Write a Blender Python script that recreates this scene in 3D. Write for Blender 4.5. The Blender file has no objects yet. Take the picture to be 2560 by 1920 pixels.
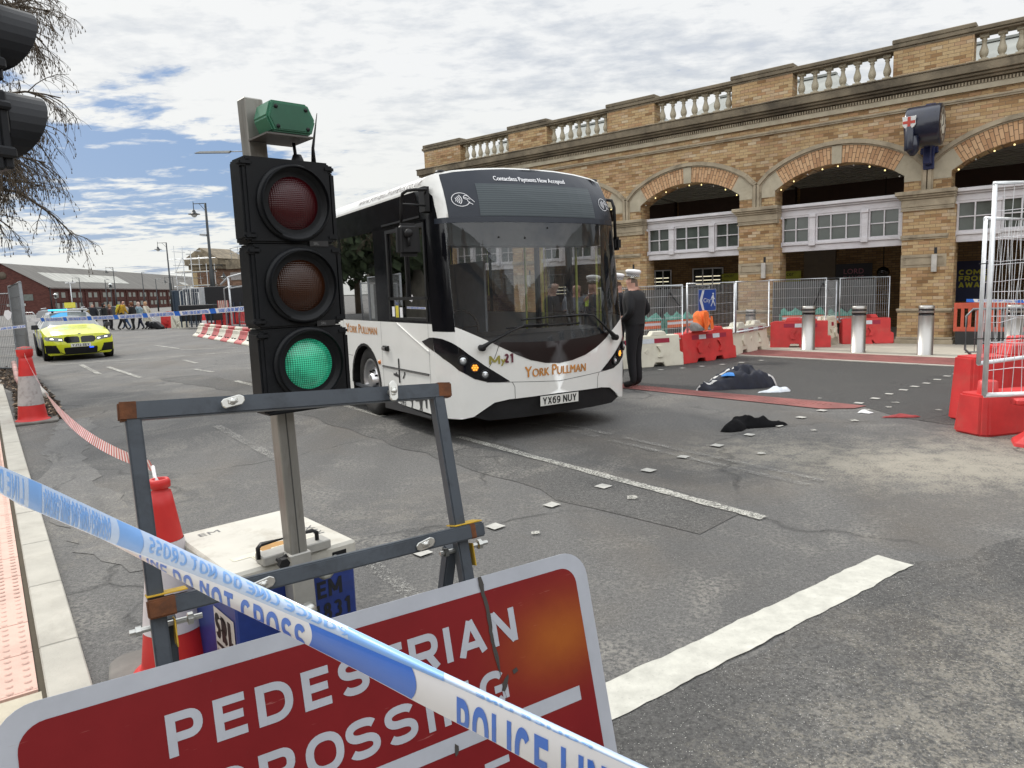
import bpy, bmesh, math, random
from mathutils import Vector, Matrix
from math import sin, cos, pi, radians as R, sqrt, atan2, hypot
SC = bpy.context.scene
COL = SC.collection
# ---------------------------------------------------------------- camera
CAMH = 1.65
PIT, ROL = R(7.63), R(2.12)
cam = bpy.data.cameras.new('camera'); cam.sensor_width = 36.0; cam.lens = 36.0 * 1775 / 2560
cam.clip_start = 0.05; cam.clip_end = 3000
camo = bpy.data.objects.new('camera', cam); COL.objects.link(camo)
F_ = Vector((0, cos(PIT), -sin(PIT))); R0 = Vector((1, 0, 0)); U0 = R0.cross(F_)
RR = R0 * cos(ROL) - U0 * sin(ROL); UU = U0 * cos(ROL) + R0 * sin(ROL)
camo.matrix_world = Matrix(((RR.x, UU.x, -F_.x, 0), (RR.y, UU.y, -F_.y, 0), (RR.z, UU.z, -F_.z, CAMH), (0, 0, 0, 1)))
SC.camera = camo
# ---------------------------------------------------------------- world: sky + thin cloud deck
w = bpy.data.worlds.new('World'); SC.world = w; w.use_nodes = True
nt = w.node_tree; nt.nodes.clear()
SUN_EL, SUN_AZ = R(42), R(-46)          # azimuth measured from +Y towards +X
def N(t, **k):
    n = nt.nodes.new(t)
    for a, b in k.items(): setattr(n, a, b)
    return n
def L(a, b): nt.links.new(a, b)
def mth(op, a, b=None, clamp=False):
    n = nt.nodes.new('ShaderNodeMath'); n.operation = op; n.use_clamp = clamp
    for i, v in enumerate((a, b)):
        if v is None: continue
        if isinstance(v, (int, float)): n.inputs[i].default_value = v
        else: nt.links.new(v, n.inputs[i])
    return n.outputs[0]
def mixc(f, a, b, bt='MIX'):
    n = nt.nodes.new('ShaderNodeMix'); n.data_type = 'RGBA'; n.blend_type = bt
    for s, v in ((n.inputs[0], f), (n.inputs[6], a), (n.inputs[7], b)):
        if isinstance(v, (int, float)): s.default_value = v
        elif isinstance(v, tuple): s.default_value = (*v[:3], 1)
        else: nt.links.new(v, s)
    return n.outputs[2]
def ramp(f, pts):
    n = nt.nodes.new('ShaderNodeValToRGB'); e = n.color_ramp.elements
    while len(e) < len(pts): e.new(0.5)
    for i, (p, c) in enumerate(pts):
        e[i].position = p; e[i].color = (c, c, c, 1) if isinstance(c, (int, float)) else (*c, 1)
    nt.links.new(f, n.inputs[0]); return n.outputs[0]
sky = N('ShaderNodeTexSky', sky_type='NISHITA', sun_disc=False, sun_elevation=SUN_EL, sun_rotation=SUN_AZ, air_density=1.0, dust_density=1.5)
tc = N('ShaderNodeTexCoord'); sp = N('ShaderNodeSeparateXYZ'); L(tc.outputs['Generated'], sp.inputs[0])
dx, dy, dz = sp.outputs
zc = mth('MAXIMUM', dz, 0.0)
den = mth('ADD', zc, 0.09)
cb = N('ShaderNodeCombineXYZ'); L(mth('DIVIDE', dx, den), cb.inputs[0]); L(mth('DIVIDE', dy, den), cb.inputs[1])
def noise(vec, sc, det, rough=0.55, dist=0.0, loc=(0, 0, 0), scl=(1, 1, 1), rot=(0, 0, 0)):
    m = N('ShaderNodeMapping'); m.inputs[1].default_value = loc; m.inputs[2].default_value = rot; m.inputs[3].default_value = scl; L(vec, m.inputs[0])
    n = N('ShaderNodeTexNoise'); n.inputs['Scale'].default_value = sc; n.inputs['Detail'].default_value = det
    n.inputs['Roughness'].default_value = rough; n.inputs['Distortion'].default_value = dist; L(m.outputs[0], n.inputs[0])
    return n.outputs[0]
big = noise(cb.outputs[0], 0.55, 5, 0.55, 0.4, (4.3, 1.1, 0), (1.0, 1.25, 1), (0, 0, R(18)))
fin = noise(cb.outputs[0], 2.6, 9, 0.62, 0.25, (1.2, 7.7, 0), (1.0, 1.5, 1), (0, 0, R(18)))
pat = noise(cb.outputs[0], 9.0, 5, 0.6, 0.1, (0, 0, 0), (1.0, 1.3, 1), (0, 0, R(18)))
# blue gaps: low on the left of the view
gx = mth('SUBTRACT', dx, -0.50); gz = mth('SUBTRACT', dz, 0.155)
g2 = mth('ADD', mth('MULTIPLY', mth('MULTIPLY', gx, gx), 9.0), mth('MULTIPLY', mth('MULTIPLY', gz, gz), 75.0))
gap = mth('MULTIPLY', mth('POWER', 2.718, mth('MULTIPLY', g2, -1.0)), mth('GREATER_THAN', dy, 0.0))
cov = mth('ADD', mth('MULTIPLY', big, 0.45), mth('ADD', mth('MULTIPLY', fin, 0.55), mth('MULTIPLY', pat, 0.12)))
cov = mth('SUBTRACT', mth('ADD', cov, 0.14), mth('MULTIPLY', gap, 0.225))
mask = ramp(cov, [(0.505, 0.0), (0.575, 1.0)])
shade = ramp(mth('ADD', mth('MULTIPLY', big, 0.4), mth('ADD', mth('MULTIPLY', fin, 0.42), mth('MULTIPLY', pat, 0.28))),
             [(0.38, (0.57, 0.62, 0.705)), (0.47, (0.66, 0.70, 0.755)), (0.58, (0.90, 0.915, 0.925))])
hz = ramp(dz, [(0.0, 1.0), (0.14, 0.5), (0.28, 0.0)])
left = ramp(mth('SUBTRACT', 0.0, dx), [(0.0, 0.0), (0.55, 1.0)])
shade = mixc(mth('MULTIPLY', hz, 0.75), shade, (0.86, 0.87, 0.80))
shade = mixc(mth('MULTIPLY', left, 0.30), shade, (1.0, 1.0, 0.97))
skyc = mixc(1.0, sky.outputs[0], (0.076, 0.076, 0.076), 'MULTIPLY')
skyc = mixc(0.65, skyc, (0.20, 0.37, 0.68))
# the deck is thinner and brighter overhead and behind the photographer
up = ramp(dz, [(0.38, 0.0), (0.8, 1.0)]); back = ramp(mth('SUBTRACT', 0.0, dy), [(0.0, 0.0), (0.5, 1.0)])
gain = mth('ADD', 1.0, mth('MULTIPLY', mth('MAXIMUM', up, mth('MULTIPLY', back, 0.9)), 1.25))
gn = N('ShaderNodeCombineXYZ'); [L(gain, gn.inputs[i]) for i in range(3)]
skyf = mixc(1.0, mixc(mask, skyc, shade), gn.outputs[0], 'MULTIPLY')
low = mth('LESS_THAN', dz, 0.0)
skyf = mixc(low, skyf, (0.16, 0.16, 0.15))
bg = N('ShaderNodeBackground'); L(skyf, bg.inputs[0]); bg.inputs[1].default_value = 1.0
wo = N('ShaderNodeOutputWorld'); L(bg.outputs[0], wo.inputs[0])
# ---------------------------------------------------------------- sun (behind thin cloud)
sl = bpy.data.lights.new('sun', 'SUN'); sl.energy = 2.3; sl.angle = R(5); sl.color = (1.0, 0.95, 0.87)
so = bpy.data.objects.new('sun', sl); COL.objects.link(so)
sd = Vector((sin(SUN_AZ) * cos(SUN_EL), cos(SUN_AZ) * cos(SUN_EL), sin(SUN_EL)))
so.rotation_euler = sd.to_track_quat('Z', 'Y').to_euler()
SC.view_settings.view_transform = 'Standard'; SC.view_settings.look = 'None'
SC.view_settings.exposure = 0.0; SC.view_settings.gamma = 1.0
SC.cycles.max_bounces = 8; SC.cycles.transparent_max_bounces = 24; SC.cycles.glossy_bounces = 4
SC.cycles.diffuse_bounces = 3; SC.cycles.sample_clamp_indirect = 6.0; SC.cycles.caustics_reflective = False; SC.cycles.caustics_refractive = False
# ---------------------------------------------------------------- materials
MATS = {}
def newmat(name):
    global nt
    m = bpy.data.materials.new(name); m.use_nodes = True; nt = m.node_tree; nt.nodes.clear()
    return m
def principled(col, rough=0.5, metal=0.0, coat=0.0, spec=0.5, bump=None, bstr=0.2, bdist=0.01, emit=None, estr=0.0, alpha=None, sub=None):
    p = N('ShaderNodeBsdfPrincipled')
    def setin(k, v):
        s = p.inputs[k]
        if isinstance(v, (int, float)): s.default_value = v
        elif isinstance(v, tuple): s.default_value = (*v[:3], 1)
        else: L(v, s)
    setin('Base Color', col); setin('Roughness', rough); setin('Metallic', metal); setin('Coat Weight', coat); setin('Specular IOR Level', spec)
    if coat: p.inputs['Coat Roughness'].default_value = 0.06
    if emit: setin('Emission Color', emit); setin('Emission Strength', estr)
    if alpha is not None: setin('Alpha', alpha)
    if bump is not None:
        b = N('ShaderNodeBump'); b.inputs['Strength'].default_value = bstr; b.inputs['Distance'].default_value = bdist
        L(bump, b.inputs['Height']); L(b.outputs[0], p.inputs['Normal'])
    o = N('ShaderNodeOutputMaterial'); L(p.outputs[0], o.inputs[0]); return p
def objco(k='Object'):
    return N('ShaderNodeTexCoord').outputs[k]
def worldco():
    return N('ShaderNodeNewGeometry').outputs['Position']
def pm(name, col, rough=0.5, metal=0.0, coat=0.0, var=0.12, sc=6.0, bstr=0.0, bsc=60.0, dirt=0.0, dcol=(0.05, 0.045, 0.04), dsc=3.0, spec=0.5, stretch=(1, 1, 1), emit=None, estr=0.0, bdist=0.004):
    """painted / plastic / stone surface: mottled colour, worn patches, small bumps"""
    if name in MATS: return MATS[name]
    m = newmat(name); co = objco()
    n1 = noise(co, sc, 5, 0.6, scl=stretch)
    dark = tuple(c * (1 - var * 1.6) for c in col); lite = tuple(min(1, c * (1 + var)) for c in col)
    c = mixc(ramp(n1, [(0.3, 0.0), (0.7, 1.0)]), dark, lite)
    if dirt:
        n2 = noise(co, dsc, 8, 0.68, 0.3, (3.1, 5.2, 1.7), stretch)
        c = mixc(mth('MULTIPLY', ramp(n2, [(0.50, 0.0), (0.72, 1.0)]), dirt), c, dcol)
    r = mth('ADD', mth('MULTIPLY', n1, 0.16), rough - 0.08)
    bump = noise(co, bsc, 4, 0.6) if bstr else None
    principled(c, r, metal, coat, spec, bump, bstr, bdist, emit, estr)
    MATS[name] = m; return m
def brickmat(name, cols, mortar, bw=0.225, bh=0.075, mort=0.008, radial=False, bias=0.0, grime=0.5, bstr=0.5, rough=0.85):
    m = newmat(name); co = objco(); s = N('ShaderNodeSeparateXYZ'); L(co, s.inputs[0])
    u = mth('ADD', s.outputs[0], s.outputs[1]); c2 = N('ShaderNodeCombineXYZ'); L(u, c2.inputs[0]); L(s.outputs[2], c2.inputs[1])
    b = N('ShaderNodeTexBrick'); L(c2.outputs[0], b.inputs['Vector'])
    b.inputs['Scale'].default_value = 1.0; b.inputs['Brick Width'].default_value = bw; b.inputs['Row Height'].default_value = bh
    b.inputs['Mortar Size'].default_value = mort; b.inputs['Mortar Smooth'].default_value = 0.15; b.inputs['Bias'].default_value = bias
    b.inputs['Color1'].default_value = (0, 0, 0, 1); b.inputs['Color2'].default_value = (1, 1, 1, 1); b.inputs['Mortar'].default_value = (0.5, 0.5, 0.5, 1)
    hue = ramp(b.outputs['Color'], [(i / (len(cols) - 1), c) for i, c in enumerate(cols)])
    big_ = noise(c2.outputs[0], 0.9, 6, 0.6, 0.3); sm = noise(c2.outputs[0], 22, 4, 0.6)
    hue = mixc(mth('MULTIPLY', ramp(sm, [(0.35, 0.0), (0.75, 1.0)]), 0.30), hue, tuple(c * 0.62 for c in cols[0]))
    col = mixc(b.outputs['Fac'], hue, mortar)
    col = mixc(mth('MULTIPLY', ramp(big_, [(0.50, 0.0), (0.75, 1.0)]), grime), col, tuple(c * 0.35 for c in cols[0]))
    h = mth('ADD', mth('MULTIPLY', mth('SUBTRACT', 1.0, b.outputs['Fac']), 1.0), mth('MULTIPLY', sm, 0.35))
    principled(col, rough, 0, 0, 0.25, h, bstr, 0.012); MATS[name] = m; return m
def glassmat(name, tint, refl=1.0, rough=0.02, body=None, bodyfac=0.0, ior=1.45):
    m = newmat(name)
    t = N('ShaderNodeBsdfTransparent'); t.inputs[0].default_value = (*tint, 1)
    g = N('ShaderNodeBsdfGlossy'); g.inputs['Roughness'].default_value = rough; g.inputs[0].default_value = (1, 1, 1, 1)
    lw = N('ShaderNodeFresnel'); lw.inputs['IOR'].default_value = ior
    base = t.outputs[0]
    if bodyfac:
        d = N('ShaderNodeBsdfDiffuse'); d.inputs[0].default_value = (*body, 1)
        mx = N('ShaderNodeMixShader'); mx.inputs[0].default_value = bodyfac; L(base, mx.inputs[1]); L(d.outputs[0], mx.inputs[2]); base = mx.outputs[0]
    mx = N('ShaderNodeMixShader'); L(mth('MULTIPLY', lw.outputs[0], refl, True), mx.inputs[0]); L(base, mx.inputs[1]); L(g.outputs[0], mx.inputs[2])
    o = N('ShaderNodeOutputMaterial'); L(mx.outputs[0], o.inputs[0]); MATS[name] = m; return m
# ---------------------------------------------------------------- mesh building
class MB:
    def __init__(s): s.bm = bmesh.new()
    def face(s, vs, mi=0):
        try:
            f = s.bm.faces.new([s.bm.verts.new(v) for v in vs]); f.material_index = mi; return f
        except ValueError: return None
    def box(s, x0, x1, y0, y1, z0, z1, mi=0, M=None, taper=None):
        P = [Vector((x, y, z)) for z in (z0, z1) for y in (y0, y1) for x in (x0, x1)]
        if taper:
            cx, cy = (x0 + x1) / 2, (y0 + y1) / 2
            for p in P[4:]: p.x = cx + (p.x - cx) * taper[0]; p.y = cy + (p.y - cy) * taper[1]
        if M: P = [M @ p for p in P]
        v = [s.bm.verts.new(p) for p in P]
        for q in ((0, 2, 3, 1), (4, 5, 7, 6), (0, 1, 5, 4), (2, 6, 7, 3), (1, 3, 7, 5), (0, 4, 6, 2)):
            s.bm.faces.new([v[i] for i in q]).material_index = mi
        return s
    def tube(s, pts, r, n=6, mi=0, closed=False, rr=None):
        pts = [Vector(p) for p in pts]; m = len(pts); rings = []
        ref = None
        for i, p in enumerate(pts):
            a = pts[(i - 1) % m] if (i or closed) else p; b = pts[(i + 1) % m] if (i < m - 1 or closed) else p
            t = (b - a)
            t = t.normalized() if t.length > 1e-9 else Vector((0, 0, 1))
            if ref is None: ref = Vector((0, 0, 1)) if abs(t.z) < 0.9 else Vector((1, 0, 0))
            u = t.cross(ref)
            if u.length < 1e-6: u = t.orthogonal()
            u.normalize(); v = t.cross(u).normalized(); ref = v.cross(t) if False else ref
            q = rr[i] if rr else r
            rings.append([s.bm.verts.new(p + (u * cos(2 * pi * k / n) + v * sin(2 * pi * k / n)) * q) for k in range(n)])
        for i in range(m if closed else m - 1):
            A, B = rings[i], rings[(i + 1) % m]
            for k in range(n):
                f = s.bm.faces.new((A[k], A[(k + 1) % n], B[(k + 1) % n], B[k])); f.material_index = mi; f.smooth = n > 4
        if not closed:
            for g in (rings[0][::-1], rings[-1]):
                try: s.bm.faces.new(g).material_index = mi
                except ValueError: pass
        return s
    def cyl(s, c, r, h, n=20, mi=0, axis='z', r2=None, M=None):
        return s.lathe([(0, 0), (r, 0), (r if r2 is None else r2, h), (0, h)], c, n, mi, axis, M)
    def lathe(s, prof, c=(0, 0, 0), n=20, mi=0, axis='z', M=None, sm=True, sx=1.0):
        c = Vector(c); rings = []
        for r, z in prof:
            if r < 1e-6: ks = [s.bm.verts.new(s._ax(0, 0, z, axis, c, M))]
            else: ks = [s.bm.verts.new(s._ax(r * cos(2 * pi * k / n) * sx, r * sin(2 * pi * k / n), z, axis, c, M)) for k in range(n)]
            rings.append(ks)
        for a, b in zip(rings, rings[1:]):
            for k in range(n):
                A = [a[k % len(a)], a[(k + 1) % len(a)]] if len(a) > 1 else [a[0]]
                B = [b[(k + 1) % len(b)], b[k % len(b)]] if len(b) > 1 else [b[0]]
                vs = A + B
                if len(vs) > 2:
                    try: f = s.bm.faces.new(vs); f.material_index = mi; f.smooth = sm
                    except ValueError: pass
        return s
    def _ax(s, x, y, z, axis, c, M):
        p = Vector((x, y, z)) if axis == 'z' else (Vector((z, x, y)) if axis == 'x' else Vector((x, z, y)))
        p = p + c
        return M @ p if M else p
    def prism(s, poly, d0, d1, plane='xz', mi=0, M=None, mi_side=None):
        def P(a, b, d):
            p = Vector((a, d, b)) if plane == 'xz' else (Vector((a, b, d)) if plane == 'xy' else Vector((d, a, b)))
            return M @ p if M else p
        A = [s.bm.verts.new(P(a, b, d0)) for a, b in poly]; B = [s.bm.verts.new(P(a, b, d1)) for a, b in poly]
        n = len(poly)
        s.bm.faces.new(A).material_index = mi; s.bm.faces.new(B[::-1]).material_index = mi
        for i in range(n):
            s.bm.faces.new((A[i], B[i], B[(i + 1) % n], A[(i + 1) % n])).material_index = mi if mi_side is None else mi_side
        return s
    def patch(s, poly, fn, xs=(), ys=(), mi=0, smooth=False, holes=None):
        """2-D polygon cut on grid lines, every vertex mapped through fn(a,b) -> Vector"""
        b = bmesh.new(); f = b.faces.new([b.verts.new((a, c, 0)) for a, c in poly])
        bmesh.ops.triangulate(b, faces=[f])
        for x in xs: bmesh.ops.bisect_plane(b, geom=b.verts[:] + b.edges[:] + b.faces[:], plane_co=(x, 0, 0), plane_no=(1, 0, 0))
        for y in ys: bmesh.ops.bisect_plane(b, geom=b.verts[:] + b.edges[:] + b.faces[:], plane_co=(0, y, 0), plane_no=(0, 1, 0))
        return s.absorb(b, fn, mi, smooth)
    def absorb(s, b, fn, mi=0, smooth=False):
        mp = {}
        for v in b.verts: mp[v.index if False else v] = s.bm.verts.new(fn(v.co.x, v.co.y))
        for f in b.faces:
            try: g = s.bm.faces.new([mp[v] for v in f.verts]); g.material_index = mi; g.smooth = smooth
            except ValueError: pass
        b.free(); return s
    def text(s, txt, fn, size=1.0, x=0.0, y=0.0, mi=0, sx=1.0, fit=None, bold=0.0, align='LEFT', space=1.0, clip=None, shear=0.0, xs=()):
        b = textbm(txt, 0.0, space, shear)
        X = [v.co.x for v in b.verts]; x0, x1 = min(X), max(X)
        k = size / 0.691
        kx = (fit / (x1 - x0)) if fit else k * sx
        off = {'LEFT': 0, 'CENTER': -(x1 - x0) * kx / 2, 'RIGHT': -(x1 - x0) * kx}[align]
        for v in b.verts: v.co.x = x + off + (v.co.x - x0) * kx; v.co.y = y + v.co.y * k
        if clip:
            for (co, no) in clip:
                bmesh.ops.bisect_plane(b, geom=b.verts[:] + b.edges[:] + b.faces[:], plane_co=co, plane_no=no, clear_outer=True)
        for q in xs: bmesh.ops.bisect_plane(b, geom=b.verts[:] + b.edges[:] + b.faces[:], plane_co=(q, 0, 0), plane_no=(1, 0, 0))
        return s.absorb(b, fn, mi)
    def stext(s, txt, fno, H, x, z, w=.17, fit=None, align='LEFT', gap=.13, mi=0, digitw=.56, sp=.34, widths=None, clip=None):
        """block capitals drawn as mitred strokes; fno(i) gives the surface map of layer i"""
        gl = []; c = 0
        for ch in txt:
            if ch == ' ': c += sp; continue
            W = w if ch == 'I' else GW.get(ch, digitw)
            gl.append((ch, c, W)); c += W + gap
        tot = c - gap; k = (fit / tot) if fit else H; off = {'LEFT': 0, 'CENTER': -tot * k / 2}[align]
        for j, (ch, c0, W) in enumerate(gl):
            kx = k / H; wf = W * kx
            for i, P in enumerate(glyph(ch, max(wf, w), w)):
                A, B = stroke_poly(P, w); f = fno(i)
                g = lambda p: (x + off + c0 * k + p.x * H, z + p.y * H)
                for q in range(len(A) - 1):
                    Q = [g(A[q]), g(A[q + 1]), g(B[q + 1]), g(B[q])]
                    if clip: Q = [(a, max(e, clip)) for a, e in Q]
                    if clip and max(e for _, e in Q) <= clip + 1e-6: continue
                    s.face([f(*p) for p in Q], mi)
        return s
    def build(s, name, mats, parent=None, bevel=0.0, smooth=False, seg=1, loc=None, rot=None, auto=True, weld=False):
        if weld: bmesh.ops.remove_doubles(s.bm, verts=s.bm.verts, dist=1e-5)
        if auto: bmesh.ops.recalc_face_normals(s.bm, faces=s.bm.faces)
        if bevel:
            es = [e for e in s.bm.edges if len(e.link_faces) == 2 and e.calc_face_angle(0) > 0.6]
            bmesh.ops.bevel(s.bm, geom=es, offset=bevel, segments=seg, affect='EDGES', clamp_overlap=True)
        if smooth:
            for f in s.bm.faces: f.smooth = True
        me = bpy.data.meshes.new(name); s.bm.to_mesh(me); s.bm.free()
        for m in (mats if isinstance(mats, (list, tuple)) else [mats]): me.materials.append(m)
        o = bpy.data.objects.new(name, me); COL.objects.link(o)
        if parent: o.parent = parent
        if loc: o.location = loc
        if rot: o.rotation_euler = rot
        return o
def ell(cx, cy, rx, ry, a0, a1, n=14, pw=.86):
    o = []
    for i in range(n + 1):
        a = R(a0 + (a1 - a0) * i / n); c, s = cos(a), sin(a)
        o.append((cx + rx * math.copysign(abs(c) ** pw, c), cy + ry * math.copysign(abs(s) ** pw, s)))
    return o
GW = dict(I=.0, J=.5, L=.52, E=.56, F=.54, T=.60, P=.60, R=.64, B=.63, S=.60, K=.66, U=.66, D=.68, N=.70, C=.68, G=.72, O=.76, A=.72, V=.70, Y=.68, X=.66, M=.84, W=.98, Z=.6)
def glyph(ch, W, w):
    l, r, b, t, m = w / 2, W - w / 2, w / 2, 1 - w / 2, .5; X = W / 2
    e = lambda a0, a1: ell(X, .5, X - l, .5 - b, a0, a1, 26)
    if ch == 'I': return [[(X, 0), (X, 1)]]
    if ch == 'L': return [[(l, 1), (l, b), (W, b)]]
    if ch == 'E': return [[(W, t), (l, t), (l, b), (W, b)], [(w, .51), (W * .92, .51)]]
    if ch == 'F': return [[(W, t), (l, t), (l, 0)], [(w, .49), (W * .9, .49)]]
    if ch == 'T': return [[(0, t), (W, t)], [(X, 0), (X, 1 - w)]]
    if ch in 'PRB':
        h = .43 if ch != 'B' else .51; rr = (t - h) / 2; c = r - rr * 1.0
        o = [[(l, 0), (l, 1)], [(w, t), (c, t)] + ell(c, h + rr, r - c, rr, 90, -90, 12)[1:-1] + [(c, h), (w, h)]]
        if ch == 'R': o.append([(c - .02, h), (W - l * .9, 0)])
        if ch == 'B': rr = (h - b) / 2; c = r - rr; o.append([(w, h), (c, h)] + ell(c, b + rr, r - c, rr, 90, -90, 12)[1:-1] + [(c, b), (w, b)])
        return o
    if ch == 'D':
        c = W * .42; return [[(l, 0), (l, 1)], [(w, t), (c, t)] + ell(c, .5, r - c, .5 - b, 90, -90, 18)[1:-1] + [(c, b), (w, b)]]
    if ch == 'O' or ch == '0': return [e(0, 360)]
    if ch == 'C': return [e(42, 318)]
    if ch == 'G': return [e(42, 312), [(X + .02, .46), (r, .46)], [(r, .50), (r, .14)]]
    if ch == 'S': q = (t - .51) / 2; q2 = (.51 - b) / 2; return [ell(X, .51 + q, X - l, q, 28, 270, 18)[:-1] + ell(X, b + q2, X - l, q2, 90, -152, 18)]
    if ch == 'U': return [[(l, 1), (l, .35)] + ell(X, .35, X - l, .35 - b, 180, 360, 14)[1:-1] + [(r, .35), (r, 1)]]
    if ch == 'J': return [[(r, 1), (r, .3)] + ell(X, .3, X - l, .3 - b, 0, -170, 12)[1:]]
    if ch == 'A': return [[(l, 0), (X, .985)], [(X, .985), (r, 0)], [(W * .22, .27), (W * .78, .27)]]
    if ch == 'V': return [[(l, 1), (X, .015)], [(X, .015), (r, 1)]]
    if ch == 'N': return [[(l, 0), (l, 1)], [(r, 0), (r, 1)], [(l, .97), (r, .03)]]
    if ch == 'M': return [[(l, 0), (l, 1)], [(r, 0), (r, 1)], [(l, .95), (X, .25)], [(X, .25), (r, .95)]]
    if ch == 'W': return [[(l, 1), (W * .27, .02)], [(W * .27, .02), (X, .9)], [(X, .9), (W * .73, .02)], [(W * .73, .02), (r, 1)]]
    if ch == 'K': return [[(l, 0), (l, 1)], [(w * .9, .38), (r, 1)], [(W * .36, .56), (r, 0)]]
    if ch == 'Y': return [[(l, 1), (X, .45)], [(r, 1), (X, .45)], [(X, 0), (X, .5)]]
    if ch == 'X': return [[(l, 0), (r, 1)], [(l, 1), (r, 0)]]
    if ch == '1': return [[(X + .06, 0), (X + .06, 1)], [(X + .04, .93), (X - .14, .76)]]
    if ch == '2': return [ell(X, .70, X - l, .30 - b, 160, -20, 14) + [(l + .02, b + .02)], [(l, b), (W, b)]]
    if ch == '3': q = (t - .52) / 2; q2 = (.52 - b) / 2; return [ell(X, .52 + q, X - l, q, 150, -90, 14), ell(X, b + q2, X - l, q2, 90, -150, 14)]
    if ch == '6': return [ell(X, b + .27, X - l, .27, 0, 360, 20), [(l, .36)] + ell(X + .08, .58, X + .08 - l, t - .58, 170, 60, 8)]
    if ch == '9': return [ell(X, t - .27, X - l, .27, 0, 360, 20), [(r, .64)] + ell(X - .08, .42, X + .08 - l, .42 - b, -10, -120, 8)]
    if ch == '7': return [[(0, t), (r, t)], [(r, t), (X - .06, 0)]]
    if ch == '8': return [ell(X, .73, X - l - .03, t - .73, 0, 360, 20), ell(X, .28, X - l, .28 - b, 0, 360, 20)]
    return []
def stroke_poly(P, w):
    P = [Vector(p) for p in P]; L_, R_ = [], []; n = len(P); closed = (P[0] - P[-1]).length < 1e-6
    for i in range(n):
        a = P[i - 1] if i else (P[n - 2] if closed else None); c = P[i + 1] if i < n - 1 else (P[1] if closed else None)
        d0 = (P[i] - a).normalized() if a is not None else None; d1 = (c - P[i]).normalized() if c is not None else None
        d0 = d0 or d1; d1 = d1 or d0; n0 = Vector((-d0.y, d0.x)); n1 = Vector((-d1.y, d1.x)); mm = (n0 + n1)
        mm = mm.normalized() if mm.length > 1e-6 else n0; k = 1 / max(.45, mm.dot(n0)); L_.append(P[i] + mm * w / 2 * k); R_.append(P[i] - mm * w / 2 * k)
    return L_, R_
_TX = {}
def textbm(txt, bold=0.0, space=1.0, shear=0.0):
    k = (txt, bold, space, shear)
    if k not in _TX:
        c = bpy.data.curves.new('t', 'FONT'); c.body = txt; c.size = 1.0; c.offset = bold; c.resolution_u = 3; c.space_character = space; c.shear = shear
        o = bpy.data.objects.new('t', c); COL.objects.link(o)
        dg = bpy.context.evaluated_depsgraph_get()
        _TX[k] = bpy.data.meshes.new_from_object(o.evaluated_get(dg)); bpy.data.objects.remove(o)
    b = bmesh.new(); b.from_mesh(_TX[k]); return b
def frange(a, b, n): return [a + (b - a) * i / n for i in range(n + 1)]
def tag(o, label=None, cat=None, group=None, kind=None):
    if label: o['label'] = label
    if cat: o['category'] = cat
    if group: o['group'] = group
    if kind: o['kind'] = kind
    return o
def thing(name, label, cat, loc=(0, 0, 0), rz=0.0, group=None):
    o = bpy.data.objects.new(name, None); COL.objects.link(o); o.empty_display_size = 0.2
    o.location = loc; o.rotation_euler = (0, 0, rz); return tag(o, label, cat, group)
def dup(root, label, loc, rz=None, group=None, scale=None):
    r = root.copy(); COL.objects.link(r); r.location = loc; r['label'] = label
    if rz is not None: r.rotation_euler = (0, 0, rz)
    if scale: r.scale = scale
    if group: r['group'] = group
    for ch in list(root.children):
        c = ch.copy(); COL.objects.link(c); c.parent = r
        for g in ch.children:
            d = g.copy(); COL.objects.link(d); d.parent = c
    return r
def struct(mb, name, mats, **k): return tag(mb.build(name, mats, **k), kind='structure')
RND = random.Random(7)
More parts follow.
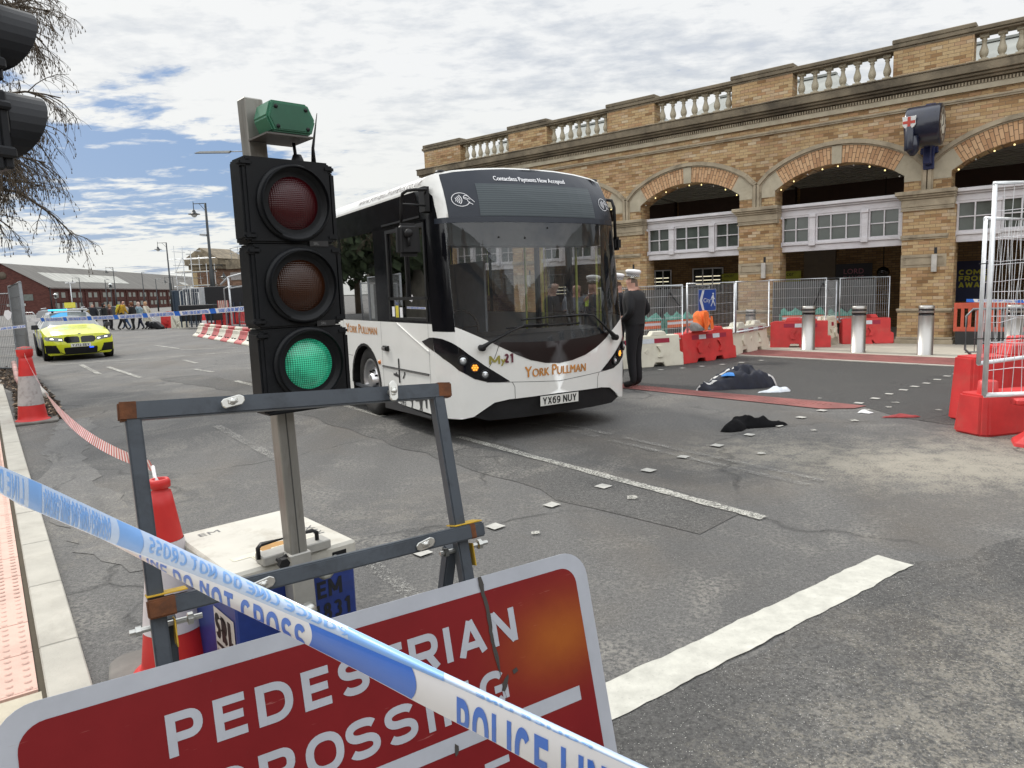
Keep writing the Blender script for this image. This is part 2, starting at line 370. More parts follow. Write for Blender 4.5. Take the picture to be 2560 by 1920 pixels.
# ================================================================ ground
def asphalt(name, lo, hi, brown=0.3, wear=1.0, crack=1.0, seed=0.0, light=0.25):
    m = newmat(name); co = worldco()
    ag = noise(co, 95, 3, 0.7, loc=(seed, 0, 0)); ag2 = noise(co, 38, 4, 0.65, loc=(seed, 3, 0))
    vo = N('ShaderNodeTexVoronoi'); vo.inputs['Scale'].default_value = 120; L(co, vo.inputs['Vector'])
    a1 = mth('ADD', mth('MULTIPLY', ag, 0.6), mth('MULTIPLY', ag2, 0.4))
    col = mixc(ramp(a1, [(0.38, 0.0), (0.66, 1.0)]), tuple([lo, lo * 0.98, lo * 0.95]), tuple([hi, hi * 0.975, hi * 0.93]))
    # tyre tracks and patches running along the road
    tr = noise(co, 0.55, 5, 0.6, 0.4, (seed * 2, 5, 0), (1.7, 0.35, 1), (0, 0, R(-33)))
    col = mixc(mth('MULTIPLY', ramp(tr, [(0.42, 0.0), (0.62, 1.0)]), 0.38 * wear), col, (lo * 0.72, lo * 0.72, lo * 0.74))
    pt = noise(co, 0.8, 9, 0.7, 0.8, (seed, 9, 2))
    worn = mth('MULTIPLY', ramp(pt, [(0.52, 0.0), (0.64, 1.0)]), ramp(ag2, [(0.44, 0.0), (0.58, 1.0)]))
    col = mixc(mth('MULTIPLY', worn, 0.75 * wear), col, (light, light * 0.95, light * 0.85))
    br = noise(co, 0.45, 5, 0.6, 0.6, (2 + seed, 2, 2))
    col = mixc(mth('MULTIPLY', ramp(br, [(0.5, 0.0), (0.75, 1.0)]), brown), col, (0.17, 0.135, 0.095))
    # dusty, paint-scuffed areas where wheels drag grit across the crossing
    s_ = N('ShaderNodeSeparateXYZ'); L(co, s_.inputs[0])
    tot = None
    for (gx_, gy_, sx_, sy_, am) in ((3.9, 5.9, 1.7, 1.0, 1.0), (2.2, 6.9, 1.3, .8, .55), (2.4, 2.7, 1.2, .9, .7), (1.2, 2.0, .7, .5, .6), (-3.2, 5.6, .9, 1.6, .5), (5.6, 7.2, 1.2, .8, .8), (-1.0, 5.2, 1.3, 1.0, .4)):
        a_ = mth('MULTIPLY', mth('SUBTRACT', s_.outputs[0], gx_), 1 / sx_); b_ = mth('MULTIPLY', mth('SUBTRACT', s_.outputs[1], gy_), 1 / sy_)
        e_ = mth('MULTIPLY', mth('POWER', 2.718, mth('MULTIPLY', mth('ADD', mth('MULTIPLY', a_, a_), mth('MULTIPLY', b_, b_)), -1.0)), am); tot = e_ if tot is None else mth('ADD', tot, e_)
    gr = noise(co, 60, 6, .75, .3, (7, seed, 0)); gr2 = noise(co, 5, 6, .7, .5, (1, seed, 3))
    dm = ramp(mth('ADD', mth('MULTIPLY', gr, .6), mth('ADD', mth('MULTIPLY', gr2, .4), mth('MULTIPLY', tot, .16))), [(0.56, 0.0), (0.66, 1.0)])
    col = mixc(mth('MULTIPLY', dm, mth('MULTIPLY', mth('MINIMUM', tot, 1.0), .8)), col, (.36, .33, .27))
    sp_ = noise(co, 160, 1, 0.5, loc=(5, seed, 0))
    col = mixc(ramp(sp_, [(0.70, 0.0), (0.74, 1.0)]), col, (0.45, 0.44, 0.41))
    # cracks: thin dark lines at the seams of a warped cell pattern
    wv = N('ShaderNodeVectorMath'); wv.operation = 'ADD'; nz = N('ShaderNodeTexNoise'); nz.inputs['Scale'].default_value = 1.3; nz.inputs['Detail'].default_value = 6; L(co, nz.inputs[0])
    L(co, wv.inputs[0]); L(nz.outputs['Color'], wv.inputs[1])
    cr = N('ShaderNodeTexVoronoi'); cr.feature = 'DISTANCE_TO_EDGE'; cr.inputs['Scale'].default_value = 0.33; L(wv.outputs[0], cr.inputs['Vector'])
    line = ramp(cr.outputs['Distance'], [(0.0, 1.0), (0.012, 0.0)])
    line = mth('MULTIPLY', line, ramp(noise(co, 1.1, 4, 0.6, loc=(seed, 1, 4)), [(0.45, 0.0), (0.6, 1.0)]))
    col = mixc(mth('MULTIPLY', line, 0.75 * crack), col, (0.025, 0.025, 0.026))
    h = mth('ADD', mth('MULTIPLY', a1, 1.0), mth('MULTIPLY', line, -1.2))
    principled(col, mth('ADD', 0.72, mth('MULTIPLY', ag, 0.2)), 0, 0, 0.35, h, 1.0, 0.014)
    MATS[name] = m; return m
M_road = asphalt('asphalt_old', 0.070, 0.200, 0.30, 1.0, 0.55)
M_new = asphalt('asphalt_new', 0.048, 0.078, 0.05, 0.35, 0.3, 3.0, 0.12)
M_dark = asphalt('asphalt_repair', 0.045, 0.160, 0.3, 0.9, 0.4, 6.0, 0.26)
M_pale = asphalt('asphalt_worn', 0.10, 0.22, 0.15, 1.0, 0.5, 8.0, 0.28)
def worn_paint(name, col, th, sc=30, soft=0.06):
    m = newmat(name); co = worldco(); n1 = noise(co, sc, 8, 0.72, 0.2); n2 = noise(co, 1.6, 5, 0.6)
    f = mth('ADD', mth('MULTIPLY', n1, 0.75), mth('MULTIPLY', n2, 0.25))
    a = ramp(f, [(th - soft, 0.0), (th + soft, 1.0)])
    dn_ = noise(co, 7, 7, 0.7); c = mixc(ramp(dn_, [(0.35, 0.0), (0.7, 1.0)]), tuple(x * 0.70 for x in col), col)
    c = mixc(mth('MULTIPLY', ramp(noise(co, 55, 4, 0.6), [(0.6, 0.0), (0.72, 1.0)]), 0.35), c, (0.22, 0.21, 0.19))
    principled(c, 0.7, 0, 0, 0.4, noise(co, 45, 5, 0.6), 0.5, 0.006, alpha=a); MATS[name] = m; return m
P_solid = worn_paint('paint_thick', (0.56, 0.55, 0.49), 0.24)
P_worn = worn_paint('paint_worn', (0.52, 0.51, 0.46), 0.49, 60)
P_faint = worn_paint('paint_faint', (0.40, 0.39, 0.36), 0.55, 60)
P_stud = worn_paint('paint_stud', (0.52, 0.51, 0.47), 0.36, 50)

b = MB(); b.face([(-900, -300, 0), (900, -300, 0), (900, 1500, 0), (-900, 1500, 0)]); struct(b, 'road', M_road)
def wavy(poly, amp=0.06, step=0.25, seed=1):
    r = random.Random(seed); out = []
    for i in range(len(poly)):
        a, c = Vector(poly[i]), Vector(poly[(i + 1) % len(poly)]); n = max(1, int((c - a).length / step))
        d = (c - a).normalized() if (c - a).length else Vector((0, 0)); q = Vector((-d.y, d.x)); off = 0
        for k in range(n):
            off = off * 0.6 + r.uniform(-amp, amp) if k else 0
            out.append(tuple(a + (c - a) * (k / n) + q * off))
    return out
def sheet(name, poly, z, mat, kind='structure', mb=None):
    b = mb or MB(); b.patch(poly, lambda x, y: Vector((x, y, z)))
    return tag(b.build(name, mat), kind=kind) if mb is None else None
# smoother, darker surfacing of the crossing table on the right
sheet('road_surface', [(0.4, 13.2), (2.05, 11.40), (4.46, 8.85), (4.50, 8.1), (4.75, 7.62), (5.6, 6.9), (9, 4.4), (14, 5.2), (7.92, 12.27), (4.98, 15.60), (2.6, 18.4), (-1.2, 16.0)], 0.004, M_new)
sheet('road_surface', wavy([(0.35, 2.60), (2.26, 3.92), (3.3, 4.2), (3.9, 4.3), (3.2, 3.2), (1.6, 1.2), (-0.6, 0.9)], 0.07, 0.16, 4), 0.004, M_dark)
sheet('road_surface', wavy([(-4.6, 7.4), (-3.9, 6.4), (-2.5, 5.0), (-2.1, 4.4), (-2.4, 4.2), (-3.0, 4.6), (-4.2, 6.2), (-5.3, 7.8), (-6.6, 10.2), (-6.2, 10.4)], 0.06, 0.15, 5), 0.004, M_pale)
sheet('road_surface', wavy([(-7.0, 15.8), (-4.5, 13.4), (-1.5, 9.6), (0.4, 6.6), (1.6, 4.9), (1.2, 4.5), (-0.4, 6.4), (-2.3, 8.9), (-5.0, 12.6), (-7.6, 15.3)], 0.08, 0.3, 6), 0.004, M_dark)
# ---- left footway
KD = Vector((0.594, -0.805)); KN = Vector((-0.805, -0.594)); K0 = Vector((-1.895, 2.929))
def kp(t, o): return K0 + KD * t + KN * o       # t along the kerb towards the camera, o towards the footway
M_kerb = pm('kerb_stone', (0.42, 0.40, 0.35), 0.85, var=0.10, sc=4, bstr=0.5, bsc=90, dirt=0.35, dcol=(0.16, 0.14, 0.11), bdist=0.006)
M_slab = pm('paving_beige', (0.44, 0.40, 0.31), 0.85, var=0.12, sc=3, bstr=0.4, bsc=80, dirt=0.4, dcol=(0.20, 0.17, 0.12))
M_pink = pm('tactile_pink', (0.60, 0.40, 0.33), 0.8, var=0.10, sc=3, bstr=0.4, bsc=120, dirt=0.25, dcol=(0.30, 0.22, 0.18), dsc=9)
M_redt = pm('tactile_red', (0.24, 0.085, 0.075), 0.8, var=0.2, sc=3, bstr=0.4, bsc=120, dirt=0.4, dcol=(0.20, 0.10, 0.09), dsc=6)
HK = 0.045
def slabrow(mb, t0, t1, o0, o1, size, z, gap=0.006, mi=0):
    t = t0
    while t < t1 - 1e-6:
        e = min(t + size, t1); M = Matrix.Identity(4)
        P = [kp(t + gap, o0 + gap / 2), kp(e, o0 + gap / 2), kp(e, o1 - gap / 2), kp(t + gap, o1 - gap / 2)]
        mb.prism([tuple(p) for p in P], z - 0.04, z + RND.uniform(-0.0012, 0.0012), 'xy', mi); t = e
b = MB(); slabrow(b, -16, 2.6, 0, 0.17, 0.915, HK, 0.008); struct(b, 'kerb', M_kerb, bevel=0.006)
b = MB()
for o in (0.18, 0.59, 1.0): slabrow(b, -16, -8.42, o, o + 0.40, 0.60, HK)
for o in (0.18, 0.79, 1.4): slabrow(b, 0.02, 2.6, o, o + 0.60, 0.60, HK)
for o in (0.59 + 0.41 * 2, 1.83, 2.24, 2.65, 3.06): slabrow(b, -16, 0.0, o, o + 0.40, 0.60, HK)
struct(b, 'pavement', M_slab)
b = MB(); b.face([(*kp(-16, 0.01), HK - 0.03), (*kp(2.7, 0.01), HK - 0.03), (*kp(2.7, 4), HK - 0.03), (*kp(-16, 4), HK - 0.03)]); struct(b, 'pavement_bed', pm('joint_grit', (0.10, 0.085, 0.06), 0.95, bstr=0.5))
b = MB()
def blister(mb, x, y, z, r, h=0.005, n=8):
    A = [mb.bm.verts.new((x + r * cos(2 * pi * k / n), y + r * sin(2 * pi * k / n), z)) for k in range(n)]
    B = [mb.bm.verts.new((x + r * .62 * cos(2 * pi * k / n), y + r * .62 * sin(2 * pi * k / n), z + h)) for k in range(n)]
    for k in range(n): mb.bm.faces.new((A[k], A[(k + 1) % n], B[(k + 1) % n], B[k])).smooth = True
    mb.bm.faces.new(B)
for o in (0.19, 0.60, 1.01):
    slabrow(b, -8.42, 0.0, o, o + 0.40, 0.40, HK)
    for i in range(126):
        t = -8.42 + 0.034 + i * 0.0668
        if t > -0.02: break
        for j in range(6):
            p = kp(t, o + 0.034 + j * 0.0664); blister(b, p.x, p.y, HK + 0.001, 0.0155, 0.0055)
struct(b, 'tactile_paving', M_pink)
# ---- station forecourt on the right
FD = Vector((0.652, -0.758)); FN = Vector((0.758, 0.652)); FK = Vector((6.227, 14.23))
def fp(t, o): return FK + FD * t + FN * o
M_fore = pm('forecourt_paving', (0.46, 0.43, 0.36), 0.85, var=0.08, sc=1.2, bstr=0.3, bsc=60, dirt=0.3, dcol=(0.24, 0.21, 0.16))
b = MB()
q = [fp(-22, 0.12), fp(9, 0.12), fp(9, 16), fp(-22, 16)]; b.face([(*p, 0.012) for p in q]); struct(b, 'forecourt', M_fore)
b = MB()
for i in range(30):
    b.prism([tuple(fp(-18 + i * 0.9 + 0.006, 0)), tuple(fp(-18 + i * 0.9 + 0.894, 0)), tuple(fp(-18 + i * 0.9 + 0.894, 0.13)), tuple(fp(-18 + i * 0.9 + 0.006, 0.13))], -0.03, 0.016, 'xy')
struct(b, 'kerb', M_kerb)
b = MB()
for o in (0.14, 0.545, 0.95):
    b.prism([tuple(fp(-4.5, o)), tuple(fp(6.6, o)), tuple(fp(6.6, o + 0.40)), tuple(fp(-4.5, o + 0.40))], 0.0, 0.0165, 'xy')
    for i in range(160):
        for j in range(6 if o < 0.9 else 3):
            p = fp(-4.45 + i * 0.067, o + 0.034 + j * 0.0664); blister(b, p.x, p.y, 0.017, 0.018, 0.006, 5)
struct(b, 'tactile_paving', M_redt)
b = MB(); poly = [(0.9, 12.75), (2.056, 11.47), (4.107, 9.40), (4.50, 8.90), (4.28, 8.765), (3.88, 8.83), (1.984, 11.04), (0.55, 12.6)]
b.patch(poly, lambda x, y: Vector((x, y, 0.010)))
d = Vector((3.879 - 1.984, 8.835 - 11.052)).normalized(); n_ = Vector((-d.y, d.x)); p0 = Vector((1.984, 11.052))
for i in range(-28, 44):
    for j in range(6):
        p = p0 + d * (i * 0.067) + n_ * (0.035 + j * 0.066); k = 0.02 if i < 36 else (i - 36) * 0.045
        if 0.02 + k < 0.035 + j * 0.066 < 0.37: blister(b, p.x, p.y, 0.0105, 0.020, 0.007, 6)
struct(b, 'tactile_paving', M_redt)
# ---- painted markings
def strip(p0, p1, wd, z, mat, amp=0.0, seed=0, name='road_marking'):
    a, c = Vector(p0), Vector(p1); d = (c - a).normalized(); q = Vector((-d.y, d.x)) * wd / 2
    poly = [tuple(a - q), tuple(c - q), tuple(c + q), tuple(a + q)]
    if amp: poly = wavy(poly, amp, 0.05, seed)
    return sheet(name, poly, z, mat)
strip((2.19, 3.945), (-1.75, 1.17), 0.205, 0.008, P_solid, 0.006, 3)
st = [(-.611, 4.334), (-.154, 4.787), (.269, 5.237), (.72, 5.686), (1.184, 6.144), (1.6, 6.584), (2.045, 7.01), (2.521, 7.449), (2.978, 7.87), (3.42, 8.302), (3.842, 8.691), (4.506, 9.114), (4.876, 9.422), (5.231, 9.737), (5.596, 10.037), (5.919, 10.317), (6.249, 10.586), (6.608, 10.913), (6.967, 11.251), (7.23, 11.448), (7.519, 11.703),
      (2.43, 13.352), (2.856, 13.5), (3.304, 13.631), (3.728, 13.809), (4.184, 14.0), (4.638, 14.22), (5.118, 14.46)]
b = MB()
for i, (x, y) in enumerate(st):
    a_ = R(43 + RND.uniform(-6, 6)); s_ = 0.050 * (1 + RND.uniform(-.08, .08))
    b.patch(wavy([(x + s_ * sqrt(2) * cos(a_ + k * pi / 2 + pi / 4), y + s_ * sqrt(2) * sin(a_ + k * pi / 2 + pi / 4)) for k in range(4)], 0.004, 0.03, i), lambda x, y: Vector((x, y, 0.013)))
struct(b, 'road_marking', P_stud)
b = MB()
for (x, y) in [(0.12, 4.62), (0.9, 5.35), (2.35, 6.6), (3.25, 7.55), (4.7, 8.75), (4.95, 9.05), (4.35, 8.6), (5.139, 8.438), (4.2, 9.6), (3.9, 8.0)]:
    s_ = RND.uniform(.03, .05); b.patch(wavy([(x - s_, y - s_), (x + s_, y - s_ * .7), (x + s_ * .9, y + s_), (x - s_ * .8, y + s_ * .8)], 0.014, 0.03, int(x * 100)), lambda x, y: Vector((x, y, 0.0145)))
struct(b, 'road_marking', P_worn)
strip((-0.632, 7.916), (1.713, 4.753), 0.10, 0.012, P_worn, 0.006, 5)
strip((-3.6, 12.0), (-1.75, 9.45), 0.10, 0.012, P_worn, 0.006, 5)
for o in (0, 0.17):
    strip((.232 + o, 8.585 + o * .5), (.912 + o, 7.64 + o * .5), 0.075, 0.012, P_faint)
    strip((1.014 + o, 7.455 + o * .6), (2.335 + o, 5.511 + o * .6), 0.075, 0.012, P_faint)
strip((-0.95, 4.25), (-0.35, 3.35), 0.10, 0.012, P_faint)
strip((-12.84, 19.77), (-7.2, 23.0), 0.10, 0.012, P_worn)
for p in (((-13.6, 27.2), (-11.5, 24.7)), ((-11.9, 19.6), (-9.7, 16.66)), ((-7.63, 17.06), (-6.84, 16.2)), ((-10.6, 18.6), (-8.2, 15.6)), ((-9.2, 19.9), (-8.3, 18.7)), ((-11.2, 24.1), (-7.5, 24.5)), ((-5.6, 14.3), (-4.9, 13.4)), ((-3.9, 9.2), (-2.2, 6.8))):
    strip(*p, 0.11, 0.012, P_faint if p[0][0] > -5 else P_worn)
strip((-22, 31.5), (-20.6, 30.3), 0.12, 0.012, P_worn); strip((-25, 38), (-14, 33.5), 0.12, 0.012, P_faint)
# ================================================================ station frontage
TH = R(50.5); SP0 = Vector((9.773, 16.723, 0))
brickmat('brick_buff', [(0.26, 0.15, 0.072), (0.42, 0.27, 0.135), (0.51, 0.36, 0.19), (0.54, 0.40, 0.225), (0.44, 0.26, 0.14), (0.58, 0.47, 0.32)], (0.20, 0.145, 0.095), mort=0.0045, grime=0.5)
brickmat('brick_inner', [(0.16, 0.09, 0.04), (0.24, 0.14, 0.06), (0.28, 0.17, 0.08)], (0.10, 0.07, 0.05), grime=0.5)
brickmat('brick_red', [(0.065, 0.022, 0.018), (0.09, 0.030, 0.024), (0.115, 0.042, 0.033), (0.075, 0.024, 0.020)], (0.06, 0.035, 0.03), bw=0.45, bh=0.15, mort=0.012, grime=0.4)
brickmat('brick_brown', [(0.14, 0.08, 0.055), (0.20, 0.12, 0.08), (0.24, 0.145, 0.10)], (0.12, 0.085, 0.06), bw=0.4, bh=0.14, mort=0.01)
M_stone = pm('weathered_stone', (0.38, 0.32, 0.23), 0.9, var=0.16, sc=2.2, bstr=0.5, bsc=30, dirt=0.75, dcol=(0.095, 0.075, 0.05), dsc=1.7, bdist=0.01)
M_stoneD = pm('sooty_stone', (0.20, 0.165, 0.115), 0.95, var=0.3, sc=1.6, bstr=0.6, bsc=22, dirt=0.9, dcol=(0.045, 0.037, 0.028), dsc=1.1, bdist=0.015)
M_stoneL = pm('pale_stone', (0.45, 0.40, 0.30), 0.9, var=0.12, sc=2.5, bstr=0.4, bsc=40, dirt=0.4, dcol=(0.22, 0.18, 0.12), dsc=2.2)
M_timber = pm('painted_timber', (0.62, 0.60, 0.62), 0.6, var=0.08, sc=2, dirt=0.35, dcol=(0.30, 0.28, 0.27), dsc=5, bstr=0.2, bsc=25, stretch=(1, 1, 3))
M_pane = pm('dusty_pane', (0.075, 0.088, 0.078), 0.12, var=0.25, sc=1.5, spec=0.6)
M_soff = pm('soffit_grey', (0.30, 0.29, 0.265), 0.8, var=0.08)
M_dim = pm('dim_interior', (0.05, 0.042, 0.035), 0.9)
M_slate = pm('lead_roof', (0.27, 0.28, 0.26), 0.8, var=0.12, sc=1.5, dirt=0.3, dcol=(0.12, 0.12, 0.11))
M_black = pm('black_plastic', (0.012, 0.012, 0.014), 0.45, var=0.2)
M_iron = pm('black_ironwork', (0.010, 0.014, 0.016), 0.45, var=0.2)
def radial_brick(name):
    """gauged arch bricks: rows run round the arch, so map to (angle, radius) about each arch centre (baked in UV)"""
    m = newmat(name); uv = N('ShaderNodeUVMap').outputs[0]
    b = N('ShaderNodeTexBrick'); L(uv, b.inputs['Vector']); b.inputs['Scale'].default_value = 1; b.inputs['Brick Width'].default_value = 0.225
    b.inputs['Row Height'].default_value = 0.078; b.inputs['Mortar Size'].default_value = 0.007; b.inputs['Bias'].default_value = 0
    b.inputs['Color1'].default_value = (0, 0, 0, 1); b.inputs['Color2'].default_value = (1, 1, 1, 1)
    h = ramp(b.outputs['Color'], [(0, (0.42, 0.24, 0.13)), (0.4, (0.60, 0.37, 0.20)), (0.8, (0.66, 0.44, 0.26)), (1, (0.55, 0.33, 0.19))])
    sm = noise(uv, 9, 5, 0.6); h = mixc(mth('MULTIPLY', sm, 0.45), h, (0.35, 0.20, 0.12))
    c = mixc(b.outputs['Fac'], h, (0.16, 0.11, 0.07)); principled(c, 0.85, 0, 0, 0.25, mth('SUBTRACT', 1.0, b.outputs['Fac']), 0.4, 0.01)
    MATS[name] = m; return m
radial_brick('brick_arch')
ST = thing('railway_station', 'long two tone buff brick station front with arches, cornice and stone balustrade', 'station building', SP0, TH + pi / 2)
BAY = 3.95; UC = [2.04 + BAY * k for k in range(-3, 4)]          # arch centres
ZS, ZC, HW = 3.93, 4.42, 1.5                                    # springing, crown, half width
RAD = (HW ** 2 + (ZC - ZS) ** 2) / (2 * (ZC - ZS)); CZ = ZC - RAD
HO = 1.90; RO = RAD + 0.45; 
def arc(uc, r, a0, a1, n): return [(uc + r * sin(a0 + (a1 - a0) * i / n), CZ + r * cos(a0 + (a1 - a0) * i / n)) for i in range(n + 1)]
AI = math.asin(HW / RAD)
wl = MB()
for k, uc in enumerate(UC):
    ul, ur = uc - BAY / 2, uc + BAY / 2
    poly = [(ul, 3.55), (ul, 5.80), (ur, 5.80), (ur, 3.55), (uc + HW, 3.55)] + arc(uc, RAD, AI, -AI, 20) + [(uc - HW, 3.55)]
    wl.prism(poly, -0.55, 0.0)
    # brick arch ring, 12 mm proud
    A = 0.53; n = 26; hood = MB(); keyst = MB()
    for s_, (a0, a1) in ((0, (-A, -0.045)), (1, (0.045, A))):
        ab = MB(); uvl = ab.bm.loops.layers.uv.new('UVMap')
        for i in range(12):
            b0 = a0 + (a1 - a0) * i / 12; b1 = a0 + (a1 - a0) * (i + 1) / 12
            P = [(uc + r * sin(t), CZ + r * cos(t)) for r, t in ((RAD + 0.002, b0), (RO, b0), (RO, b1), (RAD + 0.002, b1))]
            f = ab.bm.faces.new([ab.bm.verts.new((p[0], 0.012, p[1])) for p in P]); 
            for l, (r, t) in zip(f.loops, ((0, b0), (0.45, b0), (0.45, b1), (0, b1))): l[uvl].uv = (r, t * RAD + k * 0.37)
        ab.build('brick_arch_ring', MATS['brick_arch'], ST, auto=False)
    keyst.prism([(uc + r * sin(t), CZ + r * cos(t)) for r, t in ((RAD - 0.01, -0.044), (RO, -0.040), (RO, 0.040), (RAD - 0.01, 0.044))], 0.0, 0.035)
    # springer stones
    for sg in (-1, 1):
        e = [(uc + sg * HW, 3.78 if True else 0), (uc + sg * HW, ZS)] + [(uc + sg * r * sin(t), CZ + r * cos(t)) for r, t in ((RAD + 0.002, A), (RO, A))] + [(uc + sg * (HO + 0.0), 4.10), (uc + sg * (HO + 0.0), 3.78)]
        spr = MB(); spr.prism(e, 0.001, 0.014); spr.build('springer_stone', M_stoneL, ST)
    # hood mould following the arch then dropping to the capital
    hp = [(uc - 1.925, 3.56), (uc - 1.925, 4.13)] + [(uc + RO * sin(t), CZ + (RO + 0.03) * cos(t)) for t in frange(-0.60, 0.60, 22)] + [(uc + 1.925, 4.13), (uc + 1.925, 3.56)]
    for (a, c), (e, f) in zip(hp, hp[1:]):
        d_ = Vector((e - a, f - c)).normalized(); q_ = Vector((-d_.y, d_.x)) * 0.035
        hood.prism([(a - q_.x, c - q_.y), (a + q_.x, c + q_.y), (e + q_.x, f + q_.y), (e - q_.x, f - q_.y)], 0.0, 0.075)
        q_ *= 2.0
        hood.prism([(a - q_.x, c - q_.y), (a + q_.x, c + q_.y), (e + q_.x, f + q_.y), (e - q_.x, f - q_.y)], 0.0, 0.035)
    hood.build('hood_mould', M_stone, ST); keyst.build('keystone', M_stoneL, ST)
wl.box(UC[-1] + BAY / 2, 16.45, -0.55, 0.0, 0.0, 5.80)
wl.prism([(16.45, 0), (16.45, 5.8), (16.2, 5.8), (16.2, 0)], -9.0, -0.56)
wl.build('brick_wall', MATS['brick_buff'], ST)
PU = [0.055 + BAY * k for k in range(-3, 5)]
for pu in PU:
    p = MB(); x0, x1 = pu - 0.44, pu + 0.49
    p.prism([(x0 - 0.13, -0.60), (x1 + 0.13 if False else x1, -0.60), (x1, 0.03), (x0, 0.03), (x0 - 0.13, -0.12)], 0.76, 3.2, 'xy')
    p.prism([(x0 - 0.15, -0.62), (x1 + 0.02, -0.62), (x1 + 0.03, 0.07), (x0 - 0.03, 0.07), (x0 - 0.16, -0.10)], 0.16, 0.77, 'xy')
    p.build('brick_pier', MATS['brick_buff'], ST)
    c = MB()
    for z0, z1, o in ((3.10, 3.14, 0.04), (3.14, 3.19, 0.02), (3.19, 3.36, 0.035), (3.36, 3.41, 0.07), (3.41, 3.46, 0.11), (3.46, 3.55, 0.15)):
        c.box(x0 - 0.1 - o * .3, x1 + o, -0.58, 0.03 + o, z0, z1 - 0.001)
    c.build('pier_capital', M_stone, ST, bevel=0.008)
    c = MB(); c.box(x0 - 0.02, x1 + 0.02, -0.3, 0.075, 2.48, 2.55); c.box(x0 - 0.015, x1 + 0.015, -0.3, 0.055, 2.44, 2.479); c.build('ledge', M_stone, ST, bevel=0.006)
    c = MB(); c.box(x0 - 0.002, x1 + 0.003, -0.3, 0.034, 1.80, 2.09)
    for a, e, z0, z1 in ((x0 + .05, x1 - .06, 1.86, 1.88), (x0 + .05, x1 - .06, 2.03, 2.05), (x0 + .05, x0 + .07, 1.881, 2.029), (x1 - .08, x1 - .06, 1.881, 2.029)): c.box(a, e, 0.03, 0.052, z0, z1)
    c.build('stone_panel', M_stone, ST)
    c = MB(); c.box(x0 - 0.17, x1 + 0.06, -0.63, 0.115, 0.775, 0.84); c.box(x0 - 0.16, x1 + 0.05, -0.63, 0.09, 0.74, 0.774)
    c.box(x0 - 0.19, x1 + 0.05, -0.64, 0.11, 0.11, 0.17); c.box(x0 - 0.21, x1 + 0.07, -0.65, 0.14, 0.0, 0.109); c.build('pier_plinth', M_stone, ST, bevel=0.015)
    c = MB(); c.box(pu - 0.26, pu - 0.15, 0.036, 0.12, 1.68, 2.08); c.build('junction_box', pm('box_grey', (0.50, 0.48, 0.44), 0.6, dirt=0.3), ST, bevel=0.01)
    c = MB(); c.box(pu - 0.25, pu - 0.19, 0.032, 0.038, 2.10, 2.24); c.build('wall_slot', M_black, ST)
# cornice and string courses
U0_, U1_ = -9.0, 16.45
c = MB(); c.box(U0_, U1_ + 0.03, -0.3, 0.05, 5.36, 5.40); c.box(U0_, U1_ + 0.04, -0.3, 0.07, 5.401, 5.44); c.build('string_course', M_stone, ST)
c = MB(); c.box(U0_, U1_ + 0.04, -0.4, 0.06, 5.58, 5.70)
c.build('frieze', M_stoneL, ST)
c = MB(); u = U0_
while u < U1_ - .1:
    c.box(u, u + 0.03, 0.05, 0.085, 5.70, 5.77); u += 0.062
o = c.build('dentil_course', M_stone, ST)
c = MB()
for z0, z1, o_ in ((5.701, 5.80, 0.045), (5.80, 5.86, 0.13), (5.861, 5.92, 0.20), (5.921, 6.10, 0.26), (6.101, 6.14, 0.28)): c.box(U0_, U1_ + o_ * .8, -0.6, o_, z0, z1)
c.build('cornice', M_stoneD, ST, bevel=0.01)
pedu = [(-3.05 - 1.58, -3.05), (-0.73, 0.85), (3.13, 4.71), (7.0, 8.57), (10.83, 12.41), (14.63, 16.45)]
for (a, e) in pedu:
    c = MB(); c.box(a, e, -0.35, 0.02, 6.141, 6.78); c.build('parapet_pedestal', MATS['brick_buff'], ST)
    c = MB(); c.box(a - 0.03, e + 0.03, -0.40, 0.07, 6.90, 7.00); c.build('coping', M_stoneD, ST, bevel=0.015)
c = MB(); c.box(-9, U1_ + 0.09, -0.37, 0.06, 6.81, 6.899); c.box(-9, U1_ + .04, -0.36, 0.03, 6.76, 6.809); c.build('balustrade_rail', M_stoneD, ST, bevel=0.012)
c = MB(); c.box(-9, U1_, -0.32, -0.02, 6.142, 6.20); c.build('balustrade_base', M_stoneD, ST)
prof = [(0, 0), (0.085, 0), (0.085, 0.05), (0.055, 0.06), (0.05, 0.085), (0.072, 0.11), (0.088, 0.17), (0.085, 0.22), (0.062, 0.29), (0.045, 0.36), (0.042, 0.41), (0.058, 0.425), (0.058, 0.44), (0.045, 0.45), (0.06, 0.48), (0.08, 0.49), (0.08, 0.56), (0, 0.56)]
bal0 = None
for (a, e) in ((-3.05, -0.73), (0.85, 3.13), (4.71, 7.0), (8.57, 10.83), (12.41, 14.63)):
    for i in range(7):
        u = a + (e - a) * (i + 0.5) / 7
        if bal0 is None:
            c = MB(); c.lathe(prof, n=12); c.box(-0.088, 0.088, -0.088, 0.088, 0.0, 0.05); c.box(-0.083, 0.083, -0.083, 0.083, 0.49, 0.56); bal0 = c.build('baluster', M_stoneL, ST)
            o = bal0
        else: o = bal0.copy(); COL.objects.link(o); o.parent = ST
        o.location = (u, -0.17, 6.20)
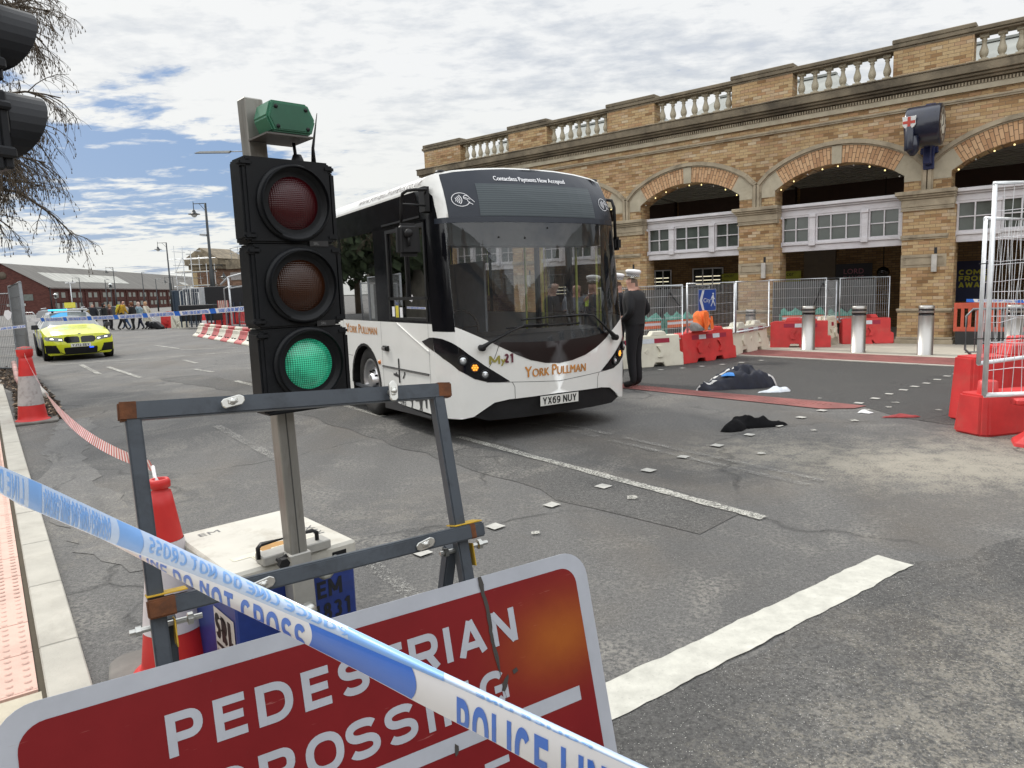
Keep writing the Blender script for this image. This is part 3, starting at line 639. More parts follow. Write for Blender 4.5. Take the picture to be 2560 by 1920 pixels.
# timber screens in the arches
for k, uc in enumerate(UC):
    t = MB(); y0 = -0.30; a, e = uc - HW - 0.02, uc + HW + 0.02
    t.box(a, e, y0 - 0.1, y0 + 0.16, 3.46, 3.54); t.box(a, e, y0 - 0.1, y0 + 0.10, 3.41, 3.459); t.box(a, e, y0 - 0.1, y0 + 0.05, 3.26, 3.409)
    t.box(a, e, y0 - 0.1, y0 + 0.07, 2.50, 2.56); t.box(a, e, y0 - 0.1, y0 + 0.03, 2.34, 2.499)
    posts = (a, a + .12), (uc - 0.69, uc - 0.55), (uc + 0.55, uc + 0.69), (e - .12, e)
    for p, q in posts:
        t.box(p, q, y0 - 0.06, y0 + 0.085, 2.561, 3.259); t.box(p - .015, q + .015, y0 - .05, y0 + 0.115, 3.19, 3.258); t.box(p - .01, q + .01, y0 - .05, y0 + 0.12, 2.47, 2.60)
    scr = t.build('timber_screen', M_timber, ST, bevel=0.006)
    for (p, q, nx) in ((a + .12, uc - .69, 2), (uc - .55, uc + .55, 3), (uc + .69, e - .12, 2)):
        g = MB(); g.box(p + .03, q - .03, y0 - .03, y0 - .02, 2.60, 3.23)
        wn = g.build('window', M_pane, ST)
        g = MB(); g.box(p + .005, p + .045, y0 - .02, y0 + .04, 2.562, 3.258); g.box(q - .045, q - .005, y0 - .02, y0 + .04, 2.562, 3.258)
        g.box(p + .046, q - .046, y0 - .02, y0 + .04, 3.215, 3.258); g.box(p + .046, q - .046, y0 - .02, y0 + .04, 2.562, 2.60)
        for i in range(1, nx):
            x = p + (q - p) * i / nx; g.box(x - .014, x + .014, y0 - .019, y0 + .03, 2.601, 3.214)
        for i in range(nx):
            x0 = p + (q - p) * i / nx + .046 * (i == 0) + .0145 * (i > 0); x1 = p + (q - p) * (i + 1) / nx - .046 * (i == nx - 1) - .0145 * (i < nx - 1)
            g.box(x0, x1, y0 - .019, y0 + .028, 2.895, 2.92)
        g.build('window_frame', M_timber, wn)
# interior of the porte-cochere
c = MB(); c.box(U0_, U1_ - .3, -6.2, -6.0, 0.0, 6.0)
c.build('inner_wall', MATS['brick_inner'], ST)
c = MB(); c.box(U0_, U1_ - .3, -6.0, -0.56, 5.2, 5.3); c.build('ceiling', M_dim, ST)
for k, uc in enumerate(UC):
    c = MB(); n = 10; A_ = arc(uc, RAD + 0.03, AI, -AI, 12)
    c.prism([(uc + HW, 3.95)] + A_ + [(uc - HW, 3.95), (uc - HW - .2, 4.6), (uc + HW + .2, 4.6)], -3.0, -0.56) if False else None
    for i in range(9): c.box(uc - 1.9, uc + 1.9, -0.60 - 0.30 * (i + 1) + 0.012, -0.60 - 0.30 * i, 4.46 - i * .02, 4.50)
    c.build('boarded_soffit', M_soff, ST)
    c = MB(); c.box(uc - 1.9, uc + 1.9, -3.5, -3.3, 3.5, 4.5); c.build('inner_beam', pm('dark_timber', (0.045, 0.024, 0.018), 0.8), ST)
    # string of bulbs under the arch
    for i in range(9):
        t_ = -AI * 0.93 + 2 * AI * 0.93 * i / 8
        bt = MB(); bt.lathe([(0, -.02), (.016, -.012), (.02, 0), (.014, .016), (0, .024)], (uc + (RAD - 0.05) * sin(t_), -0.10, CZ + (RAD - 0.06) * cos(t_)), 8)
        bt.build('festoon_bulb', pm('bulb_glow', (0.9, 0.8, 0.5), 0.3, emit=(1.0, 0.80, 0.35), estr=1.5) if (i + k) % 3 else pm('bulb_off', (0.6, 0.6, 0.56), 0.2), ST)
M_lit = pm('lit_window', (0.8, 0.75, 0.6), 0.5, emit=(1.0, 0.9, 0.65), estr=0.9)
M_dglass = pm('shop_glass', (0.012, 0.013, 0.014), 0.08)
def iwin(u0, u1, z0, z1, lit=True):
    g = MB(); g.box(u0, u1, -5.99, -5.94, z0, z1); o = g.build('inner_window', M_dglass, ST)
    g = MB()
    for i in range(4): x = u0 + (u1 - u0) * i / 3; g.box(x - .02, x + .02, -5.938, -5.90, z0, z1)
    g.box(u0, u1, -5.899, -5.88, z1 - .04, z1); g.build('glazing_bar', M_timber, o)
    if lit:
        g = MB()
        for i in range(3): g.box(u0 + .1, u1 - .1, -5.93, -5.92, z0 + .35 + i * .14, z0 + .38 + i * .14)
        g.build('lit_strip', M_lit, o)
iwin(9.5, 10.5, 1.2, 2.15); iwin(7.45, 8.6, 1.2, 2.15); iwin(-6, -3.4, 0.9, 2.2); iwin(14.0, 15.4, 1.0, 2.2)
c = MB(); c.box(3.6, 4.6, -5.99, -5.93, 0.0, 2.6); c.box(1.0, 1.1, -5.99, -5.9, 0, 4); c.build('inner_door', pm('varnished_door', (0.10, 0.065, 0.035), 0.5), ST)
# parapet-high roof behind the balustrade
c = MB()
for (a, e) in ((-6, 1.6), (2.0, 7.2), (7.6, 12.6), (12.9, 16.2)):
    c.face([(a, -1.0, 6.15), (e, -1.0, 6.15), (e - .9, -3.0, 7.30), (a + .9, -3.0, 7.30)]); c.face([(a, -1.0, 6.15), (a + .9, -3.0, 7.30), (a, -5.0, 6.15)]); c.face([(e, -1.0, 6.15), (e, -5.0, 6.15), (e - .9, -3.0, 7.30)])
    c.box(a + .9, e - .9, -3.1, -2.9, 7.28, 7.34)
c.box(U0_, U1_ - .05, -6.2, -0.6, 6.05, 6.14); c.build('roof', M_slate, ST)
# ================================================================ bus
BW, BL = 2.47, 9.7
def SF(x, z):
    t = min(1.0, abs(2 * x / BW - 1)); y = -.30 * (1 - t ** 3) + .30 * max(0, (t - .86) / .14) ** 3
    if z > 1.0: y += .16 * ((z - 1.0) / 1.3)
    if z > 2.35: y += .15 * ((z - 2.35) / .5) ** 2
    if z < .95: y += .04 * (.95 - z)
    return y
def FN_(x, z, off=0.0):
    e = 0.01; x = min(max(x, 0.0), BW)
    p = Vector((x, SF(x, z), z)); tx = Vector((2 * e, SF(min(x + e, BW), z) - SF(max(x - e, 0), z), 0)); tz = Vector((0, SF(x, z + e) - SF(x, z - e), 2 * e))
    return p + tx.cross(tz).normalized() * off
def front(off=0.0): return lambda x, z: FN_(x, z, off)
def sideL(off=0.0): return lambda y, z: Vector((-off, y, z))
def sideR(off=0.0): return lambda y, z: Vector((BW + off, y, z))
GX = [0.02, 0.04, 0.06, 0.09, 0.12, 0.15, 0.18, 0.24, 0.32, 0.42, 0.55, 0.7, 0.85, 1.05, 1.235]; GX = GX + [BW - v for v in GX[:-1]]
GZ = frange(0.3, 3.05, 24)
WH = pm('bus_white', (0.80, 0.80, 0.77), 0.30, coat=0.6, var=0.02, sc=1.5, dirt=0.18, dcol=(0.55, 0.52, 0.46), dsc=2.5)
BK = pm('bus_black_gloss', (0.006, 0.006, 0.008), 0.12, spec=.4, var=0.1)
BKM = pm('bus_black_matt', (0.010, 0.010, 0.011), 0.5, spec=.3, var=0.2, dirt=0.2, dcol=(0.06, 0.055, 0.05))
BKP = pm('bus_valance', (0.012, 0.012, 0.013), 0.6, spec=.25, var=0.2)
HDR = pm('bus_header_glass', (0.022, 0.027, 0.038), 0.22, spec=.28, var=0.05)
BROWN = pm('bus_mask', (0.012, 0.006, 0.006), 0.35, spec=.35, var=0.05)
GS = glassmat('windscreen_glass', (0.97, 0.98, 0.98), 1.4, 0.01, (0.16, 0.19, 0.23), 0.06)
GT = glassmat('tinted_glass', (0.16, 0.17, 0.18), .7, 0.01)
LW = pm('lettering_white', (0.80, 0.80, 0.82), 0.5, var=0.02)
CHR = pm('chrome', (0.75, 0.75, 0.76), 0.15, metal=1.0, var=0.05)
RUB = pm('tyre_rubber', (0.022, 0.021, 0.020), 0.85, var=0.25, bstr=0.3, bsc=40, dirt=0.35, dcol=(0.09, 0.08, 0.07))
BUS = thing('single_deck_bus', 'white single deck bus with orange YORK PULLMAN lettering standing in the road', 'bus', (-.675, 7.48, 0), R(31.3))
wc = [(0, 1.30), (.105, 1.269), (.252, 1.19), (.383, 1.119), (.547, 1.027), (.70, .945), (.866, .875), (1.054, .83), (1.235, .815)]
wc = wc + [(BW - a, c) for a, c in wc[-2::-1]]
bb = [(0, .275), (.12, .283), (.23, .305), (.33, .375), (.44, .445), (.60, .468), (1.235, .475)]; bb = bb + [(BW - a, c) for a, c in bb[-2::-1]]
b = MB()
b.patch(bb + wc[::-1], front(), GX, GZ, smooth=True)
def yz(z): return SF(0, z)
def arch_pts(yc, r=.54, z0=.30, zc=.42, n=14):
    return [(yc - r * cos(pi * i / n) * (1.0), zc + r * sin(pi * i / n)) for i in range(n + 1)]
A1, A2 = 2.52, 7.2
for sd in (sideL(), sideR()):
    top = [(yz(1.3), 1.30), (BL, 1.30), (BL, .30)]
    lowr = [(A2 + .54, .30)] + arch_pts(A2)[::-1] + [(A2 - .54, .30), (A1 + .54, .30)] + arch_pts(A1)[::-1] + [(A1 - .54, .30)]
    fr = [(yz(z), z) for z in frange(.285, 1.25, 8)]
    b.patch(top + lowr + fr, sd, frange(1, 9, 8), [.6, .9])
# roof
RP = [(0, 2.765), (.010, 2.80), (.030, 2.84), (.07, 2.88), (.13, 2.905), (.30, 2.935), (.6, 2.962), (.9, 2.98), (1.235, 2.985)]
RP = RP + [(BW - a, c) for a, c in RP[-2::-1]]
for (a, c), (e, f) in zip(RP, RP[1:]):
    y0, y1 = SF(a, c), SF(e, f)
    g = b.face([(a, y0, c), (e, y1, f), (e, BL, f), (a, BL, c)]); g.smooth = True
# white corners of the front dome
def mir(p): return [(BW - a, c) for a, c in p][::-1]
blk = [(.140, 2.418), (.140, 2.47), (.141, 2.58), (.145, 2.72), (.150, 2.83), (.158, 2.888), (.32, 2.915), (.6, 2.942), (.9, 2.962), (1.235, 2.968)]
hdr = blk + [(BW - a, c) for a, c in blk[-2::-1]]
cor = [(.066, 2.40), (.062, 2.55), (.064, 2.66), (.045, 2.72), (0.0, 2.745), (0, 2.765)] + [(a, c) for a, c in RP[1:9]] + blk[::-1] + [(.14, 2.418), (.135, 2.40)]
b.patch(cor, front(), GX, GZ, smooth=True); b.patch(mir(cor), front(), GX, GZ, smooth=True)
for sd in (sideL(.001), sideR(.001)):
    b.patch([(SF(0, 2.745), 2.745), (BL, 2.735), (BL, 2.766), (SF(0, 2.766), 2.766)], sd)
b.face([(0, BL, .3), (BW, BL, .3), (BW, BL, 2.9), (0, BL, 2.9)])
b.build('body', WH, BUS, auto=False)
# black glazing areas
def bpart(name, mat, *ops, parent=BUS, **k):
    m = MB()
    for o in ops: o(m)
    return m.build(name, mat, parent, auto=False, **k)
b = MB()
b.patch([(0, 2.40), (.066, 2.40), (.062, 2.55), (.064, 2.66), (.045, 2.72), (0, 2.745)], front(.001), GX, GZ, smooth=True)
b.patch(mir([(0, 2.40), (.066, 2.40), (.062, 2.55), (.064, 2.66), (.045, 2.72), (0, 2.745)]), front(.001), GX, GZ, smooth=True)
for x0 in (0.0, BW - .10):     # A pillars
    b.patch([(x0, 1.22), (x0 + .10, 1.22), (x0 + .10, 2.417), (x0, 2.417)], front(.002), GX, GZ, smooth=True)
wins = [(1.96, 3.26), (3.36, 4.62), (4.72, 6.0), (6.1, 7.4), (7.5, 8.8)]
for s_, sd in ((0, sideL(.0)), (1, sideR(.0))):
    b.patch([(SF(0, 2.42), 2.42), (BL, 2.46), (BL, 2.745), (SF(0, 2.745), 2.745)], sd, (), ())
    b.patch([(yz(1.3), 1.301), (.40, 1.301), (.40, 2.43), (SF(0, 2.42), 2.42)] if True else [], sd)
    for a, e in ((1.56, 1.96), (3.26, 3.36), (4.62, 4.72), (6.0, 6.1), (7.4, 7.5), (8.8, BL)):
        if s_ == 0 or a > 1.7: b.patch([(a, 1.301), (e, 1.301), (e, 2.47), (a, 2.47)], sd)
    b.patch([(.40, 1.301), (1.56, 1.301), (1.56, 1.325), (.40, 1.325)], sd); b.patch([(.40, 2.40), (1.56, 2.40), (1.56, 2.445), (.40, 2.43)], sd)
    b.patch([(SF(0, 2.40) - .02, 2.40), (.40, 2.40), (.40, 2.43), (SF(0, 2.42) - .02, 2.43)], sd)
b.build('glazing_frame', BK, BUS, auto=False)
gl = MB(); gl.patch([(.10, 1.22 if False else 1.275)] + wc[1:-1] + [(BW - .10, 1.275), (BW - .10, 2.40), (.10, 2.40)], front(.0), GX, GZ, smooth=True)
gl.build('windscreen', GS, BUS, auto=False)
bpart('destination_header', HDR, lambda m: m.patch(hdr, front(.003), GX, GZ, smooth=True), lambda m: m.patch([(.05, 2.36), (BW - .05, 2.36), (BW - .05, 2.417), (.05, 2.417)], front(.004), GX, GZ))
dl = pm('blind_glass', (0.085, 0.105, 0.115), 0.35, var=0.05, bstr=0.0)
m = newmat('blind_lines'); co = objco(); s_ = N('ShaderNodeSeparateXYZ'); L(co, s_.inputs[0]); wv = mth('SINE', mth('MULTIPLY', s_.outputs[2], 260.0))
principled(mixc(ramp(mth('ADD', mth('MULTIPLY', wv, .5), .5), [(0.3, 0.0), (0.7, 1.0)]), (0.045, 0.058, 0.066), (0.075, 0.090, 0.096)), 0.3, 0, 0.0, .25)
bpart('destination_display', m, lambda q: q.patch([(.449, 2.426), (1.965, 2.426), (1.985, 2.780), (.475, 2.780)], front(.006), GX, GZ))
bpart('header_lettering', LW, lambda q: [q.text('Contactless Payments Now Accepted', front(.009 + k * .0008), 0.050, 1.165 + k * .003, 2.815, fit=0.93, align='CENTER') for k in (0, 1)])
def ring2(m, cx, cz, rx, rz, wd, fn, a0=0, a1=2 * pi, n=28):
    P = [(cx + rx * cos(a0 + (a1 - a0) * i / n), cz + rz * sin(a0 + (a1 - a0) * i / n)) for i in range(n + 1)]
    for (a, c), (e, f) in zip(P, P[1:]):
        d_ = Vector((e - a, f - c)); q_ = Vector((-d_.y, d_.x)).normalized() * wd / 2
        m.face([fn(a - q_.x, c - q_.y), fn(a + q_.x, c + q_.y), fn(e + q_.x, f + q_.y), fn(e - q_.x, f - q_.y)])
def line2(m, pts, wd, fn):
    for (a, c), (e, f) in zip(pts, pts[1:]):
        d_ = Vector((e - a, f - c)); q_ = Vector((-d_.y, d_.x)).normalized() * wd / 2
        m.face([fn(a - q_.x, c - q_.y), fn(a + q_.x, c + q_.y), fn(e + q_.x, f + q_.y), fn(e - q_.x, f - q_.y)])
for cx in (.285, 2.185):
    m = MB(); f = front(.009); ring2(m, cx, 2.60, .088, .072, .006, f, .25, 2 * pi - .35)
    for i in range(4): ring2(m, cx - .075, 2.60, .030 + i * .018, .026 + i * .015, .007, f, -.75, .75, 6)
    line2(m, [(cx + .03, 2.625), (cx + .045, 2.645), (cx + .075, 2.635), (cx + .13, 2.57)], .006, f)
    line2(m, [(cx + .03, 2.61), (cx + .06, 2.60), (cx + .07, 2.57), (cx + .11, 2.545)], .006, f); line2(m, [(cx + .035, 2.625), (cx + .09, 2.60)], .006, f); line2(m, [(cx + .03, 2.61), (cx + .03, 2.63)], .006, f)
    m.build('contactless_symbol', LW, BUS, auto=False)
mask = [(.50, 1.052), (.70, .945), (.866, .875), (1.054, .83), (1.235, .815), (BW - 1.054, .83), (BW - .866, .875), (BW - .70, .945), (BW - .50, 1.052), (2.05, 1.115), (1.65, 1.075), (1.235, 1.06), (.82, 1.075), (.42, 1.10)]
bpart('front_mask', BROWN, lambda q: q.patch(mask, front(.004), GX, GZ, smooth=True))
# black band along the lower glass edge
seal = [(.10, 1.275)] + wc[1:8] + [(1.235, .815)] + wc[9:-1] + [(BW - .10, 1.275)]
# valance, lower grille
bpart('front_valance', BKP, lambda q: q.patch([(.22, .30), (.33, .375), (.44, .447), (.60, .469), (1.235, .476), (1.87, .469), (2.03, .447), (2.14, .375), (2.25, .30), (2.1, .25), (.37, .25)], front(-.02), GX, GZ))
bpart('number_plate', pm('plate_white', (0.74, 0.74, 0.70), 0.4, var=0.03), lambda q: q.patch([(.975, .352), (1.495, .352), (1.495, .463), (.975, .463)], front(.012), GX))
pl = bpart('plate_lettering', BKM, lambda q: q.stext('YX69 NUY', lambda i: front(.015 + .0006 * i), 0.079, 1.235, .368, w=.17, fit=0.46, align='CENTER', digitw=.58))
# headlamp clusters
hlp = [(.0, 1.155), (.03, 1.145), (.074, 1.105), (.184, .990), (.349, .852), (.615, .664), (.50, .664), (.363, .676), (.244, .715), (.107, .81), (.03, .93), (0, 1.0)]
LMP = pm('lamp_lens', (0.55, 0.58, 0.60), 0.08, metal=0.7, var=0.1); AMB = pm('indicator_lit', (0.9, 0.40, 0.04), 0.4, emit=(1.0, 0.42, 0.05), estr=1.1); AMD = pm('amber_lens', (0.55, 0.18, 0.03), 0.2)
for s_ in (0, 1):
    P = hlp if s_ == 0 else mir(hlp)
    h = MB(); h.patch(P, front(.004), GX, GZ, smooth=True)
    y0 = SF(0, 1.1); sp_ = [(y0, 1.155), (y0 + .10, 1.15), (y0 + .31, 1.10), (y0 + .22, 1.06), (y0, 1.0)]
    h.patch(sp_, sideL(.003) if s_ == 0 else sideR(.003))
    hh = h.build('headlamp_cluster', BK, BUS, auto=False)
    for (x, z, r_, mt, nm) in ((.143, .917, .042, LMP, 'headlight'), (.251, .836, .043, AMB, 'indicator'), (.349, .759, .040, LMP, 'headlight')):
        X = x if s_ == 0 else BW - x; p = FN_(X, z, .006); q = FN_(X, z, .05); ax = (q - p).normalized()
        Mx = Matrix.Translation(p) @ ax.to_track_quat('Z', 'Y').to_matrix().to_4x4()
        l = MB(); l.lathe([(r_ + .014, 0), (r_ + .014, .012), (r_, .014), (r_ * .9, .004)], n=20, M=Mx, mi=0)
        if mt is AMB:
            for i in range(7): a_ = 2 * pi * i / 6; rr = 0 if i == 6 else r_ * .6; l.lathe([(0, .013), (r_ * .24, .012), (r_ * .27, .004)], (rr * cos(a_), rr * sin(a_), 0), 8, 1, M=Mx)
            l.lathe([(0, .005), (r_ * .95, .004)], n=20, mi=2, M=Mx); l.build(nm, [BKM, AMB, AMD], hh)
        else:
            l.lathe([(0, .016), (r_ * .5, .014), (r_ * .93, .004)], n=20, mi=1, M=Mx); l.lathe([(0, .019), (r_ * .35, .017), (r_ * .38, .012)], n=12, mi=2, M=Mx); l.build(nm, [BKM, mt, pm('lamp_white', (0.8, 0.82, 0.84), 0.1)], hh)
# swage lines and panel gaps
GAP = pm('panel_gap', (0.12, 0.12, 0.12), 0.7)
b = MB(); f = front(.0015)
for P in ([(.363, .672), (.62, .655), (1.235, .612), (BW - .62, .655), (BW - .363, .672)], [(.64, .654), (.668, .60), (.672, .47)], [(BW - .64, .654), (BW - .668, .60), (BW - .672, .47)], [(.39, .70 + .13), (.45, .93), (.50, 1.05)]):
    Q = []
    for (a, c), (e, g_) in zip(P, P[1:]): Q += [(a + (e - a) * i / 6, c + (g_ - c) * i / 6) for i in range(6)]
    line2(b, Q + [P[-1]], .006, f)
s0 = sideL(.0015)
for P in ([(.44, 1.30), (.44, .30)], [(1.863, 1.30), (1.863, .19)], [(3.33, 1.30), (3.33, .5)], [(.44, .735), (1.863, .735)], [(3.0, .80), (3.6, .80)]): line2(b, P, .005, s0)
b.build('panel_gap', GAP, BUS, auto=False)
b = MB()   # raised swage running from the waist to the lamp
for P in ([(1.33, 1.298), (.44, .985)],): 
    (a, c), (e, f_) = P; b.prism([(a, c), (e, f_), (e, f_ + .012), (a + .04, c)], -.012, -.0005, 'yz')
b.build('swage', WH, BUS)
# lettering on the front
OR = pm('lettering_orange', (0.58, 0.24, 0.045), 0.45, var=0.2); OL = pm('lettering_gold', (0.33, 0.29, 0.06), 0.45); PU = pm('lettering_plum', (0.12, 0.018, 0.035), 0.45)
def smallcaps(m, words, x, z, H, h, fn, wd, dirn=1, bold=0.0, mi=0, gap=.25):
    tot = []; 
    for w_ in words:
        tot.append((w_[0], H)); tot.append((w_[1:], h)); tot.append(None)
    tot = tot[:-1]; widths = []
    for t_ in tot:
        if t_ is None: widths.append(H * gap * 1.4); continue
        bb_ = textbm(t_[0], 0.0); X = [v.co.x for v in bb_.verts]; widths.append((max(X) - min(X)) * t_[1] / .691 + t_[1] * .09); bb_.free()
    k = wd / sum(widths); c = x
    for t_, ww in zip(tot, widths):
        if t_: m.text(t_[0], fn, t_[1], c, z, fit=(ww - t_[1] * .09) * k, bold=bold, mi=mi)
        c += ww * k
b = MB(); [smallcaps(b, ['YORK', 'PULLMAN'], .785 + .006 * q, .690 + .002 * q, .118, .088, (lambda x, z, q=q: FN_(x, z, .007 + .0008 * q)), .825) for q in (0, 1)]; b.build('front_lettering', OR, BUS, auto=False)
b = MB(); b.stext('M', lambda i: front(.007 + .0006 * i), .090, .392, .862, w=.23, fit=.115); b.text('y', front(.0105), .075, .512, .865, fit=.050); b.text('y', front(.0110), .075, .519, .865, fit=.050); b.stext('21', lambda i: front(.012 + .0006 * i), .098, .553, .868, w=.22, fit=.105, mi=1); b.build('route_lettering', [OL, PU], BUS, auto=False)
b = MB(); [smallcaps(b, ['YORK', 'PULLMAN'], -3.215 + .008 * q, 1.125, .125, .095, (lambda x, z, q=q: Vector((-.005 - .001 * q, -x, z))), 1.21) for q in (0, 1)]; b.build('side_lettering', OR, BUS, auto=False)
b = MB(); b.text('www.yorkpullmanbus.co.uk', lambda x, z: Vector(((.010 if z < 2.80 else .010 + (z - 2.80) * .5 if z < 2.84 else .030 + (z - 2.84)) - .006, -x, z)), .080, -2.42, 2.80, fit=1.95, shear=.25); b.build('roof_lettering', pm('lettering_grey', (0.25, 0.24, 0.25), 0.5), BUS, auto=False)
b = MB(); b.patch([(3.50, 1.09), (3.335, 1.09), (3.335, .53), (3.46, .53)], sideL(.003)); b.patch([(4.1, 1.09), (3.52, 1.09), (3.52, 1.0), (4.1, 1.0)], sideL(.003)); b.build('route_number', PU, BUS, auto=False)
# horse and wagon silhouette
b = MB(); f = sideL(.004)
b.patch([(1.86, .19), (.47, .235), (.47, .262), (1.2, .285), (1.86, .345)], f)
horse = [(.545, .50), (.560, .525), (.585, .515), (.65, .535), (.70, .505), (.80, .50), (.92, .515), (1.0, .52), (1.05, .49), (1.07, .40), (1.055, .36), (1.035, .37), (1.04, .42), (1.02, .40), (1.00, .33), (1.03, .27), (1.0, .262), (.975, .33), (.96, .40), (.86, .385), (.78, .395), (.76, .33), (.80, .26), (.775, .258), (.735, .33), (.72, .26), (.70, .26), (.705, .34), (.685, .41), (.66, .42), (.615, .43), (.60, .34), (.565, .335), (.555, .42)]
b.patch(horse, f)
for (cx, r_) in ((1.26, .075), (1.50, .062), (1.72, .05)):
    ring2(b, cx, .335 if r_ > .05 else .35, r_, r_, .012, f, n=18)
    for i in range(6): line2(b, [(cx - r_ * cos(pi * i / 6), .335 - r_ * sin(pi * i / 6)), (cx + r_ * cos(pi * i / 6), .335 + r_ * sin(pi * i / 6))], .006, f)
b.patch([(1.80, .40), (1.60, .385), (1.38, .42), (1.22, .42), (1.03, .385), (1.03, .40), (1.2, .45), (1.3, .50), (1.40, .45), (1.62, .42), (1.80, .43)], f)
b.patch([(1.24, .62), (1.20, .625), (1.17, .66), (1.145, .68), (1.15, .71), (1.18, .71), (1.19, .67), (1.215, .65)], f); b.patch([(1.52, .64), (1.36, .625), (1.36, .66), (1.40, .665), (1.42, .69), (1.46, .665), (1.52, .67)], f)
b.build('horse_silhouette', pm('silhouette_grey', (0.045, 0.045, 0.047), 0.5), BUS, auto=False)
b = MB(); b.box(-.012, -.001, .47, 1.862, .722, .742); b.box(-.016, -.012, .47, 1.862, .728, .736, 1); b.box(-.010, -.001, 1.32, 1.34, .56, .86); b.build('side_trim', [BKM, CHR], BUS)
b = MB(); b.box(-.03, -.001, 1.62, 1.78, .935, 1.0); b.box(-.045, -.03, 1.66, 1.78, .945, .985, 1); b.build('door_handle', [BKM, CHR], BUS, bevel=.006)
b = MB(); b.lathe([(0, .03), (.025, .022), (.03, 0)], (-.001, 1.966, .772), 12, axis='x', M=None); 
for v in b.bm.verts: v.co.x = -v.co.x
b.build('side_marker', AMD, BUS)
b = MB(); [b.lathe([(0, .03), (.05, .02), (.06, 0)], (x, SF(x, 2.93) + .04, 2.92), 10) for x in (.20,)]; b.build('marker_lamp', BKM, BUS); b = MB(); b.lathe([(0, .03), (.05, .02), (.06, 0)], (BW - .20, SF(.20, 2.93) + .04, 2.92), 10); b.build('marker_lamp', BKM, BUS)
# side glass, driver's window
b = MB()
for a, e in wins: b.patch([(a, 1.302), (e, 1.302), (e, 2.46), (a, 2.46)], sideL(-.004))
b.patch([(.40, 1.325), (1.56, 1.325), (1.56, 2.40), (.40, 2.40)], sideL(-.02))
b.build('side_window', GT, BUS, auto=False)
GC = glassmat('clear_side_glass', (0.96, 0.97, 0.97), 0.6, 0.01)
b = MB()
for a, e in wins: b.patch([(a, 1.302), (e, 1.302), (e, 2.46), (a, 2.46)], sideR(-.004))
b.patch([(.40, .45), (1.92, .45), (1.92, 2.40), (.40, 2.40)], sideR(-.02)); b.build('door_glass', GC, BUS, auto=False)
b = MB(); 
for a, e, z0, z1 in ((.40, 1.56, 1.565, 1.60), (.42, .46, 1.325, 2.40), (1.49, 1.54, 1.325, 2.40), (.46, 1.49, 2.36, 2.40), (.46, 1.49, 1.33, 1.36), (.95, .98, 1.60, 2.36)): b.box(-.006, .015, a, e, z0, z1)
b.box(-.014, -.001, SF(0, 2.5), 1.62, 2.455, 2.475)
b.build('window_frame', BKM, BUS)
b = MB(); b.patch([(1.36, 1.37), (1.44, 1.37), (1.44, 1.49), (1.36, 1.49)], sideL(.004)); b.patch([(1.12, 1.36), (1.20, 1.36), (1.20, 1.48), (1.12, 1.48)], sideL(.004)); b.patch([(1.24, 1.36), (1.33, 1.36), (1.33, 1.50), (1.24, 1.50)], sideL(.004), mi=1); b.build('sticker', [LW, pm('sticker_yellow', (0.65, 0.55, 0.05), 0.5)], BUS, auto=False)
# wheel arches and wheels
for X, sg in ((0, 1), (BW, -1)):
    for yc in (A1, A2):
        b = MB(); P = arch_pts(yc, .54); 
        for (a, c), (e, f_) in zip(P, P[1:]): b.face([(X, a, c), (X, e, f_), (X + sg * .45, e, f_), (X + sg * .45, a, c)])
        b.prism([(yc - .54, .2), (yc + .54, .2)] + P[::-1][1:-1], X + sg * .44, X + sg * .45, 'yz')
        P2 = arch_pts(yc, .575)
        for (a, c), (e, f_), (g_, h_), (i_, j_) in zip(P, P[1:], P2, P2[1:]): b.face([(X - sg * .004, a, c), (X - sg * .004, e, f_), (X - sg * .004, i_, j_), (X - sg * .004, g_, h_)])
        b.build('wheel_arch', BKM, BUS, auto=False)
        w_ = thing('wheel', None, None, (X + sg * .05, yc - .03 if yc < 3 else yc, .475)); w_.parent = BUS; w_.rotation_euler = (0, 0, 0 if X == 0 else pi)
        t = MB(); t.lathe([(.30, .02), (.33, .0), (.40, -.004), (.45, .01), (.475, .05), (.475, .24), (.45, .28), (.30, .28)], n=32, axis='x'); t.build('tyre', RUB, w_)
        t = MB(); t.lathe([(.315, .025), (.29, .005), (.275, .03), (.27, .13), (.20, .13), (.19, .06), (.10, .05), (.095, .0), (.07, -.01), (0, -.012)], n=28, axis='x')
        for i in range(8):
            a_ = 2 * pi * i / 8 + .2; t.lathe([(.016, .05), (.016, .02), (0, .02)], (0, .145 * cos(a_), .145 * sin(a_)), 6, 1, 'x'); t.lathe([(0, .124), (.028, .126)], (0, .235 * cos(a_), .235 * sin(a_)), 8, 1, 'x')
        t.build('rim', [pm('alloy', (0.62, 0.62, 0.63), 0.3, metal=0.9, var=0.1, dirt=0.4, dcol=(0.12, 0.1, 0.09)), BKM], w_)
b = MB(); b.box(.25, BW - .25, .7, BL - .2, .28, .36); b.box(.04, .06, .55, 1.95, .2, .32); b.build('underfloor', BKM, BUS)
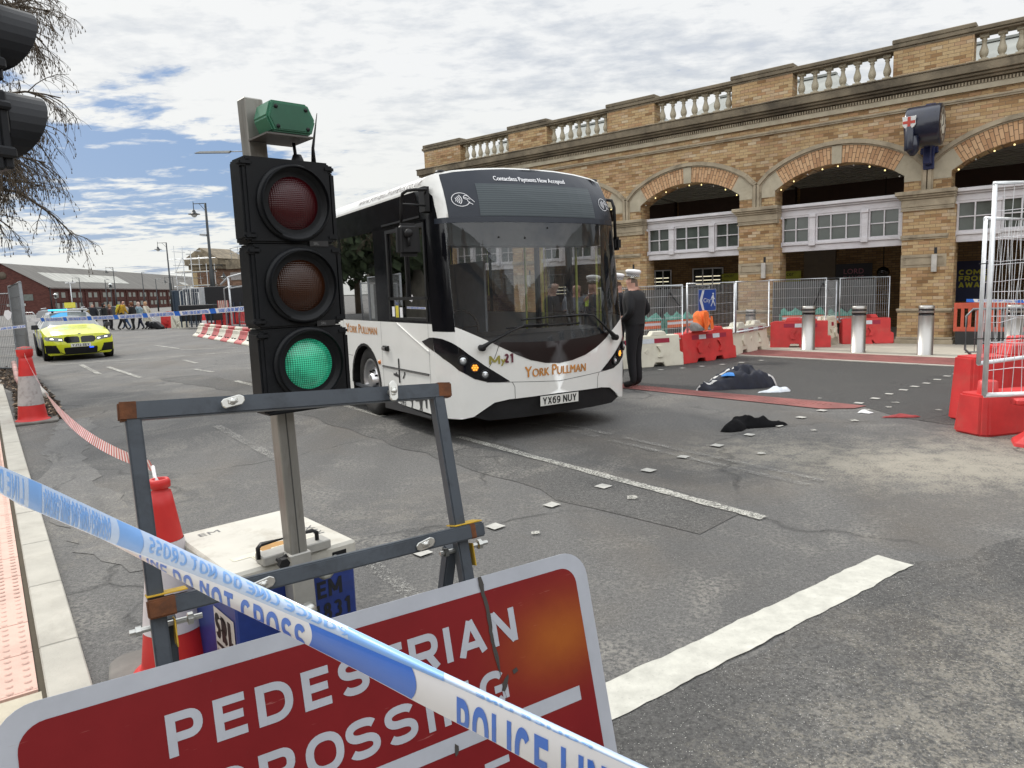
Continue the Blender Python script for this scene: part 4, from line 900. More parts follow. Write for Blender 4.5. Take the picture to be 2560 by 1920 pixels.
# interior
INT = pm('bus_interior', (0.05, 0.055, 0.065), 0.7); ING = pm('bus_panel_grey', (0.16, 0.18, 0.20), 0.6)
b = MB(); b.box(.03, BW - .03, .75, BL - .05, .36, .40); b.box(.05, BW - .05, 0.75, BL - .05, 2.40, 2.46, 1); b.box(.06, BW - .06, .42, .8, 2.15, 2.42, 1); b.box(.05, BW - .05, BL - .1, BL - .05, .4, 2.4); b.build('interior_shell', [INT, ING], BUS)
b = MB(); b.prism([(.30, .95), (.62, .95), (.70, 1.10), (.62, 1.16), (.34, 1.12)], .12, BW - .12, 'yz'); b.box(.12, BW - .12, .25, .60, .45, .95); b.build('dashboard', pm('dash_black', (0.03, 0.032, 0.036), 0.5), BUS, bevel=.02)
b = MB(); b.tube([(.62 + .21 * cos(t), .80 + .06 * sin(t), 1.22 + .20 * sin(t)) for t in frange(0, 2 * pi, 20)[:-1]], .014, 6, closed=True); b.tube([(.62, .66, 1.05), (.62, .80, 1.22)], .02); b.tube([(.42, .8, 1.22), (.82, .8, 1.22)], .012); b.build('steering_wheel', BKM, BUS)
b = MB(); b.box(.40, .86, 1.15, 1.60, .85, .97); b.box(.42, .84, 1.56, 1.70, .97, 1.62); b.box(.52, .74, 1.60, 1.70, 1.63, 1.85); b.build('driver_seat', pm('seat_cloth', (0.05, 0.03, 0.05), 0.9), BUS, bevel=.04)
b = MB(); b.box(1.02, 1.05, .95, 1.95, .45, 2.0); b.box(.1, 1.05, 1.90, 1.95, .45, 2.35); b.build('cab_partition', ING, BUS)
for i in range(6):
    for x in (.12, 1.45):
        b = MB(); y = 2.9 + i * .95; b.box(x, x + .88, y, y + .42, .80, .90); b.box(x, x + .42, y + .38, y + .48, .9, 1.55); b.box(x + .46, x + .88, y + .38, y + .48, .9, 1.55); b.box(x, x + .88, y + .1, y + .3, .4, .8); b.build('passenger_seat', MATS['seat_cloth'], BUS, bevel=.03)
POL = pm('grab_pole', (0.55, 0.62, 0.10), 0.4)
for (x, y) in ((1.15, 2.1), (1.42, 3.2), (1.05, 3.9), (1.42, 5.2), (2.28, .75), (2.3, 2.0)):
    b = MB(); b.tube([(x, y, .4), (x, y, 2.4)], .016, 8); b.build('grab_pole', POL, BUS)
# door on the kerb side
b = MB()
for a, e, z0, z1 in ((.36, .44, .32, 2.44), (1.10, 1.20, .32, 2.44), (1.88, 1.97, .32, 2.44), (.44, 1.10, .32, .45), (1.20, 1.88, .32, .45)): b.box(BW - .03, BW + .006, a, e, z0, z1)
b.build('door_frame', BKM, BUS)
# wipers
def fline(pts, n=4, off=.03):
    out = []
    for (a, c, o1), (e, f_, o2) in zip(pts, pts[1:]): out += [FN_(a + (e - a) * i / n, c + (f_ - c) * i / n, o1 + (o2 - o1) * i / n) for i in range(n)]
    return out + [FN_(pts[-1][0], pts[-1][1], pts[-1][2])]
for arm, bl in (([(.322, 1.04, .05), (.40, 1.09, .06), (.653, 1.206, .05), (.802, 1.253, .04), (1.1, 1.25, .02)], [(.60, 1.238, .012), (1.54, 1.238, .012)]), ([(2.064, 1.035, .05), (1.95, 1.12, .06), (1.733, 1.308, .05), (1.629, 1.327, .04), (1.25, 1.325, .02)], [(.778, 1.315, .012), (1.66, 1.338, .012)])):
    b = MB(); P = fline(arm, 3); n_ = len(P); b.tube(P, .02, 6, rr=[.032 - .022 * min(1, i / 5) for i in range(n_)]); b.lathe([(0, -.03), (.035, -.03), (.035, .03), (0, .03)], P[0], 10, axis='y')
    wp = b.build('wiper_arm', BKM, BUS); b = MB(); b.tube(fline(bl, 10), .009, 5); b.build('wiper_blade', BKM, wp)
# mirrors
x = -.30; b = MB()
arm = [(.02, .40, 2.70), (-.10, .10, 2.695), (-.22, .11, 2.69), (-.285, .16, 2.685), (-.30, .24, 2.665), (-.30, .285, 2.62), (-.30, .30, 2.55), (-.30, .33, 2.30)]
b.tube(arm, .017, 8); b.tube([(-.30, .295, 2.565), (-.02, .30, 2.56)], .012, 8); b.box(-.03, .03, .30, .44, 2.50, 2.76)
ma = b.build('mirror_arm', BKM, BUS, auto=True)
b = MB(); b.box(-.43, -.17, .10, .24, 2.02, 2.36, taper=(.92, .9)); o = b.build('mirror_housing', BKM, ma, bevel=.045, seg=3, smooth=False)
b = MB(); b.lathe([(0, -.05), (.04, -.04), (.045, 0), (.03, .03)], (-.33, .09, 2.25), 12, axis='y'); b.tube([(-.33, .07, 2.23), (-.33, .075, 2.12)], .014); b.build('mirror_bracket', BKM, ma)
b = MB(); b.tube([(BW - .02, .42, 2.72), (BW + .05, .30, 2.69), (BW + .07, .28, 2.6), (BW + .075, .27, 2.2)], .020, 8); mb_ = b.build('mirror_arm', BKM, BUS)
b = MB(); b.box(BW + .03, BW + .13, .20, .34, 2.08, 2.24); b.build('mirror_housing', BKM, ma if False else mb_, bevel=.03, seg=2)
# marks on the windscreen
b = MB()
for (x, z) in ((.62, 2.20), (.93, 2.19), (1.235, 2.30)): b.lathe([(0, -.004), (.012, 0)], FN_(x, z, .004), 8, axis='y')
b.build('glass_sensor', BKM, BUS)
# ================================================================ barriers, fences, bollards
PR = pm('plastic_red', (0.62, 0.045, 0.045), 0.42, var=0.12, sc=3, bstr=0.15, bsc=30, dirt=0.3, dcol=(0.40, 0.16, 0.12), dsc=4)
PW = pm('plastic_cream', (0.72, 0.69, 0.57), 0.5, var=0.06, sc=3, bstr=0.15, bsc=30, dirt=0.35, dcol=(0.38, 0.33, 0.24), dsc=3)
RFW = pm('reflective_white', (0.62, 0.66, 0.70), 0.4, var=0.06, sc=20); RFR = pm('reflective_red', (0.33, 0.02, 0.05), 0.35, var=0.1, sc=20)
GALV = pm('galvanised', (0.60, 0.62, 0.64), 0.42, metal=0.55, var=0.12, sc=12, dirt=0.2, dcol=(0.25, 0.25, 0.25))
GALVD = pm('galvanised_dark', (0.20, 0.21, 0.22), 0.5, metal=0.4, var=0.12, sc=12)
STEEL = pm('brushed_steel', (0.46, 0.445, 0.42), 0.42, metal=1.0, var=0.03, sc=3)
def water_barrier(Ln, label, loc, rz, red=True, H=.62, D=.40, group='water filled barriers on the right', band=(1, 0, 1, 0, 1)):
    t = thing('water_barrier', label, 'barrier', loc, rz, group); m = PR if red else PW; h = Ln / 2
    b = MB(); prof = [(-h, 0), (-h + .42, 0), (-h + .46, .085), (-h + .64, .085), (-h + .68, 0), (h - .68, 0), (h - .64, .085), (h - .46, .085), (h - .42, 0), (h, 0), (h, H * .42), (h - .07, H * .45), (h - .07, H), (-h + .09, H), (-h + .0, H - .03), (-h, H * .45)]
    b.prism(prof, -D / 2, D / 2)
    for v in b.bm.verts:
        k = 1 - .30 * (v.co.z / H); v.co.y *= k
    b.build('body', m, t, bevel=.012, seg=2)
    b = MB()
    for x0 in (-h + .32, h - .70):
        for y0, y1 in ((-.13, -.02), (.03, .12)):
            b.box(x0 + (.04 if y0 > 0 else 0), x0 + .36 + (.04 if y0 > 0 else 0), y0, y1, H - .002, H + .085, taper=(.72, .8))
    b.build('lug', m, t, bevel=.01)
    for fy, sg in ((-1, -1), (1, 1)):
        def fn(x, z, o=.004): return Vector((x, sg * (D / 2 * (1 - .30 * z / H) + o), z))
        b = MB(); n = len(band); w0 = -h + .30; ww = (Ln - .60) / n
        for i, c in enumerate(band): b.patch([(w0 + i * ww, H - .145), (w0 + (i + 1) * ww, H - .145), (w0 + (i + 1) * ww, H - .055), (w0 + i * ww, H - .055)], fn, mi=0 if c else 1)
        b.build('reflective_band', [RFR, RFW], t, auto=True)
    b = MB(); sg = -1
    for cx, d_ in ((-h + .52, -1), (h - .52, 1)):
        P = [(cx - .05 * d_, .20), (cx + .05 * d_, .20), (cx + .10 * d_, .31), (cx + .03 * d_, .42), (cx - .07 * d_, .42), (cx, .31)]
        b.prism(P, -D / 2 * .80 - .0, -D / 2 * .80 + .02)
        for v in b.bm.verts[-12:]: v.co.y = -(D / 2 * (1 - .30 * v.co.z / H)) - (.035 if v.co.y < -D / 2 * .8 + .01 else -.01)
    for v in b.bm.verts: pass
    b.prism([(-.05, .31), (0, .25), (.05, .31), (0, .37)], -D / 2 * .87 - .006, -D / 2 * .8)
    b.build('moulded_rib', m, t)
    return t
def between(p, q): 
    a, c = Vector(p), Vector(q); return ((a.x + c.x) / 2, (a.y + c.y) / 2, 0), atan2(c.y - a.y, c.x - a.x), (c - a).length
def wb(p, q, label, red, zb=0.0, **k):
    l, r_, n = between(p, q); d = Vector((-sin(r_), cos(r_))) * .2
    return water_barrier(n, label, (l[0] + d.x, l[1] + d.y, zb), r_, red, **k)
wb((1.93, 13.75), (3.48, 14.22), 'cream water barrier nearest the bus, half behind the standing officer', False, band=(1, 0, 1))
wb((3.50, 14.33), (4.88, 15.27), 'red water barrier below the blue City sign', True, band=(1, 0, 1, 0, 1))
wb((4.96, 15.68), (6.24, 17.05), 'cream water barrier between two red ones, left of the bollards', False, band=(1, 0, 1, 0, 1))
wb((6.28, 17.13), (7.52, 16.62), 'red water barrier directly behind the leftmost steel bollard', True, zb=.012, band=(1, 0, 1))
wb((7.55, 16.80), (8.06, 17.34), 'short cream water barrier end on between two red ones', False, zb=.012, band=(1, 1))
wb((8.10, 17.28), (9.22, 17.02), 'red water barrier against the brick pier behind the middle bollard', True, zb=.012, band=(1, 0, 1))
def mesh_fence(Ln, H, label, loc, rz, z0=0.0, mat=None, nv=None, nh=4, group='mesh fence panels', tube=.019, wr=.0028, wob=.0, name='mesh_fence_panel'):
    t = thing(name, label, 'fence panel', loc, rz, group); m = mat or GALV; h = Ln / 2
    b = MB(); b.tube([(-h, 0, z0), (-h, 0, z0 + H), (h, 0, z0 + H), (h, 0, z0), (-h, 0, z0)], tube, 8)
    for x in (-h, h): b.lathe([(tube, 0), (tube, .01)], (x, 0, z0 - .01 + H), 8)
    b.build('fence_frame', m, t)
    b = MB(); nv = nv or int(Ln / .047); r = random.Random(int(Ln * 1000 + loc[0] * 77))
    for i in range(1, nv):
        x = -h + Ln * i / nv
        if wob: 
            b.tube([(x + r.uniform(-wob, wob), r.uniform(-wob, wob), z0 + H * k / 6) for k in range(7)], wr, 3)
        else: b.tube([(x, 0, z0), (x, 0, z0 + H)], wr, 3)
    for k in range(1, nh + 1):
        z = z0 + H * k / (nh + 1)
        b.tube([(-h + Ln * i / 8, (.006 + r.uniform(-wob, wob)), z + r.uniform(-wob, wob)) for i in range(9)], wr, 3)
    b.build('wire_mesh', m, t); return t
def mf(p, q, H, label, z0, **k):
    l, r_, n = between(p, q); return mesh_fence(n, H, label, l, r_, z0, **k)
mf((1.55, 13.80), (3.50, 14.42), 1.08, 'low mesh fence panel standing behind the cream barrier by the officer', .52)
F2 = mf((3.62, 14.52), (4.90, 15.52), 1.10, 'low mesh fence panel with the blue City sign on it', .52)
mf((4.96, 15.62), (6.22, 17.08), 1.10, 'low mesh fence panel in front of the middle brick pier', .52)
mf((6.30, 17.30), (7.50, 16.88), 1.10, 'low mesh fence panel behind the leftmost steel bollard', .53)
mf((7.53, 16.95), (8.05, 17.55), 1.02, 'narrow low mesh fence panel turned end on', .55)
mf((8.12, 17.52), (9.20, 17.26), 1.06, 'low mesh fence panel ending at the brick pier', .55)
# City sign
CB = pm('sign_blue', (0.012, 0.06, 0.30), 0.4, var=0.05); 
l, r_, n = between((3.62, 14.52), (4.90, 15.52)); 
t = thing('direction_sign', 'blue City pedestrian direction sign with white arrow and walking figure', 'sign', (4.10, 14.87, 1.27), r_)
t.scale = (1.3, 1, 1); b = MB(); b.box(-.23, .23, -.035, -.028, -.225, .225); b.build('sign_plate', CB, t, bevel=.003)
b = MB(); f = lambda x, z: Vector((x, -.038, z))
b.patch([(-.20, 0), (-.13, .205), (-.075, .205), (-.135, 0), (-.075, -.205), (-.13, -.205)], f)
b.text('City', f, .085, -.10, -.045, fit=.18, bold=.01)
b.lathe([(0, 0), (.022, 0)], (.15, -.0385, .125), 10, axis='y')
b.patch([(.13, .095), (.165, .10), (.175, .04), (.20, .02), (.195, .005), (.165, .02), (.165, -.02), (.185, -.06), (.205, -.13), (.19, -.135), (.165, -.07), (.15, -.04), (.13, -.08), (.10, -.135), (.085, -.13), (.115, -.07), (.13, -.01), (.135, .04), (.115, .03), (.10, -.005), (.088, 0), (.105, .05)], f)
for (x0, x1, z0, z1) in ((-.228, .228, .218, .224), (-.228, .228, -.224, -.218), (-.228, -.222, -.217, .217), (.222, .228, -.217, .217)): b.patch([(x0, z0), (x1, z0), (x1, z1), (x0, z1)], f)
b.build('sign_lettering', RFW, t)
# bollards
def bollard(label, x, y, r=.144, h=1.0):
    t = thing('steel_bollard', label, 'bollard', (x, y, .012), 0, 'steel bollards along the forecourt')
    b = MB(); b.lathe([(r + .012, 0), (r + .012, .008), (r, .01), (r, .80)], n=32); b.lathe([(r, .856), (r, .895)], n=32); b.lathe([(r, .932), (r, h - .012), (r - .012, h), (0, h)], n=32); b.build('post', STEEL, t, auto=True)
    for z in (.80, .895):
        e = .056 if z == .80 else .037
        b = MB(); b.lathe([(r, z), (r - .004, z + .002), (r - .004, z + e - .002), (r, z + e)], n=32); b.build('black_band', BK, t)
    return t
b1 = bollard('steel bollard in front of a red barrier, leftmost of the large ones', 6.86, 16.32)
def bdup(label, x, y, s=1): return dup(b1, label, (x, y, .012), 0, scale=(s, s, s))
bdup('steel bollard in the middle of the row, left of the brick pier', 7.53, 15.33); bdup('steel bollard standing in front of the brick pier', 8.44, 14.40)
bdup('steel bollard behind the tall mesh fence at the right edge', 9.45, 13.30); bdup('small steel bollard behind the fence beside the middle pier', 6.28, 18.55, .88)
b = MB(); b.box(-.12, .12, -.06, .06, 0, .95); t = b.build('grey_post', pm('grey_paint', (0.13, 0.135, 0.14), 0.6), bevel=.01, loc=(2.62, 15.6, 0)); tag(t, 'square dark grey post behind the fence right of the officer', 'post')
# planks and netting behind the fences
OP = pm('plank_orange', (0.62, 0.16, 0.07), 0.6, var=.15); GN = pm('green_netting', (0.10, 0.27, 0.22), 0.8, var=0.25, sc=20); 
def plank(label, p, q, z=.62):
    l, r_, n = between(p, q); t = thing('plank_barrier', label, 'barrier', (*l[:2], 0), r_, 'orange and white plank barriers with green netting')
    b = MB(); h = n / 2; b.box(-h, h, -.015, .015, z, z + .07); b.box(-h, h, -.015, .015, z + .13, z + .17); b.build('plank', OP, t); b = MB(); b.box(-h, h, -.014, .014, z + .0705, z + .1295); b.build('reflective_strip', RFW, t)
    b = MB(); r = random.Random(int(n * 99)); N_ = 12
    for k in range(2):
        P = [(-h + n * i / N_, (-.03 if k == 0 else .05)) for i in range(N_ + 1)]
        for i in range(N_):
            s0, s1 = .06 * sin(i * 1.9), .06 * sin((i + 1) * 1.9)
            b.face([(P[i][0], -.02, z + .18), (P[i + 1][0], -.02, z + .18), (P[i + 1][0], .05, z + .31 + s1), (P[i][0], .05, z + .31 + s0)]) if k == 0 else b.face([(P[i][0], .05, z + .31 + s0), (P[i + 1][0], .05, z + .31 + s1), (P[i + 1][0], .16, z + .1), (P[i][0], .16, z + .1)])
    for x in (-h, h): b.box(x - .03, x + .03, -.03, .12, 0, z + .2)
    b.build('netting', GN, t)
plank('plank barrier with green netting behind the leftmost fence panel', (2.3, 15.9), (3.5, 16.4)); plank('plank barrier with green netting behind the City sign fence', (3.6, 16.45), (4.6, 17.0))
plank('plank barrier with green netting behind the leftmost steel bollard', (6.9, 18.1), (7.9, 17.85), .55); plank('plank barrier with green netting behind the narrow end on panel', (8.0, 17.85), (8.85, 17.6), .5)
# sheeted frames in the arch openings
SH = glassmat('scaffold_sheet', (0.35, 0.35, 0.35), 0.0, 0.5, (0.16, 0.165, 0.165), 0.62)
def sheeted(label, p, q, H=1.55):
    l, r_, n = between(p, q); t = thing('sheeted_frame', label, 'fence panel', (*l[:2], 0), r_, 'mesh panels hung with grey sheeting'); h = n / 2
    b = MB(); b.tube([(-h, 0, 0), (-h, 0, H), (h, 0, H), (h, 0, 0)], .018, 6); b.build('fence_frame', GALVD, t)
    b = MB(); N_ = 16
    for i in range(N_): 
        a, c = -h + n * i / N_, -h + n * (i + 1) / N_; b.face([(a, .03 * sin(i * 1.3), .1), (c, .03 * sin(i * 1.3 + 1.3), .1), (c, .03 * sin(i * 2.1 + 2.1), H - .05), (a, .03 * sin(i * 2.1), H - .05)])
    b.build('sheeting', SH, t)
    b = MB(); b.tube([(-h * .4, -.06, .1), (0, -.05, H - .1), (h * .8, -.06, .2)], .03, 6); b.build('brace', pm('brace_dark', (.03, .03, .032), .6), t)
sheeted('grey sheeted panel behind the City sign', (2.7, 17.2), (5.3, 18.9)); sheeted('grey sheeted panel under the arch behind the bollards', (6.9, 18.65), (9.0, 17.55), 1.62)
# orange coat on the fence
t = thing('hi_vis_jacket', 'orange hi vis jacket with grey sleeves draped on the fence under the City sign', 'jacket', (3.98, 14.62, .66), R(36))
b = MB(); N_ = 20
prev = None
for i in range(N_ + 1):
    a = pi * i / N_; row = []
    for k, (r_, y) in enumerate(((.28, .10), (.27, .0), (.18, -.06), (.10, -.08), (.03, -.07))):
        w_ = .02 * sin(7 * a + k * 1.3); row.append(b.bm.verts.new((-(r_ + w_) * cos(a), y + .03 * sin(9 * a + k), (r_ + w_) * 1.45 * sin(a) - .0)))
    if prev:
        for k in range(4):
            f = b.bm.faces.new((prev[k], row[k], row[k + 1], prev[k + 1])); f.smooth = True; f.material_index = 1 if i < 4 or i > 15 else 0
    prev = row
b.build('jacket_cloth', [pm('hi_vis_orange', (0.95, 0.20, 0.04), 0.7, var=.1, sc=15, emit=None), pm('jacket_grey', (0.30, 0.29, 0.28), 0.8, var=.2, sc=15)], t)
b = MB(); b.patch([(-.14, .38), (.03, .39), (.05, .30), (.0, .02), (-.06, -.01), (-.11, .03), (-.15, .22)], lambda x, z: Vector((x, -.11 + .02 * sin(x * 60) , z)), frange(-.15, .05, 10), [.1, .2, .3]); b.patch([(.10, .30), (.16, .28), (.19, .04), (.14, .0), (.11, .08)], lambda x, z: Vector((x, -.10 + .015 * sin(x * 60), z)), frange(.1, .2, 5), [.1, .2]); b.build('jacket_flap', MATS['hi_vis_orange'], t)
# right hand cluster
def solid_barrier(name_label, loc, rz, Ln, H, D, prof_r=.06):
    t = thing('water_barrier', name_label, 'barrier', loc, rz, 'red water barriers at the right edge')
    h, d = Ln / 2, D / 2
    b = MB(); b.prism([(-h + prof_r, -d), (h, -d), (h, d), (-h + prof_r, d), (-h, d - prof_r), (-h, -d + prof_r)], 0.0, H, 'xy')
    for v in b.bm.verts:
        if v.co.z > .1: v.co.y *= .82; v.co.x = v.co.x if v.co.x > 0 else v.co.x + .03
    b.build('body', PR, t, bevel=.02, seg=2); return t
t = solid_barrier('red barrier end with a round peg on top, nearest at the right edge', (5.12, 7.26, 0), R(14), .98, .415, .42)
b = MB(); b.lathe([(.095, 0), (.085, .13), (.07, .14), (0, .14)], (-.30, -.05, .412), 16); b.build('peg', PR, t)
b = MB(); b.lathe([(.03, 0), (.022, .012), (0, .013)], (.28, -.215, .12), 12, axis='y'); b.build('drain_hole', BKM, t)
t = solid_barrier('taller red barrier behind the one with the peg, under the mesh fence', (5.86, 7.98, 0), R(10), 1.75, .72, .42)
b = MB(); 
for x in (-.36, .15): b.box(x, x + .30, -.12, .10, .718, .83, taper=(.75, .8))
b.build('lug', PR, t, bevel=.012); b = MB(); b.box(-.45, .05, -.19, -.165, .12, .60); b.build('moulded_rib', PR, t, bevel=.02)
t = solid_barrier('red barrier seen through the tall mesh fence', (7.1, 9.75, 0), R(20), 1.5, .66, .40)
b = MB(); b.box(-.3, .0, -.1, .1, .658, .76, taper=(.75, .8)); b.build('lug', PR, t, bevel=.012)
FP = mesh_fence(2.2, 1.95, 'tall white mesh fence panel at the right edge, nearest the camera', (5.56, 6.60, 0), R(-1), z0=.49, nv=26, nh=7, group='tall white mesh fence panels', tube=.024, wr=.0035, wob=.012, mat=pm('zinc_white', (0.72, 0.74, 0.76), 0.4, metal=.25, var=.08, sc=10, dirt=.2, dcol=(.3, .3, .3)))
t = mesh_fence(2.6, 1.42, 'tall white mesh fence panel leaning behind the nearest one', (5.82, 7.62, 0), R(27), z0=.74, nv=46, nh=6, group='tall white mesh fence panels', tube=.022, wr=.003, wob=.018, mat=MATS['zinc_white'])
b = MB(); b.tube([(4.40, 6.7, 1.72), (4.75, 6.6, 1.73)], .005, 5); b.tube([(4.38, 6.7, 1.02), (4.95, 6.55, 1.02)], .005, 5); tag(b.build('cable_tie', BKM), 'black ties binding the two tall mesh fence panels together', 'tie')
t = thing('fence_foot', 'red flared plastic fence foot at the right edge below the tall mesh fence', 'fence foot', (5.02, 6.55, 0), 0)
b = MB(); b.lathe([(.30, 0), (.29, .03), (.20, .10), (.15, .2), (.13, .30), (.13, .40), (0, .40)], n=6, sm=False); b.build('base', PR, t, bevel=.01)
b = MB(); b.box(-.33, .3, -.07, .07, .40, .46); b.lathe([(.03, -.335), (0, -.335)], (0, 0, .43), 8, 0, 'x'); b.build('top_plate', PR, t, bevel=.015)
# orange plastic barrier by the pier, blue tape above
t = thing('plastic_barrier', 'orange slotted plastic barrier with black foot under the arch right of the pier', 'barrier', (10.95, 15.65, .012), R(-39))
b = MB(); ORG = pm('plastic_orange', (0.60, 0.11, 0.06), .5, var=.1)
b.box(-1.0, 1.0, -.02, .02, .82, .95); b.box(-1.0, 1.0, -.02, .02, .30, .40)
for i in range(15): x = -1.0 + i * .138; b.box(x, x + .065, -.018, .018, .40, .82)
b.build('panel', ORG, t); b = MB(); b.box(-.95, .95, -.06, .06, 0, .30); b.build('foot', pm('dark_foot', (.03, .03, .03), .7), t)
t = thing('pedestrian_barrier', 'grey steel hoop barrier beyond the tall mesh fence', 'barrier', (9.2, 12.55, .012), R(-15))
b = MB(); b.tube([(-.9, 0, .15), (-1.0, 0, .25), (-1.0, 0, .85), (-.9, 0, .97), (.9, 0, .97), (1.0, 0, .85), (1.0, 0, .2)], .022, 8); b.build('frame', GALVD, t)
b = MB(); [b.tube([(x, 0, .2), (x, 0, .95)], .008, 5) for x in frange(-.85, .85, 12)]; b.tube([(-1, 0, .2), (1, 0, .2)], .014); b.build('bars', GALVD, t)
# posters inside, globe lamp
def wallsign(name, label, u, z, wd, ht, bgc, draw, y=-5.93, cat='poster'):
    # placed on the inner wall; converts station coordinates to world
    M_ = Matrix.Translation(SP0) @ Matrix.Rotation(TH + pi / 2, 4, 'Z'); p = M_ @ Vector((u, y, z))
    t = thing(name, label, cat, p, TH + pi / 2 + pi); b = MB(); b.box(-wd / 2, wd / 2, -.0, .03, -ht / 2, ht / 2); b.build('panel', bgc, t)
    b = MB(); mats = draw(b); b.build('lettering', mats, t); return t
FO = lambda i: (lambda x, z: Vector((x, -.004 - .002 * i, z))); f = FO(0); YL = pm('poster_yellow', (0.45, 0.43, 0.03), .6); YB = pm('poster_board', (0.40, 0.40, 0.03), .6); NV = pm('poster_navy', (0.008, 0.012, 0.05), .5); PK = pm('poster_pink', (0.35, .12, .16), .6)
M_ = Matrix.Translation(SP0) @ Matrix.Rotation(TH + pi / 2, 4, 'Z')
wallsign('poster', 'navy COME FROM AWAY poster with yellow lettering right of the brick pier', -.62, 1.42, .72, 1.02, NV, lambda b: (b.stext('COME', FO, .13, 0, .16, w=.24, fit=.60, align='CENTER'), b.stext('FROM', FO, .13, 0, .0, w=.24, fit=.60, align='CENTER'), b.stext('AWAY', FO, .13, 0, -.16, w=.24, fit=.60, align='CENTER'), YL)[-1], y=-2.5)
wallsign('poster', 'dark LORD OF THE DANCE poster under the wide arch', 3.04, 1.68, 1.1, .75, pm('poster_black', (.012, .008, .014), .5), lambda b: (b.text('LORD', f, .16, 0, .05, fit=.6, align='CENTER'), b.text('DANCE', f, .16, 0, -.17, fit=.62, align='CENTER'), PK)[-1])
wallsign('sign', 'yellow Cancer shop sign left of the bollards', 5.1, 1.72, .80, .36, YB, lambda b: (b.text('Cancer', f, .15, -.38, .02, fit=.55), BKM)[-1], cat='sign')
wallsign('sign', 'yellow Cancer Care sign half hidden behind the middle pier', 7.11, 1.73, .70, .36, YB, lambda b: (b.text('Cancer', f, .13, -.38, .05, fit=.5), b.text('Care', f, .13, -.38, -.14, fit=.3), BKM)[-1], y=-5.85, cat='sign')
p = M_ @ Vector((-.75, -5.3, 0)); t = thing('globe_lamp', 'polished globe light hanging under the arch left of the brick pier', 'lamp', (10.48, 20.03, 1.72), 0)
b = MB(); b.lathe([(0, -.17), (.07, -.155), (.13, -.11), (.165, -.04), (.17, 0), (.165, .04), (.13, .11), (.07, .155), (0, .17)], n=20); b.build('globe', pm('globe_dark', (.05, .05, .05), .08, metal=.9), t); b = MB(); b.tube([(0, 0, .16), (0, 0, 3.3)], .012); b.build('rod', BKM, t)
# ---- station clock on the wall
t = thing('station_clock', 'dark blue double sided drum clock with red cross shield bracketed on the station wall', 'clock', SP0, TH + pi / 2)
NVY = pm('clock_navy', (0.010, 0.013, 0.030), .3, coat=.3, var=.15); CW = pm('clock_white', (0.62, 0.60, 0.52), .5, var=.05)
UCK, ZK, YK = .02, 4.86, .70
b = MB(); b.lathe([(0, -.34), (.40, -.34), (.43, -.33), (.44, -.30), (.44, .30), (.43, .33), (.40, .34), (0, .34)], (UCK + .02, YK, ZK), 36, axis='x'); b.build('drum', NVY, t)
for sg in (-1, 1):
    b = MB(); X = UCK + .02 + sg * .345
    b.lathe([(0, 0), (.385, 0)], (X, YK, ZK), 36, axis='x'); 
    for v in b.bm.verts: v.co.x = X
    b.lathe([(0, sg * .003), (.21, sg * .003)], (X, YK, ZK), 28, 1, 'x')
    for i in range(12):
        a = 2 * pi * i / 12; c_, s__ = cos(a), sin(a)
        for dk in ((-.022, .0, .022) if i % 3 == 0 else (-.014, .014)):
            P = []
            for r_, w_ in ((.24, -.007), (.24, .007), (.36, .007), (.36, -.007)): P.append((X + sg * .004, YK + r_ * c_ - (w_ + dk) * s__, ZK + r_ * s__ + (w_ + dk) * c_))
            b.face(P, 1)
    fc = b.build('clock_face', [NVY, CW], t)
    b = MB()
    for a, ln, w_ in ((R(75), .30, .012), (R(-25), .19, .018)):
        y_, z_ = cos(a), sin(a); b.prism([(YK - z_ * w_, ZK + y_ * w_), (YK + z_ * w_, ZK - y_ * w_), (YK + y_ * ln, ZK + z_ * ln)], X + sg * .008, X + sg * .014, 'yz')
    b.build('clock_hand', BKM, fc)
b = MB(); b.box(-.06 + UCK, .10 + UCK, .05, .33, 4.10, 4.62); b.box(-.09 + UCK, .13 + UCK, .02, .10, 4.0, 5.45); b.box(-.05 + UCK, .09 + UCK, .10, .36, 5.25, 5.40); b.box(-.16 + UCK, .20 + UCK, .02, .07, 4.35, 4.50); b.box(-.12 + UCK, .16 + UCK, .02, .35, 5.02, 5.16); b.build('bracket', pm('bracket_blue', (0.012, 0.02, 0.09), .5), t, bevel=.02)
b = MB(); b.lathe([(0, -.05), (.09, -.04), (.1, 0), (.1, .45), (.04, .52), (0, .52)], (UCK + .24, YK + .42, 4.36), 10); b.lathe([(.05, 0), (.13, .1), (.12, .4), (.02, .42)], (UCK + .18, YK + .34, 4.22), 8); b.build('drum_scroll', NVY, t)
b = MB(); shd = [(-.16, .17), (-.13, .15), (0, .155), (.13, .15), (.16, .17), (.145, .05), (.15, -.05), (.10, -.12), (0, -.17), (-.10, -.12), (-.15, -.05), (-.145, .05)]
b.prism([(UCK + .24 + a * .85, ZK + .04 + c * .85) for a, c in shd], YK + .46, YK + .50, 'xz'); b.build('shield', pm('shield_white', (.68, .68, .66), .4), t, bevel=.006)
b = MB(); b.box(UCK + .24 - .03, UCK + .24 + .03, YK + .500, YK + .506, ZK - .07, ZK + .165); b.box(UCK + .24 - .12, UCK + .24 + .12, YK + .500, YK + .505, ZK + .02, ZK + .08); b.build('shield_cross', pm('shield_red', (.50, .05, .025), .4), t)
